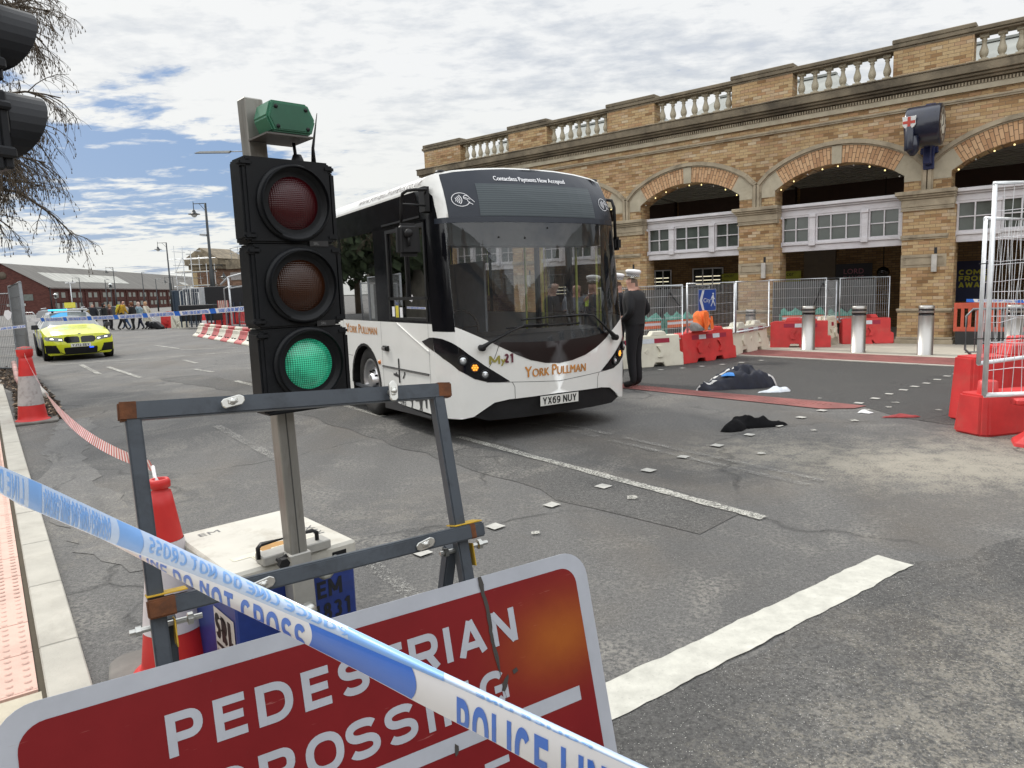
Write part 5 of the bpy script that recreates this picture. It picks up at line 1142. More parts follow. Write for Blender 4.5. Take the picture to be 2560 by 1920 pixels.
# ---- clothing and litter on the road
def heap(name, label, cat, cx, cy, outline, hfn, mats, seed=1, n=26, z=.004, matfn=None, scl=1.0, rid=1.0):
    """crumpled cloth: a folded height field inside an outline"""
    from mathutils import noise as mn
    xs = [p[0] for p in outline]; ys = [p[1] for p in outline]; b2 = bmesh.new(); f = b2.faces.new([b2.verts.new((a, c, 0)) for a, c in outline])
    bmesh.ops.triangulate(b2, faces=[f])
    for x in frange(min(xs), max(xs), n): bmesh.ops.bisect_plane(b2, geom=b2.verts[:] + b2.edges[:] + b2.faces[:], plane_co=(x, 0, 0), plane_no=(1, 0, 0))
    for y in frange(min(ys), max(ys), n): bmesh.ops.bisect_plane(b2, geom=b2.verts[:] + b2.edges[:] + b2.faces[:], plane_co=(0, y, 0), plane_no=(0, 1, 0))
    def edge(x, y):
        d = 9
        for i in range(len(outline)):
            a, c = Vector(outline[i]), Vector(outline[(i + 1) % len(outline)]); p = Vector((x, y)); t_ = max(0, min(1, (p - a).dot(c - a) / (c - a).length_squared)); d = min(d, (p - a - (c - a) * t_).length)
        return d
    for v in b2.verts:
        x, y = v.co.x, v.co.y; e = min(1, edge(x, y) / .09) ** .6
        r_ = 1 - abs(mn.noise(Vector((x * 5 + seed, y * 5, seed)))) * 2.2; r2 = 1 - abs(mn.noise(Vector((x * 13 + seed, y * 13, 5)))) * 2
        v.co.z = z + e * max(.01, hfn(x, y) * (.62 + .38 * r_ * rid) + .018 * r2 * rid)
    mb = MB(); mb.bm.free(); mb.bm = b2
    for f in b2.faces:
        f.smooth = True
        if matfn: f.material_index = matfn(*f.calc_center_median()[:2])
    o = mb.build(name, mats, loc=(cx, cy, .004)); o.scale = (scl,) * 3; return tag(o, label, cat)
CN = pm('coat_navy', (0.008, 0.010, 0.022), .75, var=.3, sc=8); CL = pm('coat_lining', (0.55, 0.54, 0.52), .9, var=.15, sc=12); CK = pm('cloth_black', (0.006, 0.006, 0.007), .95, spec=.15, var=.3, sc=9)
coat = [(-.80, -.28), (-.62, -.10), (-.30, .28), (.10, .50), (.42, .52), (.60, .28), (.86, .16), (.92, .02), (.78, -.16), (.60, -.26), (.30, -.34), (.05, -.30), (-.30, -.36), (-.62, -.34)]
heap('coat', 'navy coat with pale fleece lining lying in a heap beside the red tactile strip', 'coat', 3.42, 10.95, coat, lambda x, y: .30 * math.exp(-((x - .25) ** 2 + (y - .15) ** 2) * 5) + .15, [CN, CL], 3, 34, matfn=lambda x, y: 1 if (abs((y + .22) - .35 * sin((x + .7) * 2.6)) < .055 and x < .05) or (x > .70 and abs(y - .02) < .08) or (x < -.35 and -.24 < y < -.20 + .1 * (x + .8)) else 0, scl=.78)
heap('glove', 'crumpled bright blue glove lying on the navy coat', 'glove', 3.34, 10.85, [(-.14, -.06), (-.05, .09), (.08, .08), (.17, .0), (.06, -.08), (-.03, -.04)], lambda x, y: .05, [pm('nitrile_blue', (.03, .22, .62), .5)], 9, 12, z=.20)
heap('plastic_bag', 'clear white plastic bag on the road right of the navy coat', 'bag', 3.86, 10.38, [(-.28, -.10), (-.10, .0), (.02, .13), (.15, .10), (.28, .06), (.22, -.08), (.05, -.14)], lambda x, y: .07, [pm('bag_white', (.60, .64, .68), .3)], 4, 16)
heap('jumper', 'black garment lying crumpled on the road', 'garment', 2.66, 7.92, [(-.44, -.28), (-.36, -.12), (-.24, -.02), (-.20, .16), (-.05, .17), (.05, .10), (.22, .14), (.32, .02), (.50, .04), (.52, .0), (.30, -.10), (.12, -.12), (-.06, -.14), (-.16, -.28), (-.32, -.33)], lambda x, y: .12 * math.exp(-(x * x + y * y) * 4) + .05, [CK], 6, 30, scl=.88, rid=.55)
heap('red_cloth', 'small dark red cloth lying on the dark road surface', 'cloth', 4.50, 8.14, [(-.22, -.02), (-.05, .06), (.08, .05), (.22, -.06), (.12, -.09), (-.06, -.05)], lambda x, y: .035, [pm('cloth_red', (.28, .04, .04), .8)], 7, 14)
heap('tissue', 'crumpled white tissue at the tip of the red tactile strip', 'tissue', 4.25, 8.46, [(-.08, .0), (-.03, .07), (.04, .03), (.10, -.04), (.03, -.07), (-.03, -.03)], lambda x, y: .045, [pm('tissue_white', (.72, .72, .72), .9)], 8, 12)
# ================================================================ foreground: road sign on its frame
def frame_M(o, D, dn):
    D = Vector(D).normalized(); dn = Vector(dn); dn = (dn - D * dn.dot(D)).normalized(); n = D.cross(dn)    # local x = along, y = away from viewer, z = up the board
    return Matrix(((D.x, n.x, -dn.x, o[0]), (D.y, n.y, -dn.y, o[1]), (D.z, n.z, -dn.z, o[2]), (0, 0, 0, 1)))
Dp = Vector((0.8499, 0.5269, 0)); dnp = Vector((0.12748, -0.20561, -0.9703)); A0 = Vector((-1.08812, 1.39567, 0.8094))
SM = frame_M(A0, Dp, dnp)
SG = bpy.data.objects.new('roadworks_sign', None); COL.objects.link(SG); SG.matrix_world = SM
tag(SG, 'red PEDESTRIAN CROSSING sign board clamped to a grey steel folding frame, nearest the camera', 'road sign')
def rrect(x0, x1, z0, z1, r, n=7):
    P = []
    for cx, cz, a0 in ((x1 - r, z1 - r, 0), (x0 + r, z1 - r, pi / 2), (x0 + r, z0 + r, pi), (x1 - r, z0 + r, 3 * pi / 2)):
        P += [(cx + r * cos(a0 + pi / 2 * i / n), cz + r * sin(a0 + pi / 2 * i / n)) for i in range(n + 1)]
    return P
def sign_mat(name, col, scr=(0.5, 0.5, 0.5), fade=False):
    m = newmat(name); co = objco(); a = noise(co, 5, 7, 0.65); s1 = noise(co, 26, 8, .75, .4, scl=(1, 1, .35), rot=(0, R(35), 0)); s2 = noise(co, 40, 3, .8, 0, (3, 1, 2), (.15, 1, 1.6), (0, R(-20), 0))
    c = mixc(ramp(a, [(.3, 0.), (.7, 1.)]), tuple(v * .84 for v in col), col)
    c = mixc(mth('MULTIPLY', ramp(s1, [(.66, 0.), (.72, 1.)]), .55), c, (.10, .085, .075))
    c = mixc(mth('MULTIPLY', ramp(s2, [(.67, 0.), (.71, 1.)]), .35), c, scr)
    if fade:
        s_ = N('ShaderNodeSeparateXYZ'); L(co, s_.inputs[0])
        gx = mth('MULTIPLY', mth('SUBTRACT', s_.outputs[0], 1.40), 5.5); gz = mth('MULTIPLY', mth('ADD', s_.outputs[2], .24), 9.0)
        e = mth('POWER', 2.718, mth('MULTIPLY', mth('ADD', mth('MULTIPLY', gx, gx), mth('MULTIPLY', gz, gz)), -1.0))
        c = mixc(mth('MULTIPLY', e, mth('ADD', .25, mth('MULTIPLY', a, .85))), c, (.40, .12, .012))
    principled(c, mth('ADD', .42, mth('MULTIPLY', a, .2)), 0, 0, .3, noise(co, 9, 3), .08, .003); MATS[name] = m; return m
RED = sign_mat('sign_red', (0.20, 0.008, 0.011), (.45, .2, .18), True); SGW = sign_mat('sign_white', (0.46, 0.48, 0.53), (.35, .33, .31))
MET = pm('sign_back', (0.35, 0.36, 0.37), .5, metal=.6)
b = MB(); b.prism(rrect(-.035, 1.525, -1.0, 0.003, .085), 0.0, .003, 'xz'); b.build('backing_plate', [SGW], SG)
P_ = lambda x, z: Vector((x, -.0012, z)); P2 = lambda x, z: Vector((x, -.0020, z))
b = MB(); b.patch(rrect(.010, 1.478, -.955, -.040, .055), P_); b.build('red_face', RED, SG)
def boldtext(m, txt, x, z, H, fit, fn, w=.012, n=3):
    for i in range(n):
        for k in (0, 1): m.text(txt, lambda a, c, i=i, k=k: fn(a + (i - (n - 1) / 2) * w / max(1, n - 1), c + (k - .5) * w * .55) - Vector((0, .00003 * (i * 2 + k), 0)), H - w * .55, x, z, fit=fit - w)
b = MB()
def letters(m, txt, xs, z, H):
    for ch, (x0, x1) in zip(txt, xs): m.stext(ch, lambda i: (lambda a, c: Vector((a, -.0020 - .00025 * i, c))), H, x0, z, w=.205, fit=x1 - x0)
letters(b, 'PEDESTRIAN', [(.288, .366), (.391, .462), (.488, .575), (.600, .670), (.694, .774), (.795, .875), (.893, .980), (1.001, 1.021), (1.040, 1.132), (1.152, 1.237)], -.205, .097)
letters(b, 'CROSSING', [(.360, .452), (.475, .560), (.585, .683), (.690, .780), (.797, .888), (.917, .937), (.965, 1.055), (1.085, 1.178)], -.368, .100)
letters(b, 'E', [(1.065, 1.145)], -.605, .098)
b.build('lettering', SGW, SG)
b = MB(); b.patch([(.09, -.445), (1.424, -.443), (1.424, -.400), (.09, -.402)], P2); b.build('dividing_bar', SGW, SG)
b = MB(); b.patch(wavy([(1.135, .004), (1.146, .004), (1.158, -.11), (1.156, -.17), (1.166, -.36), (1.176, -.40), (1.168, -.40), (1.160, -.30), (1.146, -.17), (1.146, -.10)], .0022, .012, 2), lambda x, z: Vector((x, -.0034, z))); b.patch(wavy([(1.155, -.33), (1.17, -.30), (1.185, -.29), (1.18, -.31), (1.165, -.335)], .003, .01, 5), lambda x, z: Vector((x, -.0034, z))); b.patch(wavy([(1.20, -.285), (1.215, -.28), (1.22, -.292), (1.203, -.297)], .002, .01, 6), lambda x, z: Vector((x, -.0034, z))); b.patch(wavy([(.985, -.42), (.995, -.43), (.99, -.45), (.982, -.455)], .003, .01, 6), lambda x, z: Vector((x, -.0034, z)))
b.build('torn_seam', pm('grime_dark', (.055, .05, .045), .8), SG)
# steel frame (square tube)
FR = pm('frame_grey', (0.070, 0.082, 0.098), .45, metal=.1, spec=.35, var=.10, sc=4, dirt=.55, dcol=(.03, .033, .038), dsc=16, bstr=.12, bsc=45); RUST = pm('rust', (.14, .05, .018), .85, var=.45, sc=14, bstr=.4, bsc=90, dirt=.5, dcol=(.045, .03, .024), dsc=20)
ZNC = pm('zinc_bolt', (.55, .55, .52), .3, metal=.9, var=.1); YPT = pm('yellow_plate', (.60, .38, .03), .5, dirt=.5, dcol=(.1, .07, .04), dsc=30)
def bar_(name, x0, x1, y0, y1, z0, z1, mat=FR, bv=.004, par=SG, **k):
    b = MB(); b.box(x0, x1, y0, y1, z0, z1); return b.build(name, mat, par, bevel=bv, seg=2)
def beam(name, p, q, w, d, mat=FR):
    a, c = Vector(p), Vector(q); M_ = Matrix.Translation(a) @ (c - a).to_track_quat('Z', 'Y').to_matrix().to_4x4()
    b = MB(); b.box(-w / 2, w / 2, -d / 2, d / 2, 0, (c - a).length, M=M_); return b.build(name, mat, SG, bevel=.004, seg=2)
YF = .045
# top bar rides a little lower and turned against the board
beam('leg', (.302, YF, .615), (.305, YF, -.95), .042, .036); beam('leg', (1.118, YF, .585), (1.128, YF, -.95), .042, .036)
tb = beam('top_bar', (.272, YF - .005, .607), (1.162, YF - .005, .566), .037, .045); mbar = beam('mid_bar', (.282, YF - .03, .133), (1.185, YF - .03, .138), .037, .042)
for nm, p, q in (('rust_patch', (.2708, YF - .005, .6071), (.315, YF - .005, .605)), ('rust_patch', (1.115, YF - .005, .570), (1.1625, YF - .005, .5658))): beam(nm, p, q, .0385 if p[0] < 1 else .0378, .0465 if p[0] < 1 else .0458, RUST if p[0] < 1 else RUST)
beam('rust_patch', (.2808, YF - .03, .133), (.345, YF - .03, .1334), .0386, .0436, RUST); beam('rust_patch', (1.135, YF - .03, .1377), (1.158, YF - .03, .1378), .0386, .0436, RUST)
for x, z in ((.31, .168), (1.125, .168)):
    bar_('clamp_plate', x - .028, x + .062, YF - .035, YF + .03, z - .008, z - .0045, YPT, .001)
for x, z in ((.305, .085), (1.12, .088)):
    bar_('hinge_plate', x + .03, x + .0335, YF - .02, YF + .045, z - .055, z + .012, YPT, .001)
    b = MB(); b.lathe([(0, -.075), (.007, -.075), (.007, .05), (.015, .052), (.015, .064), (.007, .066), (.007, .085), (0, .085)], (x + .01, YF + .01, z), 8, axis='x', sm=False); b.lathe([(.013, -.062), (.013, -.050), (.007, -.05)], (x + .01, YF + .01, z), 6, axis='x', sm=False); b.build('hinge_bolt', ZNC, SG)
# rear legs splay away from the hinge
for x in (.325, 1.10): beam('rear_leg', (x, YF + .03, .10), (x + (.0 if x < 1 else -.02), YF + .55, -.78), .036, .036)
def clip(x, z, rot, par):
    t = MB(); M_ = Matrix.Translation((x, YF - .045, z)) @ Matrix.Rotation(rot, 4, 'Y')
    t.prism([(-.028, -.006), (-.02, -.013), (.02, -.013), (.030, -.004), (.030, .006), (.02, .014), (-.02, .012), (-.028, .006)], -.012, -.004, 'xz', M=M_)
    t.box(-.012, .012, -.016, -.012, -.005, .008, M=M_); t.lathe([(0, -.02), (.009, -.018), (.009, .02)], (0, 0, 0), 8, axis='y', M=M_); return t.build('clip', ZNC, par, bevel=.002)
clip(.527, .598, R(-8), SG); clip(.962, .578, R(-84), SG); clip(.987, .134, R(-10), SG); clip(.540, .132, R(-8), SG)
# ================================================================ portable traffic signal
TS = thing('portable_traffic_signal', 'portable traffic light showing green, on a post above a blue battery box', 'traffic light', (-.87, 2.72, 0), 0)
TS.rotation_euler = (0, 0, R(41.8))
SB = pm('signal_black', (0.006, 0.007, 0.009), .5, spec=.28, var=.2, sc=5, bstr=.08, bsc=60, dirt=.25, dcol=(.035, .036, .04), dsc=8)
# local: x along the face, y away from the viewer, z up; lean built in
def lean(z): return -.022 * (z - .6)
hx = .050   # head centre offset along the face
b = MB()
HW_ = .168
sections = [(1.843, 2.140), (1.541, 1.840), (1.225, 1.538)]
for z0, z1 in sections:
    xo = hx + lean((z0 + z1) / 2) - .0
    b.box(xo - HW_, xo + HW_ - .012, -.13, -.005, z0, z1); b.box(xo - HW_ - .012, xo - HW_ + .015, -.125, -.03, z0 + .012, z1 - .012)
    b.box(xo + HW_ - .0119, xo + HW_ + .012, -.12, -.02, z0 + .02, z1 - .035)
    for zz in (z0 + .012, z1 - .035): b.box(xo - HW_ - .02, xo - HW_ + .03, -.137, -.10, zz, zz + .024); b.box(xo + HW_ - .04, xo + HW_ + .006, -.135, -.10, zz, zz + .024)
b.build('signal_housing', SB, TS, bevel=.007, seg=2)
LR = newmat('lens_red'); 
def lensmat(name, col, emit=None, es=0.0):
    m = newmat(name); co = objco(); s_ = N('ShaderNodeSeparateXYZ'); L(co, s_.inputs[0])
    g = mth('ADD', mth('SINE', mth('MULTIPLY', s_.outputs[0], 900)), mth('SINE', mth('MULTIPLY', s_.outputs[2], 900)))
    principled(col, .2, 0, .12, .4, g, .25, .002, emit=emit, estr=es); MATS[name] = m; return m
def lens_lit():
    m = newmat('lens_green'); co = objco(); s_ = N('ShaderNodeSeparateXYZ'); L(co, s_.inputs[0])
    gx = mth('ADD', mth('MULTIPLY', mth('SINE', mth('MULTIPLY', s_.outputs[0], 800)), .5), .5); gz = mth('ADD', mth('MULTIPLY', mth('SINE', mth('MULTIPLY', s_.outputs[2], 800)), .5), .5)
    g = mth('MULTIPLY', mth('ADD', .35, gx), mth('ADD', .35, gz)); n_ = noise(co, 9, 3, .6)
    v = mth('MULTIPLY', g, ramp(n_, [(.35, .35), (.6, 1.0)]))
    c = mixc(v, (.003, .085, .045), (.05, .60, .34)); principled(c, .15, 0, .5, .5, g, .3, .002, emit=c, estr=.24); MATS['lens_green'] = m; return m
LR = lensmat('lens_red_dark', (.045, .002, .004)); LA = lensmat('lens_amber_dark', (.035, .010, .003)); LG = lens_lit()
for (z, mt) in ((1.985, LR), (1.69, LA), (1.40, LG)):
    xo = hx + .004 + lean(z); b = MB()
    b.lathe([(.102, .004), (.138, .004), (.139, -.004), (.130, -.010), (.124, -.010), (.119, .002), (.112, .002), (.108, .02), (.101, .02)], (xo, -.135, z), 40, axis='y')
    o = b.build('lens_surround', SB, TS)
    # visor: a hood open at the bottom, cut back below
    b = MB(); n_ = 36; R1 = .128
    ring = []
    for i in range(n_ + 1):
        a = R(-62) + (R(304)) * i / n_; ln = .014 + .016 * max(0, sin((a + R(62)) / R(304) * pi))
        ring.append((xo + R1 * cos(a), z + R1 * sin(a), ln))
    for (a, c, l0), (e, f_, l1) in zip(ring, ring[1:]):
        b.face([(a, -.14, c), (e, -.14, f_), (e, -.14 - l1, f_), (a, -.14 - l0, c)])
        k = .975; b.face([(xo + (a - xo) * k, -.14, z + (c - z) * k), (xo + (e - xo) * k, -.14, z + (f_ - z) * k), (xo + (e - xo) * k, -.14 - l1, z + (f_ - z) * k), (xo + (a - xo) * k, -.14 - l0, z + (c - z) * k)])
        b.face([(a, -.14 - l0, c), (e, -.14 - l1, f_), (xo + (e - xo) * k, -.14 - l1, z + (f_ - z) * k), (xo + (a - xo) * k, -.14 - l0, z + (c - z) * k)])
    b.build('visor', SB, TS)
    b = MB(); b.lathe([(0, -.03), (.03, -.028), (.06, -.021), (.085, -.009), (.102, .004)], (xo, -.128, z), 40, axis='y'); b.build({'lens_red_dark': 'red_lens', 'lens_amber_dark': 'amber_lens', 'lens_green': 'green_lens'}[mt.name.split('.')[0]], mt, TS)
    b = MB(); b.box(xo + .05, xo + .125, -.1325, -.1305, z - .152, z - .132, 0); b.text('SRL', lambda a, c: Vector((a, -.1335, c)), .010, xo + .065, z - .147, bold=.01, mi=1); b.build('maker_badge', [pm('badge_dark', (.03, .03, .032), .4), pm('badge_grey', (.25, .25, .25), .5)], TS)
ALU = pm('post_aluminium', (.30, .29, .265), .5, metal=.55, var=.18, sc=3, stretch=(3, 3, .5), dirt=.5, dcol=(.12, .10, .08), dsc=10)
b = MB()
def post(z0, z1, x0, x1, y0, y1, nm, mt, bv=.004):
    b = MB(); P = []
    for z in (z0, z1): P += [(x0 + lean(z), y0, z), (x1 + lean(z), y0, z), (x1 + lean(z), y1, z), (x0 + lean(z), y1, z)]
    v = [b.bm.verts.new(p) for p in P]
    for q in ((0, 1, 2, 3), (7, 6, 5, 4), (0, 4, 5, 1), (1, 5, 6, 2), (2, 6, 7, 3), (3, 7, 4, 0)): b.bm.faces.new([v[i] for i in q])
    return b.build(nm, mt, TS, bevel=bv)
post(.0, 2.37, -.036, .034, -.002, .066, 'post', ALU)
post(.36, 1.24, -.003, .001, -.0035, .0, 'post_groove', pm('groove_dark', (.06, .06, .055), .6), 0)
post(.02, .64, -.046, .045, -.012, .072, 'post_socket', pm('socket_alu', (.42, .41, .38), .5, metal=.5, var=.15, dirt=.5, dcol=(.12, .1, .08)), .004)
b = MB(); b.lathe([(0, -.03), (.026, -.028), (.03, -.01), (.034, 0)], (.01, -.012, .40), 16, axis='y'); b.build('socket_lock', ZNC, TS)
b = MB(); b.lathe([(.0, -.05), (.022, -.05), (.024, -.03), (.018, -.02), (.008, -.018), (.008, .02)], (-.085, .0, .63), 6, axis='y', sm=False); b.tube([(-.085, .01, .63), (-.05, .01, .64)], .008); b.build('locking_knob', BKM, TS)
b = MB(); b.tube([(.05, -.01, .56)] + [(.05 + .02 * i, -.012, .56 - .05 * sin(i / 5 * pi)) for i in range(6)] + [(.16, .02, .57)], .012, 8); b.build('cable', pm('conduit', (.25, .25, .22), .6), TS)
# battery box: lid, body, stickers
bx0, bx1, by0, by1 = -.245, .275, .075, .72
b = MB(); b.box(bx0, bx1, by0, by1, .0, .50); b.build('battery_box', pm('box_blue', (.012, .035, .20), .45, var=.15, dirt=.4, dcol=(.01, .012, .03), dsc=6, coat=.1), TS, bevel=.008)
b = MB(); b.box(bx0 - .012, bx1 + .012, by0 - .012, by1 + .012, .505, .602); b.build('lid', pm('lid_cream', (.52, .50, .44), .6, var=.08, sc=3, dirt=.6, dcol=(.26, .22, .16), dsc=5, bstr=.2, bsc=15), TS, bevel=.012)
b = MB(); b.box(.17, .235, by0 - .0145, by0 - .012, .545, .575); b.build('lid_slot', BKM, TS, bevel=.001)
top = lambda x, y: Vector((x, y, .6035)); tp2 = lambda x, y: Vector((x, y, .6050))
b = MB(); b.box(-.13, .16, by0 - .03, by0 + .055, .604, .642); o = b.build('handle_housing', pm('hh', (.36, .35, .32), .5, dirt=.5, dcol=(.1, .09, .07)), TS, bevel=.004); 
b = MB(); b.tube([(-.135, .08, .63), (-.135, .08, .675), (-.12, .085, .685), (.10, .085, .685), (.115, .08, .675), (.115, .08, .63)], .009, 8); b.build('carry_handle', BKM, TS)
b = MB(); 
for (x0, x1, y0, y1) in ((-.19, -.06, .20, .245), (-.12, .05, .145, .20), (-.02, .17, .20, .24)): b.patch([(x0, y0), (x1, y0), (x1, y1), (x0, y1)], top)
b.patch(wavy([(-.10, .20), (.10, .21), (.14, .27), (.0, .30), (-.07, .27)], .01, .03, 3), lambda x, y: Vector((x, y, .6030)), mi=1)
b.build('label', [pm('sticker_cream', (.66, .62, .48), .5), pm('rust_stain', (.40, .22, .07), .8, var=.3)], TS, auto=False)
b = MB()
for i, (x0, y0, t_) in enumerate(((-.115, .183, 'LIFT WITH CARE'), (-.115, .166, 'BATTERY INSIDE'), (-.115, .15, 'KEEP CLEAR'), (-.01, .222, 'EMERGENCY CALL'), (-.01, .206, '24 HOURS'))): b.text(t_, tp2, .010, x0, y0, fit=.13)
b.build('label_text', BKM, TS, auto=False)
b = MB(); fz = lambda i: (lambda x, z: Vector((x, by0 - .002 - .0003 * i, z))); b.stext('EM', fz, .075, .095, .385, w=.2, fit=.115); b.stext('1831', fz, .075, .07, .285, w=.19, fit=.18)
b.build('box_number', pm('stencil_black', (.008, .009, .014), .6), TS)
b = MB(); b.text('RVX', lambda x, y: Vector((bx1 - y + .0 - .02, x, .6035)), .045, .25, .02, fit=.14); b.text('EM', lambda x, y: Vector((x, y, .6035)), .04, -.18, .62, fit=.09); b.build('lid_stencil', pm('stencil_grey', (.12, .12, .12), .6), TS, auto=False)
lf = lambda y, z: Vector((bx0 - .003, by1 - (y), z))
b = MB(); b.patch([(.40, .06), (.62, .06), (.62, .40), (.40, .40)], lf); sd_ = b.build('side_sticker', pm('sticker_paper', (.55, .50, .46), .6, dirt=.4, dcol=(.3, .26, .22)), TS)
b = MB(); l2 = lambda y, z: Vector((bx0 - .0045, by1 - y, z)); b.stext('SRL', lambda i: (lambda y, z: Vector((bx0 - .0045 - .0003 * i, by1 - y, z))), .11, .41, .27, w=.28, fit=.19); b.patch([(.41, .235), (.61, .235), (.61, .25), (.41, .25)], l2); b.text('SUPPORTING THE', l2, .028, .41, .19, fit=.19, bold=.01); b.text('TRAFFIC INDUSTRY', l2, .028, .41, .145, fit=.19, bold=.01); b.build('side_sticker_text', BKM, sd_)
# radar sensor and aerial on top
GR = pm('sensor_green', (.035, .17, .095), .45, var=.08, sc=6, dirt=.25, dcol=(.02, .06, .04)); GRL = MATS['sensor_green']
b = MB(); zc_ = 2.278; xo = .055; hexp = [(-.098, 0), (-.080, .056), (.060, .056), (.088, 0), (.070, -.050), (-.076, -.050)]; xo = .035
b.prism([(xo + a, zc_ + c) for a, c in hexp], -.15, -.035); sn = b.build('sensor', GR, TS, bevel=.006, seg=2)
b = MB(); b.prism([(xo + a * .86, zc_ + c * .80) for a, c in hexp], -.1525, -.1500); [b.lathe([(0, -.004), (.007, -.003), (.007, 0)], (xo + a, -.1525, zc_ + c), 8, 1, 'y') for a, c in ((-.062, .034), (.050, .034), (-.058, -.032), (.054, -.032))]; b.build('sensor_face', [pm('sensor_face', (.022, .115, .065), .4), BKM], sn, bevel=0)
b = MB(); b.box(xo - .105, xo + .07, -.16, .02, 2.215, 2.221); b.build('sensor_bracket', pm('bracket_grey', (.12, .11, .10), .6), TS)
b = MB(); b.tube([(xo + .03, -.08, 2.21), (xo + .035, -.08, 2.15)], .006, 6); b.lathe([(0, .03), (.015, .028), (.022, .01), (.024, -.005)], (xo + .04, -.08, 2.14), 12); b.build('cable_gland', BKM, TS)
b = MB(); b.tube([(.145, -.07, 2.13), (.146, -.07, 2.20), (.172, -.07, 2.33)], .003, 5, rr=[.011, .006, .0016]); b.build('aerial', BKM, TS)
# ================================================================ signal head overhanging at top left
T2 = thing('traffic_signal', 'large black traffic signal head seen from behind at the top left edge', 'traffic light', (-1.92, 2.46, 0), R(60))
SB2 = pm('signal_grey_black', (0.011, 0.012, 0.015), .5, spec=.3, var=.15, bstr=.08, bsc=50)
b = MB()
for z0 in (2.135, 2.445, 2.755):
    b.box(-.06, .225, -.02, .26, z0 + .004, z0 + .304); b.box(.2251, .262, -.012, .25, z0 + .012, z0 + .29); b.box(.2, .268, -.03, -.005, z0 + .05, z0 + .09); b.box(.2, .268, -.03, -.005, z0 + .22, z0 + .25)
b.build('signal_housing', SB2, T2, bevel=.008)
for z in (2.315, 2.625, 2.935):
    b = MB(); n_ = 24; cy = .118; R1 = .135; X0 = .26; pts = []
    for i in range(n_ + 1):
        a = R(-60) + R(300) * i / n_; ln = .035 + .13 * max(0, sin((a + R(60)) / R(300) * pi)) ** .8; pts.append((cy + R1 * cos(a), z + R1 * sin(a), ln))
    for (a, c, l0), (e, f_, l1) in zip(pts, pts[1:]):
        b.face([(X0, a, c), (X0, e, f_), (X0 + l1, e, f_), (X0 + l0, a, c)]); k = .97; b.face([(X0, cy + (a - cy) * k, z + (c - z) * k), (X0, cy + (e - cy) * k, z + (f_ - z) * k), (X0 + l1, cy + (e - cy) * k, z + (f_ - z) * k), (X0 + l0, cy + (a - cy) * k, z + (c - z) * k)])
    b.build('visor', SB2, T2)
b = MB(); b.tube([(-.50, .12, 0), (-.50, .12, 3.2)], .055, 16); b.tube([(-.50, .12, 2.3), (-.05, .12, 2.3)], .02); b.build('pole', pm('pole_grey', (.10, .10, .105), .5), T2)
# ================================================================ cones
CR = pm('cone_red', (.56, .022, .020), .5, var=.10, sc=4, dirt=.12, dcol=(.3, .05, .04)); CWH = pm('cone_sleeve', (.60, .56, .58), .5, var=.06, sc=6, dirt=.3, dcol=(.35, .30, .30), dsc=9); CBK = pm('cone_base', (.17, .16, .145), .9, var=.2, bstr=.3, bsc=40)
def cone(label, x, y, H=.92, rb=.17, rt=.038, worn=False, rz=.3, group='traffic cones'):
    t = thing('traffic_cone', label, 'cone', (x, y, 0), rz, group); f = lambda z: rb + (rt - rb) * (z / H)
    s1, s2 = (.50, .73) if not worn else (.30, .72)
    s1, s2 = ((.26, .70) if not worn else (.25, .66))
    def ringp(z0, z1, o=0, n=4): return [(f(z0 * H + (z1 - z0) * H * i / n) + o, z0 * H + (z1 - z0) * H * i / n) for i in range(n + 1)]
    b = MB(); b.lathe([(rb + .035, .02), (rb + .03, .035), (rb + .004, .05)] + ringp(.06, s1), n=32); b.build('lower_cone', CR, t)
    b = MB(); b.lathe(ringp(s1, s2, .003), n=32); b.build('reflective_sleeve', CWH if not worn else pm('cone_sleeve_dirty', (.42, .39, .38), .6, var=.1, dirt=.75, dcol=(.16, .13, .12), dsc=12), t)
    b = MB(); b.lathe(ringp(s2, .93) + [(rt + .006, H * .93), (rt + .006, H * .94), (rt - .004, H * .945), (rt - .004, H * .955), (rt + .007, H * .96), (rt + .008, H * .985), (rt + .002, H), (rt - .008, H), (rt - .01, H * .93)], n=28); b.build('upper_cone', CR, t)
    b = MB(); b.prism(rrect(-rb - .12, rb + .12, -rb - .12, rb + .12, .09, 4), 0.0, .035, 'xy'); b.build('base', CBK, t, bevel=.008); return t
cone('red and white traffic cone right behind the left leg of the red sign frame', -1.535, 2.985, .895, .155, .036, rz=.5)
cA = cone('worn traffic cone with a black cap at the left kerb', -6.93, 10.13, 1.02, .19, .07, True, .6)
b = MB(); b.lathe([(.075, 0), (.10, .03), (.105, .12), (.09, .15), (0, .165)], (0, 0, .93), 20); b.build('cap', [CR], cA); b = MB(); b.lathe([(.104, 0), (.09, .025), (.0, .04)], (0, 0, 1.055), 18); b.build('cap_top', CBK, cA)
cone('traffic cone at the end of the low red and white barrier', -14.55, 34.0, 1.0, .2, .05)
cone('traffic cone among the red barriers beyond the junction', -18.6, 44.5, 1.0, .2, .05)
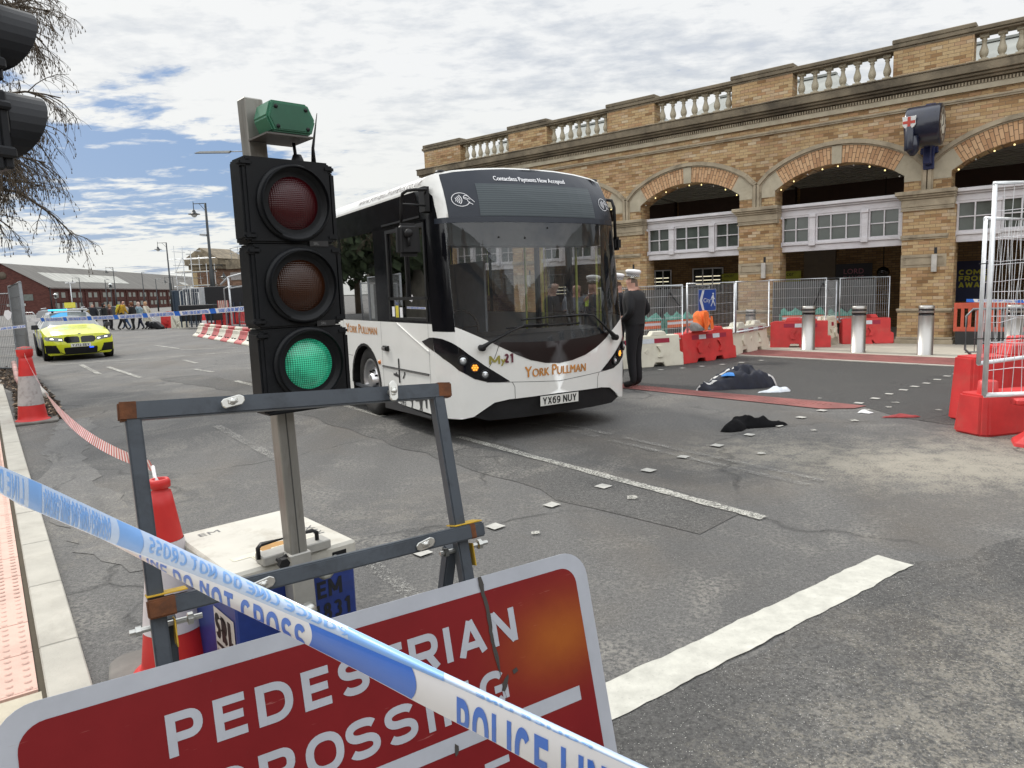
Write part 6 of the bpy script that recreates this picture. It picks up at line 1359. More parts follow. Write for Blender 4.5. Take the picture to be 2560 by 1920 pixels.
# ---- red and white chevron tape between the two cones
def ribbon(pts, wd, name, mats, pat, par=None, label=None, cat=None, n=120, up=Vector((0, 0, 1)), tw=None):
    b = MB(); P = [Vector(p) for p in pts]; L_ = [0]
    for a, c in zip(P, P[1:]): L_.append(L_[-1] + (c - a).length)
    def at(s):
        for i in range(len(P) - 1):
            if s <= L_[i + 1] or i == len(P) - 2: k = (s - L_[i]) / (L_[i + 1] - L_[i]); return P[i].lerp(P[i + 1], k), (P[i + 1] - P[i]).normalized()
    prev = None
    for i in range(n + 1):
        s = L_[-1] * i / n; p, d = at(s); u = (up - d * up.dot(d)).normalized()
        if tw: u = Matrix.Rotation(tw(s / L_[-1]), 3, d) @ u
        q = (b.bm.verts.new(p - u * wd / 2), b.bm.verts.new(p + u * wd / 2))
        if prev: f = b.bm.faces.new((prev[0], q[0], q[1], prev[1])); f.material_index = pat(i, s)
        prev = q
    o = b.build(name, mats, par, auto=False); return tag(o, label, cat) if label else o
tr_ = pm('tape_red', (.50, .045, .045), .4); tw_ = pm('tape_white', (.74, .72, .72), .4)
def cat(p, q, sag, n): 
    p, q = Vector(p), Vector(q); return [p.lerp(q, i / n) - Vector((0, 0, sag * 4 * (i / n) * (1 - i / n))) for i in range(n + 1)]
ribbon(cat((-6.88, 10.05, .98), (-1.60, 3.07, .93), .27, 30), .062, 'barrier_tape', [tr_, tw_], lambda i, s: i % 2, label='red and white striped tape running between the two left hand cones', cat='tape', n=190, tw=lambda k: .5 * sin(k * 7))
b = MB(); b.tube([(-1.60, 3.07, .93), (-1.57, 3.02, .895), (-1.545, 2.99, .882)], .008, 6); tag(b.build('tape_knot', tw_), 'knotted end of the striped tape at the top of the near cone', 'tape')
# ================================================================ police car
CY = pm('car_yellow', (.62, .66, .02), .3, coat=.6, var=.03); CBL = pm('car_blue', (.015, .04, .30), .3, coat=.5, var=.05); CSV = pm('car_silver', (.42, .44, .46), .3, metal=.3, coat=.5, var=.05)
CGL = pm('car_glass', (.10, .12, .13), .06, coat=.6, var=.25, sc=3); LHT = pm('headlamp_lit', (.9, .9, .95), .2, emit=(.95, .97, 1.0), estr=2.6); BLU = pm('beacon_blue', (.05, .4, .9), .3, emit=(.03, .50, 1.0), estr=2.2)
CAR = thing('police_car', 'yellow and blue marked police estate car with lit blue roof bar and headlights on', 'car', (-12.95, 21.45, 0), R(37))
CARM = CAR
st_ = [  # y, ztop, wtop, zbelt, wbelt, zbot
    (.30, .74, .60, .70, .80, .24), (.55, .83, .66, .78, .88, .20), (1.0, .92, .68, .85, .90, .20), (1.50, .98, .70, .90, .905, .20), (1.75, 1.03, .68, .92, .905, .20), (2.45, 1.405, .56, .94, .905, .20), (2.9, 1.44, .57, .95, .905, .20), (3.7, 1.44, .56, .97, .90, .20), (4.25, 1.40, .53, .98, .88, .22), (4.62, 1.05, .58, .98, .84, .28), (4.70, .80, .6, .75, .80, .35)]
b = MB(); rows = []
for (y, zt, wt, zb, wb_, z0) in st_:
    H_ = [(.55, z0), (wb_ - .05, z0 + .02), (wb_, z0 + .14), (wb_ + .01, (z0 + zb) / 2 + .06), (wb_, zb - .04), (wb_ - .035, zb), (wt + .02, zt - .045), (wt - .08, zt - .008), (wt * .4, zt + .012), (0, zt + .015)]
    pts = [(-x, z) for x, z in H_] + [(x, z) for x, z in H_[-2::-1]]
    rows.append([b.bm.verts.new((x, y, z)) for x, z in pts])
for i, (A, B_) in enumerate(zip(rows, rows[1:])):
    y = (st_[i][0] + st_[i + 1][0]) / 2; n = len(A)
    for k in range(n - 1):
        f = b.bm.faces.new((A[k], A[k + 1], B_[k + 1], B_[k])); kk = min(k, n - 2 - k); f.smooth = kk not in (4, 5)
        mi = 0
        if y < 1.7: mi = 0 if kk >= 4 or i < 2 else (1 if i == 2 else 0)
        elif 1.74 < y < 2.46: mi = 2 if kk >= 5 else (1 if kk < 3 else 0)
        elif kk == 5: mi = 2
        elif kk > 5: mi = 3
        else: mi = (0, 1)[(i + (kk < 3)) % 2]
        f.material_index = mi
b.bm.faces.new(rows[-1]).material_index = 3
o = b.build('body', [CY, CBL, CGL, CSV], CAR)
def ff(off=0.0):
    def fn(x, z):
        a = min(abs(x) / .90, 1.0); return Vector((x * (1 if abs(x) < .9 else 1), .02 + .30 * a ** 2.6 + max(0, z - .50) * .35 + max(0, .36 - z) * .25 - off, z))
    return fn
XS = frange(-.88, .88, 22); ZS_ = frange(.16, .76, 8)
def cp(name, mat, polys, off, par=CAR, **k):
    m = MB()
    for P in polys: m.patch(P, ff(off), XS, ZS_, smooth=True)
    return m.build(name, mat, par, auto=False)
def sym(P): return [P, [(-x, z) for x, z in P][::-1]]
cp('front_bumper', CY, [[(-.90, .26), (-.80, .17), (.80, .17), (.90, .26), (.905, .70), (.62, .775), (-.62, .775), (-.905, .70)]], 0)
b = MB(); 
for x0, x1 in zip(frange(-.62, .62, 14), frange(-.62, .62, 14)[1:]): b.face([ff()(x0, .774), ff()(x1, .774), Vector((x1, .33, .757)), Vector((x0, .33, .757))])
for s_ in (-1, 1): b.face([ff()(.62 * s_, .774), ff()(.905 * s_, .70), Vector((.80 * s_, .5, .73)), Vector((.60 * s_, .33, .757))])
b.build('bonnet_edge', CY, CAR)
cp('lower_grille', BKM, [[(-.56, .18), (.56, .18), (.44, .395), (-.44, .395)]] + sym([(.52, .21), (.88, .22), (.90, .48), (.62, .47)]), .006)
cp('kidney_grille', BK, sym([(.02, .53), (.34, .53), (.42, .60), (.40, .69), (.33, .72), (.06, .715), (.02, .68)]), .006)
cp('bumper_blade', CY, sym([(.42, .43), (.62, .44), (.50, .24), (.42, .21), (.44, .35)]), .012); cp('front_splitter', CY, sym([(.44, .19), (.84, .215), (.84, .235), (.52, .225)]), .012)
hl = cp('headlight', pm('headlamp_glass', (.16, .17, .18), .1, coat=.5), sym([(.43, .575), (.84, .62), (.895, .69), (.86, .735), (.44, .68)]), .008)
cp('headlight_lens', LHT, sym([(.46, .615), (.54, .62), (.545, .645), (.48, .648)]) + sym([(.66, .645), (.75, .65), (.755, .678), (.68, .68)]), .014, par=hl)
cp('number_plate', MATS['plate_white'], [[(-.26, .405), (.26, .405), (.26, .505), (-.26, .505)]], .018)
b = MB(); b.stext('YJ72 EEY', lambda i: ff(.024 + .001 * i), .070, 0, .421, w=.18, fit=.45, align='CENTER', digitw=.58); b.build('plate_lettering', BKM, CAR, auto=False)
b = MB(); b.text('POLICE', lambda x, y: Vector((x, 1.05 - y, .865 + (0.3 - y) * .13 + .08)), .16, 0, 0, fit=.9, align='CENTER'); b.build('bonnet_lettering', pm('bonnet_grey', (.34, .37, .12), .5), CAR, auto=False)
b = MB(); b.lathe([(0, 0), (.045, 0)], (0, .14, .765), 16, axis='y'); b.lathe([(0, -.003), (.024, -.003)], (0, .14, .765), 12, 1, 'y'); b.build('badge', [CHR, CBL], CAR)
b = MB(); b.box(-.56, .56, 2.55, 2.75, 1.475, 1.535); bar = b.build('light_bar', pm('bar_white', (.60, .62, .64), .3), CAR, bevel=.015); b = MB(); b.box(-.54, -.02, 2.545, 2.755, 1.485, 1.53); b.build('blue_beacon', BLU, bar); b = MB(); [b.box(x, x + .06, 2.6, 2.7, 1.42, 1.48) for x in (-.45, .39)]; b.build('bar_bracket', BKM, bar)
b = MB(); b.box(.22, .33, -.02, .01, .36, .39); o = b.build('grille_beacon', pm('beacon_deep', (.02, .08, .9), .3, emit=(.03, .1, 1), estr=2.5), CAR)
for s_ in (-1, 1):
    b = MB(); b.box(s_ * 1.0 - .10, s_ * 1.0 + .10, 1.75, 1.90, .93, 1.07, taper=(.85, .8)); b.tube([(s_ * .88, 1.85, .95), (s_ * .98, 1.83, .97)], .025); b.build('door_mirror', BK, CAR, bevel=.02)
    for y in (.82, 3.68):
        w_ = thing('wheel', None, None, (s_ * .83, y, .335)); w_.parent = CAR; w_.rotation_euler = (0, 0, 0 if s_ > 0 else pi)
        t = MB(); t.lathe([(.22, .09), (.30, .10), (.335, .06), (.335, -.10), (.30, -.14), (.22, -.13)], n=24, axis='x'); t.build('tyre', RUB, w_)
        t = MB(); t.lathe([(.22, .08), (.20, .06), (.05, .05), (0, .055)], n=20, axis='x'); [t.lathe([(.0, .066), (.035, .064)], (0, .13 * cos(a), .13 * sin(a)), 6, 1, 'x') for a in frange(0, 2 * pi, 8)[:-1]]; t.build('rim', [MATS['alloy'], BKM], w_)
        b = MB(); b.lathe([(0, 0), (.37, 0)], (s_ * .918, y, .36), 24, axis='x'); b.build('wheel_arch', BKM, CAR)
# second car half hidden behind it
b = MB(); t = thing('dark_car', 'dark car with silver roof rails close behind the police car', 'car', (-17.2, 27.2, 0), R(27))
b = MB(); b.prism([(.1, .3), (.1, .7), (1.1, .95), (1.8, 1.45), (3.7, 1.5), (4.3, 1.0), (4.4, .3)], -.85, .85, 'yz'); b.build('body', pm('car_dark', (.03, .032, .036), .25, coat=.6), t, bevel=.06, seg=2)
b = MB(); [b.tube([(s_ * .7, 1.9, 1.54), (s_ * .7, 3.6, 1.56)], .02) for s_ in (-1, 1)]; b.build('roof_rail', CHR, t); b = MB(); [b.lathe([(.31, -.1), (.31, .1), (0, .1)], (s_ * .8, y, .32), 16, axis='x') for s_ in (-1, 1) for y in (.9, 3.5)]; b.build('tyre', RUB, t)
# ================================================================ left side works
LF = mesh_fence(3.5, 2.0, 'grey mesh fence panel seen almost end on at the left kerb', (-11.2, 16.3, 0), R(128), z0=.16, mat=GALVD, nv=72, nh=6, group='mesh fences on the left', wr=.004, tube=.03)
b = MB(); b.box(-.20, .20, -.04, -.02, .9, 1.95); o = b.build('fence_notice', pm('board_grey', (.36, .37, .37), .6), LF); o.location = (1.2, 0, 0)
l, r_, n = between((-12.3, 18.0), (-15.8, 19.2)); mesh_fence(n, 1.9, 'grey mesh fence panel further along behind the yellow barrier', l, r_, z0=.1, mat=GALVD, nv=60, nh=6, group='mesh fences on the left', wr=.004, tube=.025)
b = MB(); b.tube([(-10.15, 14.75, .28), (-8.2, 12.4, .10)], .045, 10); tag(b.build('white_pipe', pm('pipe_white', (.50, .48, .44), .6)), 'white plastic pipe lying over the wood chips', 'pipe')
b = MB(); b.tube([(-12.2, 17.4, .30), (-10.0, 14.3, .22), (-8.6, 12.5, .12), (-7.6, 11.2, .08)], .05, 10); tag(b.build('barrier_rail', pm('rail_worn', (.40, .22, .20), .7, var=.4, sc=2)), 'dirty red and white rail beside the wood chips', 'rail')
b = MB()
chip = [(-9.8, 13.85), (-7.2, 10.15), (-6.6, 10.3), (-7.6, 11.8), (-10.3, 15.4), (-13.5, 19.6), (-14.6, 19.0)]
b.patch(chip, lambda x, y: Vector((x, y, .02))); 
r = random.Random(3)
def inpoly(x, y, P):
    c = False
    for i in range(len(P)):
        (x0, y0), (x1, y1) = P[i], P[i - 1]
        if (y0 > y) != (y1 > y) and x < (x1 - x0) * (y - y0) / (y1 - y0) + x0: c = not c
    return c
k = 0
while k < 2600:
    y = 10 + 9 * r.random() ** 1.6; x = r.uniform(-14.6, -6.4)
    if not inpoly(x, y, chip): continue
    k += 1; a = r.uniform(0, pi); s_ = r.uniform(.02, .06); c_, s2 = cos(a) * s_, sin(a) * s_; w_ = .35; z = .025 + r.random() * .07
    b.face([(x - c_, y - s2, z), (x - s2 * w_, y + c_ * w_, z + r.uniform(-.02, .03)), (x + c_, y + s2, z + r.uniform(-.02, .03)), (x + s2 * w_, y - c_ * w_, z)], r.choice((0, 0, 0, 1, 2)))
tag(b.build('wood_chips', [pm('soil_dark', (.035, .024, .016), .95), pm('chip_brown', (.12, .075, .045), .9), pm('chip_pale', (.30, .22, .15), .9)], auto=False), kind='stuff')
# yellow barrier end
t = thing('water_barrier', 'yellow ribbed plastic barrier end cut by the left edge above the kerb', 'barrier', (-9.02, 11.15, 0), R(-54))
b = MB(); YB_ = pm('plastic_yellow', (.62, .36, .03), .5, var=.1, sc=4, dirt=.3, dcol=(.25, .15, .05), dsc=4)
b.box(-1.6, .0, -.2, .2, .05, .86, taper=(.97, .8)); 
for z in (.22, .42, .62): b.box(-1.6, .012, -.215 + z * .04, .2 - z * .03, z, z + .05)
b.build('body', YB_, t, bevel=.04, seg=2)
b = MB(); b.box(.001, .06, -.17, .17, .06, .80); b.build('end_plate', pm('plastic_grey', (.16, .165, .17), .6), t, bevel=.02)
t = thing('barrier_post', 'dark blue steel post foot standing on the pink tactile paving at the left edge', 'post', (*kp(-.42, .52), HK), R(35))
b = MB(); BF = pm('steel_blue', (.018, .045, .12), .45, var=.15, dirt=.4, dcol=(.02, .02, .03)); b.box(-.12, .075, -.04, .04, 0, .06); b.build('base', BF, t, bevel=.004); b = MB(); b.tube([(-.045, 0, .05), (-.075, 0, 1.0)], .022, 12); b.build('post', BF, t)
# ================================================================ police tapes
PTW = pm('police_tape_white', (.78, .77, .79), .25, var=.04, sc=3, coat=.3); PTB = pm('police_tape_blue', (.035, .16, .62), .3, var=.06, coat=.3); PTL = pm('police_tape_pale', (.22, .42, .80), .3, var=.06, coat=.2); PTT = pm('police_tape_translucent', (.52, .64, .84), .25, var=.05, coat=.3)
def tapetext(m, txt, fno, clip):
    # unit square text: x squeezed to 0..1, stroke width kept in proportion to letter height
    w = .19; gl = []; c = 0
    for ch in txt:
        if ch == ' ': c += .36; continue
        W = w if ch == 'I' else GW.get(ch, .56); gl.append((ch, c, W)); c += W + .15
    k = 1 / (c - .15)
    for ch, c0, W in gl:
        for i, P in enumerate(glyph(ch, W, w)):
            A, B = stroke_poly(P, w); f = fno(i)
            for q in range(len(A) - 1):
                Q = [((c0 + p.x) * k, p.y) for p in (A[q], A[q + 1], B[q + 1], B[q])]
                if clip is not None:
                    if max(e for _, e in Q) <= clip: continue
                    Q = [(a, max(e, clip)) for a, e in Q]
                nseg = max(1, int((max(e for _, e in Q) - min(e for _, e in Q)) / .2))
                for j in range(nseg):
                    u0, u1 = j / nseg, (j + 1) / nseg; L0 = lambda u, a, e: (a[0] + (e[0] - a[0]) * u, a[1] + (e[1] - a[1]) * u)
                    m.face([f(*L0(u0, Q[0], Q[1])), f(*L0(u1, Q[0], Q[1])), f(*L0(u1, Q[3], Q[2])), f(*L0(u0, Q[3], Q[2]))])
def far_tape(pts, wd, label, period, flip=True, n=160, off=0.0, blk=.16):
    P = [Vector(p) for p in pts]; L_ = [0]
    for a, c in zip(P, P[1:]): L_.append(L_[-1] + (c - a).length)
    T_ = L_[-1]
    def at(s, v, o=0.0):
        s = max(0, min(T_, s)); i = next((j for j in range(len(P) - 1) if s <= L_[j + 1]), len(P) - 2)
        k = (s - L_[i]) / (L_[i + 1] - L_[i]); p = P[i].lerp(P[i + 1], k); d = (P[i + 1] - P[i]).normalized(); u = Vector((0, 0, 1)); u = (u - d * u.dot(d)).normalized(); nn = d.cross(u)
        if nn.y > 0: nn = -nn
        return p + u * (v - .5) * wd + nn * o
    t = thing('police_tape', label, 'tape', P[0]); b = MB()
    for i in range(n): b.face([at(T_ * i / n, 0) - P[0], at(T_ * (i + 1) / n, 0) - P[0], at(T_ * (i + 1) / n, 1) - P[0], at(T_ * i / n, 1) - P[0]])
    b.build('ribbon', PTW, t, auto=False); b = MB(); b2 = MB(); s = off
    while s < T_:
        b.patch([(s, 0), (s + blk, 0), (s + blk - wd * .5, 1), (s - wd * .5, 1)], lambda a, c: at(a, c, .004) - P[0], frange(0, T_, 40))
        x0 = s + blk + .06
        if s + period < T_ + .2:
            fl_ = period - blk - .12
            if flip: tapetext(b2, 'POLICE LINE DO NOT CROSS', lambda i: (lambda a, c: at(x0 + fl_ * (1 - a), 1 - (.16 + .68 * c), .005 + .0015 * i) - P[0]), None)
            else: tapetext(b2, 'POLICE LINE DO NOT CROSS', lambda i: (lambda a, c: at(x0 + fl_ * a, .16 + .68 * c, .005 + .0015 * i) - P[0]), None)
        s += period
    b.build('blue_block', PTB, t, auto=False); b2.build('tape_lettering', PTB, t, auto=False)
far_tape(cat((-10.086, 15.0, 1.374), (-3.839, 10.5, 1.508), .03, 16)[:], .074, 'police line tape stretched from the left fence past the police car', 1.02, True, off=.62)
far_tape(cat((-12.6, 14.0, 1.15), (-9.9, 14.6, 1.26), .03, 8), .06, 'short police line tape tied to the left mesh fence', 1.0, True, off=.9)
b = MB(); b.prism([(.0, -.11), (.06, -.06), (.08, .04), (.03, .10), (-.03, .09), (-.06, 0)], -.004, .004); tag(b.build('tape_tail', PTW, loc=(-10.35, 14.75, 1.50), rot=(0, 0, .6)), 'loose white tail of police tape hanging from the left fence', 'tape')
far_tape([(10.2, 15.9, 1.02), (11.3, 15.0, .97), (12.5, 14.2, 1.0)], .07, 'police line tape across the arch above the orange barrier', .9, False, n=20)
# ---- foreground tape: folded ribbon crossing the whole frame
def unp(px, py, Z):   # frame position at depth Z (metres), evaluated once to lay the ribbon out in the world
    return Vector((0, 0, CAMH)) + (F_ + RR * ((px - 1280) / 1775) + UU * ((960 - py) / 1775)) * Z
def Zt(x): return 1.0 / (.50 + .50 * (x / 1000.0))
def lin(T, x):
    for (a, c), (e, f_) in zip(T, T[1:]):
        if x <= e or (e, f_) == T[-1]: return c + (f_ - c) * (x - a) / (e - a)
TOP = [(-300, 1040), (0, 1164), (101, 1208), (291, 1297), (420, 1355), (560, 1422), (900, 1580), (1117, 1684), (1368, 1801), (1612, 1915), (2000, 2097)]
FOLD = [(-300, 1098), (0, 1232), (51, 1262), (289, 1362), (420, 1412), (560, 1466), (780, 1561), (994, 1654), (1117, 1707), (1368, 1822), (1612, 1934), (2000, 2115)]
BOT = [(-300, 1099), (0, 1233), (51, 1263), (215, 1327), (289, 1366), (380, 1413), (539, 1500), (700, 1578), (900, 1680), (1034, 1752), (1144, 1809), (1234, 1855), (1345, 1917), (1600, 2050), (2000, 2260)]
NX = 150; XT = [-280 + 2250 * i / NX for i in range(NX + 1)]
T3 = [unp(x, lin(TOP, x), Zt(x)) for x in XT]; F3 = [unp(x, lin(FOLD, x), Zt(x) - .012) for x in XT]; B3 = [unp(x, lin(BOT, x), Zt(x) + .004) for x in XT]
SL = [0]
for a, c in zip(F3, F3[1:]): SL.append(SL[-1] + (c - a).length)
def x2s(x):
    i = min(NX - 1, max(0, int((x + 280) / 2250 * NX))); k = (x - XT[i]) / (XT[i + 1] - XT[i]); return SL[i] + (SL[i + 1] - SL[i]) * k
def tp(s, v):   # v 0..1 upper band (top->fold), 1..2 lower band (fold->bottom)
    s = max(0, min(SL[-1] - 1e-6, s)); i = next(j for j in range(NX) if s <= SL[j + 1]); k = (s - SL[i]) / (SL[i + 1] - SL[i])
    a, f_, c = T3[i].lerp(T3[i + 1], k), F3[i].lerp(F3[i + 1], k), B3[i].lerp(B3[i + 1], k)
    bulge = Vector((0, -.006, .004))
    if v <= 1: return a.lerp(f_, v) + bulge * (4 * v * (1 - v)) * .8
    return f_.lerp(c, v - 1) + bulge * (4 * (v - 1) * (2 - v)) * .6
PT = thing('police_tape', 'blue and white police line tape folded lengthways, stretched diagonally across the foreground', 'tape', T3[20]); O_ = T3[20]
b = MB(); NS = 220
def grid(b, v0, v1, nv, mi):
    prev = None
    for i in range(NS + 1):
        s = SL[-1] * i / NS; q = [b.bm.verts.new(tp(s, v0 + (v1 - v0) * k / nv) - O_) for k in range(nv + 1)]
        if prev:
            for k in range(nv): f = b.bm.faces.new((prev[k], q[k], q[k + 1], prev[k + 1])); f.material_index = mi; f.smooth = True
        prev = q
grid(b, 0, 1, 8, 1); grid(b, 1, 2, 6, 0)
b.build('ribbon', [PTW, PTT], PT, auto=False)
vp_ = Vector((0, 0, CAMH))
def tpo(o):
    def f(s, v): p = tp(s, v); return p + (vp_ - p).normalized() * o - O_
    return f
VS = frange(0, 2, 16)
def block(m, x0, x1, v0, v1, skew=0.0, curve=0.0, mi=0):
    s0, s1 = x2s(x0), x2s(x1); P = [(s0 + curve * (4 * t * (1 - t)), v0 + (v1 - v0) * t) for t in frange(0, 1, 8)]; Q = [(s1 + skew + curve * (4 * t * (1 - t)), v0 + (v1 - v0) * t) for t in frange(0, 1, 8)][::-1]
    m.patch(P + Q, tpo(.0012), frange(min(s0, s1), max(s0, s1) + .05, 10), VS, mi)
b = MB(); block(b, 71, 104, .02, .98, 0, .012); block(b, 291, 350, .02, .98, 0, .022); block(b, 871, 1110, .03, 1.0, 0, 0); b.build('pale_block', PTL, PT, auto=False)
b = MB(); block(b, 772, 994, 1.0, 1.98, .028, .01); b.build('blue_block', PTB, PT, auto=False)
def ttext(m, txt, x0, x1, v0, v1, mirror=False, clipv=None, o=.0012, curve=0.0, bold=.0):
    s0, s1 = x2s(x0), x2s(x1); f = tpo(o)
    def fn(a, c):
        t = c; v = v1 + (v0 - v1) * t; 
        if clipv: v = min(v, clipv)
        s = s0 + (s1 - s0) * a
        if mirror: s = s0 + (s1 - s0) * (1 - a)
        return f(s + curve * 4 * t * (1 - t), v)
    def fno(i):
        g = tpo(o + .0004 * i)
        def fn(a, c):
            v = v1 + (v0 - v1) * c; v = min(v, clipv) if clipv else v
            s = s0 + (s1 - s0) * ((1 - a) if mirror else a); return g(s + curve * 4 * c * (1 - c), v)
        return fn
    asp = (s1 - s0)
    m.stext(txt, fno, 1.0, 0, 0, w=.012 if False else .02, fit=1.0, clip=((v1 - clipv) / (v1 - v0)) if clipv else None) if False else tapetext(m, txt, fno, ((v1 - clipv) / (v1 - v0)) if clipv else None)
b = MB(); ttext(b, 'POLICE LINE DO NOT CROSS', 372, 862, .12, .80, True, curve=.01); ttext(b, 'POLICE LINE DO NOT CROSS', 112, 275, .10, .92, True, curve=.012); ttext(b, 'POLICE LINE DO NOT CROSS', 110, 270, .25, .97, False, curve=.010); ttext(b, 'LINE DO NOT CROSS', -120, 60, .10, .95, True, curve=.012); ttext(b, 'POLICE LINE', 1190, 1480, .55, 1.0, True)
b.build('pale_lettering', PTL, PT, auto=False)
b = MB(); ttext(b, 'LINE DO NOT CROSS', 350, 765, 1.22, 2.75, False, 1.99, bold=.015); ttext(b, 'POLICE LINE DO NOT', 1142, 1990, 1.25, 2.65, False, 1.99, bold=.015)
b.build('lettering', PTB, PT, auto=False)
# ================================================================ bare tree at the left edge
BK_ = pm('tree_bark', (.085, .065, .045), .9, var=.3, sc=2, bstr=.5, bsc=20)
def tree(label, base, seed, reach, H=13):
    t = thing('bare_tree', label, 'tree', base); r = random.Random(seed)
    b = MB(); b.tube([(0, 0, 0), (.05, 0, 2), (-.1, .1, 5), (.1, 0, 8.5), (.3, 0, 11)], .3, 10, rr=[.36, .30, .24, .16, .08]); b.build('trunk', BK_, t)
    b = MB(); tips = MB()
    def limb(p, d, ln, rad, lvl):
        n = 5 if lvl < 2 else 4; P = [p.copy()]; q = p.copy(); dd = d.copy()
        droop = (.02, .10, .24, .34)[min(lvl, 3)]
        for i in range(n):
            dd = (dd + Vector((r.uniform(-.22, .22), r.uniform(-.22, .22), r.uniform(-.18, .18))) + Vector((0, 0, -droop))).normalized(); q = q + dd * ln / n; P.append(q.copy())
        b.tube(P, rad, 4 if lvl < 2 else 3, rr=[rad * (1 - .65 * i / n) for i in range(n + 1)])
        if lvl >= 3:
            for k in range(2):
                e = P[-1 - k]; b.tube([e, e + Vector((r.uniform(-.01, .01), 0, -.06))], .003, 3, rr=[.004, .016]) if r.random() < .55 else None
            return
        m = (7, 9, 7)[lvl]
        for k in range(m):
            f = r.uniform(.25, 1.0); i = min(n - 1, int(f * n)); s = P[i].lerp(P[i + 1], f * n - i) if f < 1 else P[-1]
            nd = (dd * .6 + Vector((r.uniform(-.8, .8), r.uniform(-.8, .8), r.uniform(-.5, .5)))).normalized()
            limb(s, nd, ln * r.uniform(.42, .62), rad * .42, lvl + 1)
    for (z, dx_, dy_, dz_, ln) in reach: limb(Vector((0, 0, z)), Vector((dx_, dy_, dz_)).normalized(), ln, .085, 0)
    b.build('crown', BK_, t, auto=False); return t
tree('bare tree with thin drooping twigs hanging in from the left edge', (-13.3, 15.6, 0), 11, [(4.6, 1, .1, .15, 2.7), (5.4, 1, -.1, .25, 2.9), (6.4, 1, .15, .30, 2.9), (7.4, 1, -.15, .2, 2.8), (8.6, 1, 0, .1, 2.5), (5.0, .9, -.5, .1, 2.7), (9.8, 1, .1, 0, 2.4), (9.2, 1, -.2, .1, 2.6), (8.0, 1, .3, .1, 2.6), (5.9, 1, .25, 0, 2.8), (6.8, 1, -.3, 0, 2.6), (3.9, .8, .2, .2, 2.6), (7, -.8, .5, .5, 3)])
# ================================================================ background
RSL = pm('warehouse_roof', (.105, .10, .092), .9, var=.25, sc=.15, stretch=(1, 8, 1), dirt=.35, dcol=(.19, .185, .17), dsc=.25)
def local(o, x, y): return Vector((o[0], o[1])) + x
WHD = Vector((-.133, .991)); WHG = Vector((-.991, -.133))
WHO = Vector((-96.0, 150.0)); WA = atan2(-WHG.y, -WHG.x)   # local x: along gable to the right
t = thing('warehouse', 'long dark red brick goods warehouse with grey pitched roof at the far left', 'warehouse', (*WHO, 0), atan2(.133, .991))
# local: -x along gable, +y along the side
EV, RG, HWD, LL = 5.5, 10.6, 8.5, 150.0
b = MB(); b.prism([(0, 0), (0, EV), (-HWD, RG), (-2 * HWD, EV), (-2 * HWD, 0)], 0, .5, 'xz'); b.box(-.5, 0, .5, LL, 0, EV); b.prism([(-17.2, 0), (-17.2, EV), (-25, RG - .6), (-33, EV), (-33, 0)], .2, .7, 'xz'); b.box(-.0, .35, 0, .5, 0, EV - .4)
for i in range(19): y = i * 8.0 + .5; b.box(.0, .22, y, y + .7, 0, EV - .5)
b.box(.0, .3, .5, LL, EV - .5, EV - .02); b.box(.0, .12, .5, LL, 2.4, 2.6)
b.build('brick_wall', MATS['brick_red'], t)
b = MB(); b.face([(.5, -.4, EV - .2), (.5, LL, EV - .2), (-HWD, LL, RG + .15), (-HWD, -.4, RG + .15)]); b.face([(-17.4, -.4, EV - .1), (-17.4, LL, EV - .1), (-HWD, LL, RG + .15), (-HWD, -.4, RG + .15)]); b.face([(-33.5, -.2, EV), (-33.5, LL, EV), (-25, LL, RG - .45), (-25, -.2, RG - .45)]); b.face([(-17.2, -.2, EV), (-17.2, LL, EV), (-25, LL, RG - .45), (-25, -.2, RG - .45)]); b.build('roof', RSL, t)
b = MB(); kx = lambda f: (.5 + (-HWD - .5) * f, EV - .2 + (RG + .35 - EV) * f + .04); (x0, z0), (x1, z1) = kx(.30), kx(.68); b.face([(x0, 8, z0), (x0, 50, z0), (x1, 50, z1), (x1, 8, z1)]); b.face([(kx(.15)[0], 98, kx(.15)[1]), (kx(.15)[0], 104, kx(.15)[1]), (kx(.5)[0], 104, kx(.5)[1]), (kx(.5)[0], 98, kx(.5)[1])]); b.build('rooflight', pm('rooflight_pale', (.36, .36, .33), .7, var=.25, sc=.5, stretch=(.2, 2, 1)), t)
for i in range(18):
    for k in range(2):
        for z in (3.3, 1.0):
            y = 2.2 + i * 8.0 + k * 3.0; b = MB(); b.box(.02, .08, y, y + 1.7, z, z + 1.15); b.build('window', pm('warehouse_window', (.22, .225, .20), .5), t)
for x in (-4.0, -13.0): b = MB(); b.box(x - .9, x + .9, -.06, .02, 2.9, 4.2); b.build('window', MATS['dusty_pane'], t)
b = MB(); b.lathe([(0, -.08), (.8, -.07), (.8, 0)], (-HWD, 0, 8.2), 16, axis='y'); b.build('round_window', pm('warehouse_vent', (.09, .07, .05), .8), t)
b = MB(); b.box(-8.3, -4.7, -.10, -.04, 1.85, 2.35); b.build('sign_board', pm('board_white', (.42, .42, .40), .6), t); b = MB(); b.text('LEFT LUGGAGE', lambda x, z: Vector((x, -.12, z)), .32, -6.5, 1.94, fit=3.2, align='CENTER'); b.build('sign_lettering', BKM, t)
b = MB(); b.tube([(.35, -.1, 0), (.35, -.1, EV)], .12, 6); b.build('drainpipe', BKM, t)
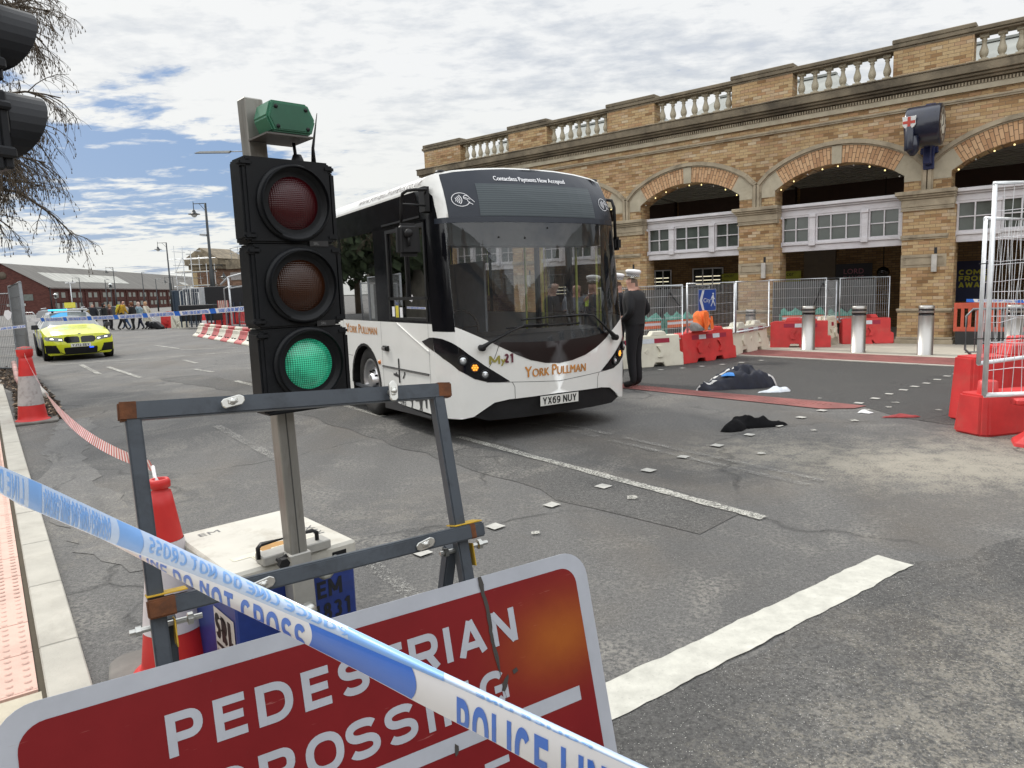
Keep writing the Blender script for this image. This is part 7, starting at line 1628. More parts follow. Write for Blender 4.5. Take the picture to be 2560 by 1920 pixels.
# station wing beyond the junction
t = thing('brick_wing', 'brown brick station wing with iron railings along its roof beyond the junction', 'station building', (-33.0, 86.0, 0), R(-28))
b = MB(); b.box(0, 26, 0, 1, 0, 6.0); b.build('brick_wall', MATS['brick_brown'], t); b = MB(); b.box(-.3, 26.2, -.5, 1.2, 5.2, 6.3); b.build('cornice', M_stoneD, t); b = MB(); b.box(-.1, 26, -.1, .0, 3.9, 4.8); b.build('render_band', pm('render_grey', (.26, .24, .23), .9, var=.2), t)
b = MB(); [b.tube([(x, 0, 6.3), (x, 0, 7.6 + x * .11)], .035, 4) for x in frange(.2, 26, 22)]; b.tube([(0, 0, 7.6), (26, 0, 10.4)], .04, 4); b.tube([(0, 0, 7.0), (26, 0, 9.0)], .03, 4); b.face([(4, 4, 6.3), (26, 4, 6.3), (26, 8, 12), (10, 8, 9)]); b.build('roof_railing', GALVD, t)
t = thing('stone_pavilion', 'scaffolded pavilion with pediment roof at the end of the station wing', 'pavilion', (-37.2, 88.5, 0), R(-20))
b = MB(); b.box(-1.9, 2.0, 0, 4, 0, 5.9); b.build('brick_wall', MATS['brick_brown'], t); b = MB(); b.box(-2.5, 2.6, -.6, 4.6, 5.9, 6.6); b.box(-2.2, 2.3, -.3, 4.3, 5.4, 5.9); b.prism([(-2.7, 6.6), (2.8, 6.6), (0, 8.0)], -.6, 4.6, 'xz'); b.build('pediment', M_stoneD, t); b = MB(); b.box(-1.95, -1.2, -.05, 0, 0, 5.4); b.build('stone_pilaster', pm('ochre_stone', (.40, .30, .17), .9), t)
t = thing('scaffold', 'grey tube scaffold tower in front of the stone pavilion', 'scaffold', (-39.6, 86.0, 0), R(-20)); b = MB(); r = random.Random(2)
for x in (0, 1.2, 2.4, 4.6): 
    for y in (0, 1.3): b.tube([(x, y, 0), (x, y, 8.2 - x * .5)], .045, 4)
for z in (1.8, 3.4, 5.0, 6.6): [b.tube([(-.4 - r.random(), y, z), (4.9, y, z)], .04, 4) for y in (0, 1.3)]; [b.tube([(x, -.3, z + .9), (x, 1.7, z + .9)], .04, 4) for x in (0, 2.4)]
[b.tube([(0, 0, z), (1.2, 0, z + 1.7)], .035, 4) for z in (0, 1.8, 3.5, 5.1)]
b.build('tubes', GALV, t); b = MB(); b.box(-.2, 4.8, 0, 1.3, 5.05, 5.12); b.box(-.2, 4.8, 0, 1.3, 3.45, 3.52); b.build('boards', pm('scaffold_board', (.30, .24, .15), .8), t)
# hoardings and cabins
def blk(name, label, cat, loc, rz, dims, mat, extra=None, z0=0.0):
    t = thing(name, label, cat, loc, rz); b = MB(); w_, d_, h_ = dims; b.box(-w_ / 2, w_ / 2, 0, d_, z0, z0 + h_); b.build('shell', mat, t, bevel=.03)
    if extra: extra(t, w_, h_)
    return t
def cab(t, w_, h_):
    b = MB(); [b.box(x, x + .08, -.04, -.001, .1, h_ - .1) for x in frange(-w_ / 2 + .1, w_ / 2 - .2, 6)]; b.build('rib', pm('cabin_rib', (.02, .032, .05), .5), t)
blk('site_hoarding', 'long dark blue site hoarding behind the crowd', 'hoarding', (-22.2, 52.5, 0), R(-12), (5.6, .2, 2.45), pm('hoarding_navy', (.022, .038, .060), .6), cab)
blk('dark_container', 'black container in front of the blue hoarding', 'container', (-17.9, 45.5, 0), R(-8), (3.0, 1.6, 1.55), pm('container_black', (.006, .006, .008), .6), cab, .95)
blk('dark_container', 'lower black skip cabinet behind the striped barrier', 'container', (-18.4, 42.0, 0), R(-8), (2.2, 1.0, .95), MATS['container_black'], cab, .45)
blk('site_cabin', 'pale glazed site cabin right of the walkers', 'cabin', (-22.1, 50.0, 0), R(-5), (1.3, 1.2, 2.55), pm('cabin_pale', (.42, .43, .44), .6), cab)
blk('van', 'dark van behind the grey barrier frame, its wheel arches showing', 'van', (-15.1, 49.5, 0), R(-10), (5.6, 2, 1.9), pm('van_dark', (.05, .05, .052), .4), None, .35)
blk('yellow_digger', 'yellow plant machine behind the grey barrier frame', 'machine', (-12.9, 47.5, 0), R(-10), (1.6, 2, 1.5), pm('plant_yellow', (.50, .40, .03), .5), None, .9)
t = thing('white_gate_frame', 'pair of open white gate frames beside the site cabin', 'gate', (-20.4, 45.2, 0), R(10))
b = MB(); b.tube([(-.3, 0, .6), (-.3, 0, 2.25), (.35, 0, 2.55), (.35, 0, .6)], .035, 5); b.tube([(0, .3, .6), (0, .3, 2.2), (.75, .3, 2.15), (.75, .3, .6)], .035, 5); b.build('frame', pm('gate_white', (.62, .63, .62), .5), t)
far = 'water filled barriers beyond the junction'
def fwb(p, q, label, red, **k): return wb(p, q, label, red, group=far, H=.95, **k)
fwb((-20.9, 44.0), (-19.9, 43.7), 'white ribbed barrier beside the last walker', False); fwb((-19.6, 46.2), (-18.0, 45.8), 'red barrier below the black container, left piece', True); fwb((-17.9, 45.7), (-16.3, 45.3), 'red barrier below the black container, right piece', True); fwb((-22.0, 45.0), (-21.0, 44.8), 'red and white barrier behind the suitcases', True); fwb((-16.2, 43.0), (-15.2, 42.7), 'red upright barrier behind the striped low barrier', True)
# low striped barrier: one segment per colour
LR_ = pm('kerb_red', (.46, .10, .10), .7, var=.2, sc=2, dirt=.4, dcol=(.30, .24, .20)); LW_ = pm('kerb_white', (.62, .59, .50), .7, var=.12, sc=2, dirt=.45, dcol=(.30, .27, .22)); seg0 = Vector((-14.55, 33.6)); seg1 = Vector((-6.2, 21.2)); nn = 13; rz_ = atan2(seg1.y - seg0.y, seg1.x - seg0.x); sl_ = (seg1 - seg0).length / nn
base_ = {}
for i in range(nn):
    p = seg0.lerp(seg1, (i + .5) / nn); red = i % 2 == 1; names = ['first', 'second', 'third', 'fourth', 'fifth', 'sixth', 'seventh', 'eighth', 'ninth', 'tenth', 'eleventh', 'twelfth', 'thirteenth']
    if red not in base_:
        t = thing('low_barrier', '', 'barrier', (*p, 0), rz_, 'segments of the low red and white barrier'); h = sl_ / 2 - .01
        b = MB(); b.prism([(-.42, 0), (-.40, .06), (-.26, .16), (-.17, .32), (-.14, .46), (.14, .46), (.17, .32), (.26, .16), (.4, .06), (.42, 0)], -h, h, 'yz'); b.build('body', LR_ if red else LW_, t, bevel=.015)
        b = MB(); b.tube([(-h, 0, .52), (h, 0, .52)], .07, 10); b.build('top_rail', LR_ if red else LW_, t); b = MB(); b.box(-.25, -.05, -.29, -.2, .14, .18); b.box(.15, .35, -.29, -.2, .14, .18); b.build('slot', BKM, t); base_[red] = t; o = t
    else: o = dup(base_[red], '', (*p, 0), rz_)
    o['label'] = ('red' if red else 'white') + ' segment of the low striped barrier, ' + names[i] + ' from its far end by the cone'
# grey frames above it
t = thing('handrail_frame', 'tall grey handrail frame behind the low striped barrier', 'railing', (-14.0, 36.0, 0), R(-40)); b = MB()
for x in frange(0, 8, 4): b.tube([(x, 0, 0), (x, 0, 2.75 + .1 * x)], .05, 6)
b.tube([(-.8, 0, 2.4), (0, 0, 2.75), (8, 0, 3.5)], .045, 6); b.tube([(0, 0, 2.2), (8, 0, 2.6)], .035, 6); b.tube([(0, 0, .35), (8, 0, .35)], .035, 6); b.tube([(-.7, .1, .3), (-.7, .1, 2.2), (0, .1, 2.3)], .035, 6); b.build('rails', GALV, t)
t = thing('pedestrian_barrier', 'grey hoop topped pedestrian barrier behind the low striped barrier', 'barrier', (-12.2, 33.6, 0), R(-40)); b = MB(); b.tube([(-1, 0, 0), (-1, 0, .9), (-.85, 0, 1.05), (.85, 0, 1.05), (1, 0, .9), (1, 0, 0)], .03, 6); b.tube([(-1, 0, .55), (1, 0, .55)], .025, 5); [b.tube([(x, 0, .15), (x, 0, 1.0)], .01, 4) for x in frange(-.9, .9, 10)]; b.build('frame', GALVD, t)
b = MB(); [b.prism([(x, 1.25), (x + .12, 1.25), (x + .18, 1.6), (x + .06, 1.6)], -.01, .01, 'xz', mi=i % 2) for i, x in enumerate(frange(-.8, .8, 12))]; o = b.build('striped_board', [LR_, LW_], None); tag(o, 'red and white striped board on the railing behind the low barrier', 'board'); o.location = (-11.0, 32.2, 0); o.rotation_euler = (0, 0, R(-30))
b = MB(); [b.box(x, x + .05, -.01, .01, 1.15, 1.6, mi=i % 2) for i, x in enumerate(frange(-.3, .3, 10))]; o = b.build('striped_board', [LR_, LW_], None); tag(o, 'small red and white striped plate beside the grey handrail frame', 'board'); o.location = (-15.0, 37.5, 0); o.rotation_euler = (0, 0, R(-15))
# crowd control barriers in front of the warehouse
t0 = None
for i in range(4):
    p = (-47.5 + i * 2.6, 70.0 - i * .3, 0); lb = 'grey crowd barrier in front of the warehouse, ' + ['leftmost of the row', 'second from the left', 'third from the left', 'right end of the row'][i]
    if t0 is None:
        t0 = thing('pedestrian_barrier', lb, 'barrier', p, R(-6), 'crowd barriers in front of the warehouse'); b = MB(); b.tube([(-1.1, 0, 0), (-1.1, 0, .95), (-.95, 0, 1.1), (.95, 0, 1.1), (1.1, 0, .95), (1.1, 0, 0)], .03, 5); [b.tube([(x, 0, .15), (x, 0, 1.05)], .014, 4) for x in frange(-.9, .9, 9)]; b.build('frame', GALV, t0)
    else: dup(t0, lb, p, R(-6))
t = thing('parked_car', 'dark parked car low behind the crowd barriers', 'car', (-42.5, 75.5, 0), R(-80)); b = MB(); b.prism([(-2.1, .25), (-2.15, .7), (-1.2, .85), (-.6, 1.35), (1.1, 1.38), (1.7, .9), (2.1, .8), (2.15, .25)], -.85, .85, 'yz'); b.build('body', MATS['car_dark'], t, bevel=.05); b = MB(); b.box(-.86, .86, -2.17, -2.14, .55, .72); b.build('tail_light', pm('tail_red', (.35, .02, .02), .3), t)
# ---- lamps
def lantern(b, x, z, k=1.0):
    b.lathe([(0, .42 * k), (.03 * k, .40 * k), (.03 * k, .30 * k), (.10 * k, .22 * k), (.13 * k, .12 * k), (.20 * k, .04 * k), (.40 * k, 0), (.40 * k, -.03 * k), (.22 * k, -.02 * k), (0, -.02 * k)], (x, 0, z), 14, 0)
    b.lathe([(.20 * k, -.02 * k), (.19 * k, -.12 * k), (.10 * k, -.22 * k), (0, -.24 * k)], (x, 0, z), 12, 1)
GLB = pm('lantern_glass', (.55, .57, .56), .2)
def street_lamp(label, x, y, H, arm=-1.6, k=1.0, kind='lantern', pw=.09, extra=None, lowz=None):
    t = thing('street_lamp', label, 'street lamp', (x, y, 0), 0, 'street lamps along the far road')
    b = MB(); b.tube([(0, 0, 0), (0, 0, H * .45), (0, 0, H * .46), (0, 0, H)], pw, 8, rr=[pw * 1.25, pw * 1.1, pw * .7, pw * .5]); b.build('post', M_iron, t)
    if kind == 'lantern':
        b = MB(); b.tube([(0, 0, H - .02), (arm, 0, H - .02)], .028 * k, 5); b.tube([(0, 0, H - .55), (arm * .4, 0, H - .12), (arm * .55, 0, H - .03)], .018 * k, 5); b.tube([(arm, 0, H + .12), (arm, 0, H - .3)], .025, 5); b.build('arm', M_iron, t)
        b = MB(); lantern(b, arm, H - .72 * k, k); b.build('lamp_head', [M_iron, GLB], t)
    else:
        b = MB(); b.tube([(0, 0, H - .02), (arm * .4, 0, H)], .03, 5); b.prism([(arm, H - .03), (arm * .4, H - .08), (arm * .35, H + .03), (arm * .9, H + .05)], -.12, .12, 'xz'); b.build('lamp_head', pm('led_head', (.30, .31, .31), .5), t)
    if extra: extra(t, H)
    return t
def ex(t, H):
    b = MB(); b.tube([(0, 0, 3.95), (.75, 0, 3.95), (.75, 0, 3.8)], .025, 5); b.tube([(0, 0, 3.4), (.5, 0, 3.9)], .016, 4); b.build('arm', M_iron, t); b = MB(); lantern(b, .80, 3.15, .8); b.build('lamp_head', [M_iron, GLB], t)
    b = MB(); b.prism([(-.55, 5.95), (-.1, 5.88), (-.1, 6.02), (-.5, 6.05)], -.1, .1, 'xz'); b.build('flat_lamp', MATS['led_head'] if 'led_head' in MATS else pm('led_head', (.30, .31, .31), .5), t)
street_lamp('tall black lamp post with two bell lanterns, nearest left of the traffic light', -19.95, 48.5, 8.05, -.80, .95, pw=.15, extra=ex)
street_lamp('black lamp post with one bell lantern over the hoarding', -36.9, 78.5, 8.0, -.95, .95, pw=.13)
street_lamp('black lamp post with a bell lantern against the warehouse roof', -69.5, 127, 8.0, -1.25, 1.2, pw=.12); street_lamp('leftmost lamp post with a bell lantern, above the police car', -84.0, 141, 6.9, -1.3, 1.1, pw=.12)
street_lamp('grey lamp post with a flat head left of the scaffold', -39.0, 90, 7.4, -1.0, kind='flat', pw=.10)
street_lamp('slim lamp post with a short flat head over the warehouse eaves', -74.5, 133, 6.1, .8, kind='flat', pw=.12); street_lamp('plain slim lamp post against the warehouse roof', -66.3, 130.5, 7.1, .5, kind='flat', pw=.12); street_lamp('lamp post with a flat head right of the walkers', -61.0, 124.5, 5.6, .9, kind='flat', pw=.11)
street_lamp('lamp post with a bell lantern before the far end of the warehouse', -55.0, 118, 5.6, -1.3, 1.1, pw=.1)
t = street_lamp('flat headed lamp reaching out from behind the temporary traffic light', -14.2, 41.5, 9.9, -3.2, kind='flat', pw=.14)
t = thing('camera_mast', 'slim grey mast with three small floodlights before the warehouse', 'mast', (-67.6, 111, 0)); b = MB(); b.tube([(0, 0, 0), (0, 0, 5.0)], .07, 5); b.tube([(-.6, 0, 5.0), (.7, 0, 5.0)], .05, 5); b.build('mast', GALV, t); b = MB(); [b.box(x, x + .35, -.1, .1, 5.0, 5.25) for x in (-.7, -.1, .5)]; b.build('floodlight', pm('flood_white', (.6, .6, .6), .4), t)
for nm, x, y, z, k in (('white and black globe lantern behind the walkers', -57.0, 103, 4.0, 1.7), ('small globe lantern post left of the walkers', -66.9, 106, 2.9, 1.3)):
    t = thing('lantern_post', nm, 'lamp', (x, y, 0)); b = MB(); b.tube([(0, 0, 0), (0, 0, z)], .07, 6); b.build('post', M_iron, t); b = MB(); lantern(b, 0, z, k * .8); b.lathe([(0, .25), (.25, .1), (.3, 0)], (0, 0, z + .35), 8, 1); b.build('lamp_head', [M_iron, GLB], t)
t = thing('notice_board', 'yellow notice board above the police car roof bar', 'sign', (-49.0, 80, 0), R(-15)); b = MB(); b.tube([(-.5, 0, 0), (-.5, 0, 1.4)], .04, 5); b.tube([(.5, 0, 0), (.5, 0, 1.4)], .04, 5); b.build('post', GALV, t); b = MB(); b.box(-.75, .75, -.04, 0, 1.35, 1.95); b.build('panel', pm('board_yellow', (.60, .55, .05), .5), t)
# ================================================================ people
def person(label, loc, rz, H=1.75, top=(.02, .02, .02), legs=(.02, .02, .025), skin=(.50, .31, .23), hair=(.05, .03, .02), shoe=(.02, .02, .02), J={}, hat=None, lean=0.0, step=0.0, arms=None, coat=None, pack=None, vest=None, hood=None, fingers=True, group=None, hairlong=0.0, glasses=False, bulk=1.0, name='person'):
    t = thing(name, label, 'person', loc, rz, group); k = H / 1.75
    B = dict(pel=(0, 0, .96), wst=(0, 0, 1.10), chs=(0, -.01, 1.32), nkb=(0, 0, 1.455), nck=(0, -.012, 1.52), hd1=(0, -.022, 1.595), hd2=(0, -.02, 1.69), nose=(0, -.118, 1.618), jaw=(0, -.075, 1.565))
    for s_, n_ in ((1, 'L'), (-1, 'R')):
        st = step * s_
        B.update({'sh' + n_: (.175 * s_, .0, 1.425), 'el' + n_: (.225 * s_, .03 - st * .25, 1.16), 'wr' + n_: (.235 * s_, -.06 - st * .5, .93), 'ha' + n_: (.235 * s_, -.08 - st * .55, .865), 'hp' + n_: (.095 * s_, 0, .90), 'kn' + n_: (.10 * s_, -.02 + st * .28, .50), 'an' + n_: (.105 * s_, .02 + st * .62, .085 + abs(st) * .06), 'to' + n_: (.115 * s_, -.15 + st * .6, .04)})
    B.update(arms or {}); B.update(J)
    RAD = dict(pel=(.185, .140), wst=(.165, .125), chs=(.205, .145), nkb=(.105, .085), nck=(.066, .066), hd1=(.082, .098), hd2=(.092, .112), nose=(.012, .014), jaw=(.040, .035), sh=(.088, .088), el=(.060, .060), wr=(.038, .038), ha=(.042, .028), hp=(.110, .118), kn=(.074, .076), an=(.056, .056), to=(.050, .042))
    E_ = [('pel', 'wst'), ('wst', 'chs'), ('chs', 'nkb'), ('nkb', 'nck'), ('nck', 'hd1'), ('hd1', 'hd2'), ('hd1', 'nose'), ('hd1', 'jaw')]
    for n_ in 'LR': E_ += [('chs', 'sh' + n_), ('sh' + n_, 'el' + n_), ('el' + n_, 'wr' + n_), ('wr' + n_, 'ha' + n_), ('pel', 'hp' + n_), ('hp' + n_, 'kn' + n_), ('kn' + n_, 'an' + n_), ('an' + n_, 'to' + n_)]
    def warp(p):
        p = Vector(p) * k; p.y -= lean * max(0, p.z - .9 * k); return p
    names = list(B); idx = {n_: i for i, n_ in enumerate(names)}
    me = bpy.data.meshes.new('p'); me.from_pydata([warp(B[n_]) for n_ in names], [(idx[a], idx[c]) for a, c in E_], [])
    o = bpy.data.objects.new('p', me); COL.objects.link(o); md = o.modifiers.new('s', 'SKIN'); md.use_smooth_shade = True; o.modifiers.new('u', 'SUBSURF').levels = 1
    for n_, i in idx.items():
        r_ = RAD.get(n_, RAD.get(n_[:-1])); q = bulk if n_ in ('pel', 'wst', 'chs') or n_[:2] in ('sh', 'el', 'kn', 'hp') else 1
        me.skin_vertices[0].data[i].radius = (r_[0] * k * q, r_[1] * k * q); me.skin_vertices[0].data[i].use_root = n_ == 'pel'
    dg = bpy.context.evaluated_depsgraph_get(); m2 = bpy.data.meshes.new_from_object(o.evaluated_get(dg)); bpy.data.objects.remove(o)
    mb = MB(); mb.bm.from_mesh(m2); cat_ = {'hd1': 1, 'hd2': 1, 'nck': 1, 'nose': 1, 'jaw': 1, 'haL': 1, 'haR': 1}
    PTS = {n_: warp(B[n_]) for n_ in names}
    def klass(c):
        best = (9, None)
        for a, e in E_:
            A_, E2 = PTS[a], PTS[e]; ab = E2 - A_; tt = max(0, min(1, (c - A_).dot(ab) / ab.length_squared)); d_ = (c - A_ - ab * tt).length
            if d_ < best[0]: best = (d_, a, e, tt)
        _, a, e, tt = best
        if 'hd' in e or e in ('nose', 'jaw') or (a == 'nkb' and tt > .45): 
            if e in ('hd2', 'hd1', 'jaw') and (c.z > PTS['hd2'].z + .015 * k or c.y > PTS['hd1'].y + (.012 if c.z > PTS['hd1'].z - (.02 + hairlong) * k else .3)): return 2
            return 0
        if e[:2] == 'ha': return 0
        if a[:2] in ('hp', 'kn') or e[:2] == 'hp': return 3
        if a[:2] == 'an': return 4
        if a == 'pel' and c.z < PTS['pel'].z + .02: return 3
        if a[:2] == 'kn' and tt > .92: return 4
        return 1
    for f in mb.bm.faces: f.material_index = klass(f.calc_center_median()); f.smooth = True
    # fingers: four unequal chains and a thumb leaving the side of the palm
    if fingers:
        for n_, s_ in (('L', 1), ('R', -1)):
            w_, h_ = PTS['wr' + n_], PTS['ha' + n_]; d_ = (h_ - w_).normalized(); sd_ = Vector((0, 1, 0)) if abs(d_.y) < .8 else Vector((0, 0, 1)); sd_ = (sd_ - d_ * sd_.dot(d_)).normalized(); cu = Vector((-s_, -.3, 0)); cu = (cu - d_ * cu.dot(d_)).normalized()
            for i, (o_, ln) in enumerate(((-.030, .072), (-.010, .082), (.011, .076), (.030, .060))):
                p0 = h_ + sd_ * o_ * k + d_ * .01; P = [p0, p0 + d_ * ln * .45 * k, p0 + (d_ * .72 + cu * .22) * ln * k, p0 + (d_ * .86 + cu * .45) * ln * k]; mb.tube(P, .009, 6, 0, rr=[.0105 * k, .0095 * k, .0085 * k, .006 * k])
            p0 = w_.lerp(h_, .5) - sd_ * .025 * k; mb.tube([p0, p0 + (-sd_ * .6 + d_ * .7) * .035 * k, p0 + (-sd_ * .5 + d_ * 1.0 + cu * .3) * .06 * k], .011, 6, 0, rr=[.014 * k, .011 * k, .008 * k])
    cm = [pm('skin_%d' % (int(skin[0] * 100)), skin, .6, var=.08, sc=20), pm('cloth_%s' % str(top), top, .85, var=.25, sc=9, bstr=.2, bsc=30), pm('hair_%s' % str(hair), hair, .8, var=.3, sc=30), pm('trouser_%s' % str(legs), legs, .85, var=.25, sc=9, bstr=.2, bsc=30), pm('shoe_%s' % str(shoe), shoe, .4)]
    mb.build('body', cm, t, auto=False)
    hd = PTS['hd2']; face = Vector((0, -1, 0))
    if hairlong or hood:
        b = MB(); c_ = hood or hair; q = hd + Vector((0, .02, -.02)) * k; b.lathe([(0, .118 * k), (.06 * k, .105 * k), (.098 * k, .05 * k), (.102 * k, -.01), (.098 * k, -(.06 + hairlong) * k), (.07 * k, -(.09 + hairlong) * k)], q, 14); b.build('hair' if not hood else 'hood', pm('hair_%s' % str(c_), c_, .9, var=.3, sc=20, bstr=.4, bsc=30), t)
    if coat:
        col, z1 = coat; b = MB(); zt = .99 * k; y0 = -lean * .1
        b.lathe([(.150 * k * bulk, zt + .42 * k), (.165 * k * bulk, zt + .25 * k), (.155 * k * bulk, zt), (.19 * k * bulk, zt - .12 * k), (.235 * k * bulk, z1)], (0, y0 - lean * .2, 0), 18)
        for v in b.bm.verts: v.co.y = v.co.y * .80 - lean * max(0, v.co.z - .9) + abs(step) * (.15 if v.co.z < .8 else 0) * (1 if v.co.y > 0 else -1)
        b.build('coat', pm('cloth_%s' % str(col), col, .9, var=.2, sc=9, bstr=.2, bsc=25), t)
    if pack:
        b = MB(); b.box(-.15 * k, .15 * k, .10 * k, .33 * k, 1.02 * k, 1.50 * k, taper=(.8, .75)); [v.co.__setitem__(1, v.co.y - lean * (v.co.z - .9)) for v in b.bm.verts]; b.build('rucksack', pm('pack_yellow', pack, .7, var=.15), t, bevel=.05, seg=3)
    if vest:
        b = MB(); b.lathe([(.12 * k, 1.49 * k), (.20 * k, 1.44 * k), (.225 * k, 1.32 * k), (.20 * k, 1.12 * k), (.20 * k, .98 * k)], (0, -.005, 0), 18)
        for v in b.bm.verts: v.co.y *= .76
        b.build('tactical_vest', pm('vest_%s' % str(vest), vest, .8, var=.2, sc=14, bstr=.3, bsc=22), t)
    if hat == 'cap':
        q = hd + Vector((0, .0, .012)) * k; M_ = Matrix.Translation(q) @ Matrix.Rotation(R(-7), 4, 'X')
        b = MB(); b.lathe([(.103, .040), (.116, .052), (.124, .075), (.120, .095), (.09, .108), (0, .114)], n=24, M=M_); ct = b.build('cap_crown', pm('cap_white', (.82, .82, .82), .5, var=.02), t)
        b = MB(); n_ = 40
        for r0 in range(3):
            for i in range(n_):
                a, e = 2 * pi * i / n_, 2 * pi * (i + 1) / n_; z0 = .002 + r0 * .0145; f = b.face([M_ @ Vector((.101 * cos(a), .101 * sin(a), z0)), M_ @ Vector((.101 * cos(e), .101 * sin(e), z0)), M_ @ Vector((.101 * cos(e), .101 * sin(e), z0 + .0145)), M_ @ Vector((.101 * cos(a), .101 * sin(a), z0 + .0145))], (i + r0) % 2 if r0 < 3 else 0)
        b.build('cap_band', [BKM, MATS['cap_white']], t, auto=False)
        b = MB(); P = [(.095 * sin(a), -.085 - .055 * max(0, cos(a)) ** .7) for a in frange(-1.4, 1.4, 12)]; b.prism([(x, y) for x, y in P] + [(.07, -.07), (-.07, -.07)], -.012, -.004, 'xy', M=M_); b.build('cap_peak', BK, t)
    if glasses:
        b = MB(); q = hd + Vector((0, -.098, -.045)) * k
        for s_ in (-1, 1): b.tube([q + Vector((s_ * .032 + .022 * cos(a), 0, .016 * sin(a))) for a in frange(0, 2 * pi, 12)[:-1]], .003, 4, closed=True); b.tube([q + Vector((s_ * .055, 0, 0)), q + Vector((s_ * .078, .09, .0))], .003, 4)
        b.tube([q + Vector((-.01, 0, 0)), q + Vector((.01, 0, 0))], .003, 4); b.build('glasses', BKM, t)
    return t
POG = 'police officers and man beside the bus'
hips = dict(elR=(-.30, .10, 1.17), wrR=(-.19, -.10, 1.05), haR=(-.13, -.16, 1.08), elL=(.28, .08, 1.17), wrL=(.20, -.12, 1.04), haL=(.13, -.17, 1.08))
folded = dict(elR=(-.27, -.04, 1.16), wrR=(-.06, -.23, 1.20), haR=(.02, -.23, 1.22), elL=(.27, -.04, 1.16), wrL=(.08, -.22, 1.16), haL=(.0, -.24, 1.15))
phone = dict(elR=(-.24, -.06, 1.18), wrR=(-.08, -.22, 1.38), haR=(-.02, -.20, 1.46), elL=(.26, -.0, 1.16), wrL=(.10, -.20, 1.10), haL=(.03, -.22, 1.12))
person('police officer in black with white topped cap, back turned, right of the bus', (1.99, 11.34, .004), R(-125), 1.82, (.010, .010, .012), (.010, .010, .013), (.50, .27, .20), (.16, .11, .08), hat='cap', arms=hips, vest=(.012, .012, .014), group=POG, bulk=1.06)
person('police officer in white cap with hand at the mouth, seen through the windscreen', (1.46, 12.25, .004), R(-28), 1.76, (.012, .013, .016), (.012, .012, .015), (.50, .33, .27), (.10, .07, .05), hat='cap', arms=phone, vest=(.02, .022, .026), group=POG)
person('man with glasses and short grey hair seen through the windscreen left of the officer', (1.13, 12.15, .004), R(25), 1.74, (.12, .14, .17), (.03, .03, .04), (.50, .32, .26), (.14, .12, .10), arms=folded, glasses=True, group=POG)
person('dark haired man in dark clothes at the left of the group behind the bus glass', (.72, 12.05, .004), R(70), 1.78, (.03, .028, .026), (.02, .02, .022), (.40, .25, .19), (.015, .012, .010), arms=folded, group=POG)
person('police officer in white cap glimpsed between the bus pillar and the nearest officer', (1.83, 11.95, .004), R(-100), 1.78, (.012, .013, .016), (.012, .012, .015), (.50, .30, .23), (.10, .06, .04), hat='cap', arms=folded, group=POG)
for nm, (dx_, dy_, zz) in (('vl', (1.31, 12.07, 1.38)),):
    b = MB(); b.prism([(-.03, -.07), (.03, -.07), (.04, .07), (-.02, .07)], -.01, .01); o = b.build('shoulder_light', pm('hi_vis_yellow', (.55, .75, .05), .6, emit=None), None, loc=(dx_, dy_, zz)); tag(o, 'small fluorescent yellow tab on the capped officer seen through the windscreen', 'tab')
CRG = 'people walking across the road behind the police car'
def crowd(label, px, Y, rz, **k): return person(label, ((px - 1280) / 1775 * Y * 1.005 * (1 + 0.0), Y, 0), rz, group=CRG, **k)
crowd('person in a dark jacket with pale hair directly behind the police car', 252, 44.5, R(200), H=1.72, top=(.015, .018, .025), hair=(.35, .28, .22), bulk=1.15, coat=((.015, .018, .025), .85))
crowd('woman with long dark hair in a black coat behind the police car', 280, 44.0, R(80), H=1.68, top=(.010, .012, .013), hair=(.015, .012, .01), hairlong=.10, coat=((.010, .012, .013), .75))
crowd('short person with light brown hair half hidden behind the black coats', 294, 45.0, R(90), H=1.58, top=(.05, .03, .03), hair=(.28, .16, .09), hairlong=.04)
crowd('tall man leaning forward with a yellow rucksack', 322, 44.2, R(92), H=1.84, top=(.50, .30, .02), legs=(.02, .02, .022), hair=(.025, .018, .015), lean=.16, step=.5, pack=(.55, .55, .04), bulk=1.1)
crowd('person in a light grey jacket and blue jeans beside the yellow rucksack', 333, 45.2, R(262), H=1.66, top=(.38, .37, .36), legs=(.04, .09, .20), hair=(.10, .05, .03), step=.55, coat=((.38, .37, .36), .85))
crowd('woman with auburn hair in a black jacket with fur hood', 349, 43.6, R(265), H=1.68, top=(.010, .009, .009), legs=(.008, .008, .009), hair=(.16, .06, .025), hairlong=.03, step=.18, coat=((.010, .009, .009), .92), bulk=1.15)
crowd('white haired person in a pale blue jacket and navy trousers', 367, 44.2, R(262), H=1.66, top=(.26, .36, .42), legs=(.012, .016, .04), hair=(.55, .42, .36), hairlong=.02, step=.45, lean=.04, coat=((.26, .36, .42), .90), bulk=1.1)
crowd('blonde woman in a long cream coat pulling a suitcase', 385, 44.0, R(262), H=1.67, top=(.50, .47, .38), legs=(.02, .02, .03), hair=(.50, .30, .17), hairlong=.02, step=.3, lean=.06, coat=((.48, .45, .37), .50), bulk=1.1, arms=dict(wrL=(.30, .28, .85), haL=(.31, .33, .80), elL=(.26, .16, 1.12)))
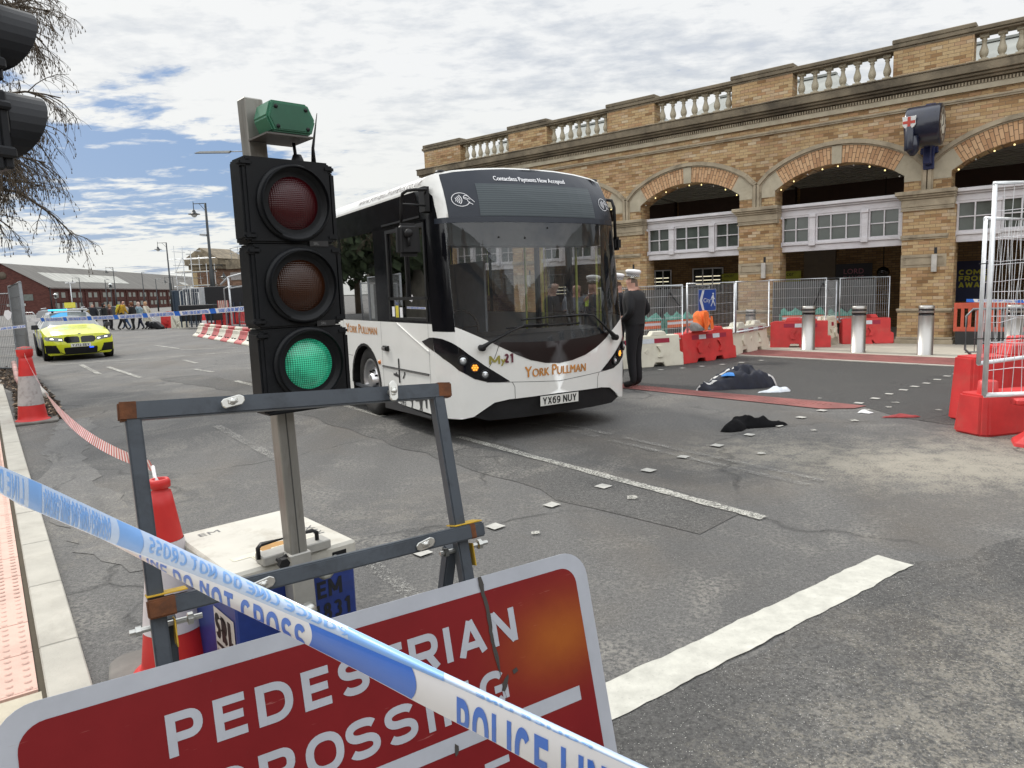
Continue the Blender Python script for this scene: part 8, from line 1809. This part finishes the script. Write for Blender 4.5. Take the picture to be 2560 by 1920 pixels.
for lb, x, y in (('black wheeled suitcase pulled by the woman in the cream coat', 409, 43.9), ('second black wheeled suitcase trailing nearest the white barrier', 418, 43.6), ('dark bag on wheels between the walkers and the cream coat', 397, 44.6)):
    X = (x - 1280) / 1775 * y; t = thing('suitcase', lb, 'suitcase', (X, y, 0), 0, 'suitcases pulled by the walkers'); M_ = Matrix.Rotation(R(-50), 4, 'Y')
    b = MB(); b.box(-.12, .12, -.2, .2, .06, .62, M=M_); b.build('case', pm('case_black', (.012, .012, .014), .5), t, bevel=.03); b = MB(); b.tube([(-.12, 0, .45 if False else .38), (-.95, 0, .95)], .014, 5); b.build('pull_handle', GALV, t); b = MB(); [b.lathe([(.05, -.02), (.05, .02), (0, .02)], (.1, s_ * .15, .05), 10, axis='y') for s_ in (-1, 1)]; b.build('wheel', BKM, t)
# ================================================================ the street behind and beside the photographer (mirrored in glass and paint)
HST = pm('hotel_stone', (0.27, 0.20, 0.13), .9, var=.2, sc=.6, dirt=.5, dcol=(.12, .09, .06), dsc=.4)
def hotel(label, loc, rz, W, H, D=10):
    t = thing('stone_building', label, 'building', loc, rz); b = MB(); b.box(-W / 2, W / 2, 0, D, 0, H); b.box(-W / 2 - .3, W / 2 + .3, -.4, D, H, H + .6); b.box(-W / 2, W / 2, -.15, 0, H * .33, H * .33 + .3)
    for x in frange(-W / 2 + 3, W / 2 - 3, max(1, int(W / 12))): b.prism([(x - 2.2, H + .6), (x + 2.2, H + .6), (x, H + 3)], -.2, 3, 'xz')
    b.build('wall', HST, t); w0 = None; b = MB(); b.prism([(0, H + .6), (D, H + .6), (D / 2, H + 4)], -W / 2, W / 2, 'yz'); b.build('roof', M_slate, t)
    for i in range(int(W / 3.2)):
        for k in range(int((H - 1) / 3.4)):
            x, z = -W / 2 + 1.6 + i * 3.2, 1.2 + k * 3.4
            if w0 is None: g = MB(); g.box(-.55, .55, -.05, .02, 0, 1.9); w0 = g.build('window', M_dglass, t); g = MB(); g.box(-.03, .03, -.08, -.051, .03, 1.87); g.box(-.66, .66, -.12, -.051, -.12, 0); g.box(-.66, .66, -.10, -.051, 1.9, 2.05); fr = g.build('frame', M_timber, w0); o = w0
            else: o = w0.copy(); COL.objects.link(o); o.parent = t; f_ = fr.copy(); COL.objects.link(f_); f_.parent = o
            o.location = (x, 0, z)
hotel('long stone hotel across the street behind the photographer', (6, -26, 0), pi, 80, 11)
hotel('stone corner building on the right behind the photographer', (40, -12, 0), R(108) + pi, 44, 9.5)
FOL = pm('tree_foliage', (.045, .065, .03), .9, var=.4, sc=3)
def bushy(label, x, y, H, Rr, seed):
    t = thing('evergreen_tree', label, 'tree', (x, y, 0), 0, 'trees along the left of the road'); r = random.Random(seed); b = MB(); b.tube([(0, 0, 0), (.1, 0, H * .4), (0, .1, H * .8)], .3, 8, rr=[.35, .25, .1]); b.build('trunk', BK_, t); b = MB()
    for i in range(2600):
        a, e, q = r.uniform(0, 2 * pi), r.uniform(-1, 1), r.random() ** .4; c = Vector((cos(a) * sqrt(1 - e * e) * Rr * q, sin(a) * sqrt(1 - e * e) * Rr * q, H * .6 + e * H * .4 * q)) * 1.0; s_ = r.uniform(.25, .7)
        u = Vector((r.uniform(-1, 1), r.uniform(-1, 1), r.uniform(-1, 1))).normalized() * s_; v = u.orthogonal().normalized() * s_ * .6; b.face([c - u, c - v, c + u, c + v])
    b.build('crown', FOL, t, auto=False)
bushy('dark evergreen tree left of the road, beyond the left edge, nearest', -25, 16, 9, 3.6, 1); bushy('dark evergreen tree left of the road, beyond the left edge, middle', -29, 24, 10, 4.2, 2); bushy('dark evergreen tree left of the road, beyond the left edge, farthest', -35, 33, 10, 4.4, 3); bushy('dark evergreen tree left of the road, beyond the left edge, beside the warehouse', -44, 44, 12, 5.5, 5); bushy('dark evergreen tree beside the left footway, beyond the left edge', -20, 7, 8, 3.4, 4)
t = thing('city_wall', 'old grey stone wall along the left of the road beyond the left edge', 'wall', (-27, 18, 0), R(122)); b = MB(); b.box(-26, 24, -1, 0, 0, 3.2); [b.box(x, x + 1.4, -1, 0, 3.2, 4.1) for x in frange(-25.6, 22, 20)]; b.build('stonework', pm('wall_stone', (.11, .10, .08), .95, var=.3, sc=1, bstr=.4, bsc=8), t)
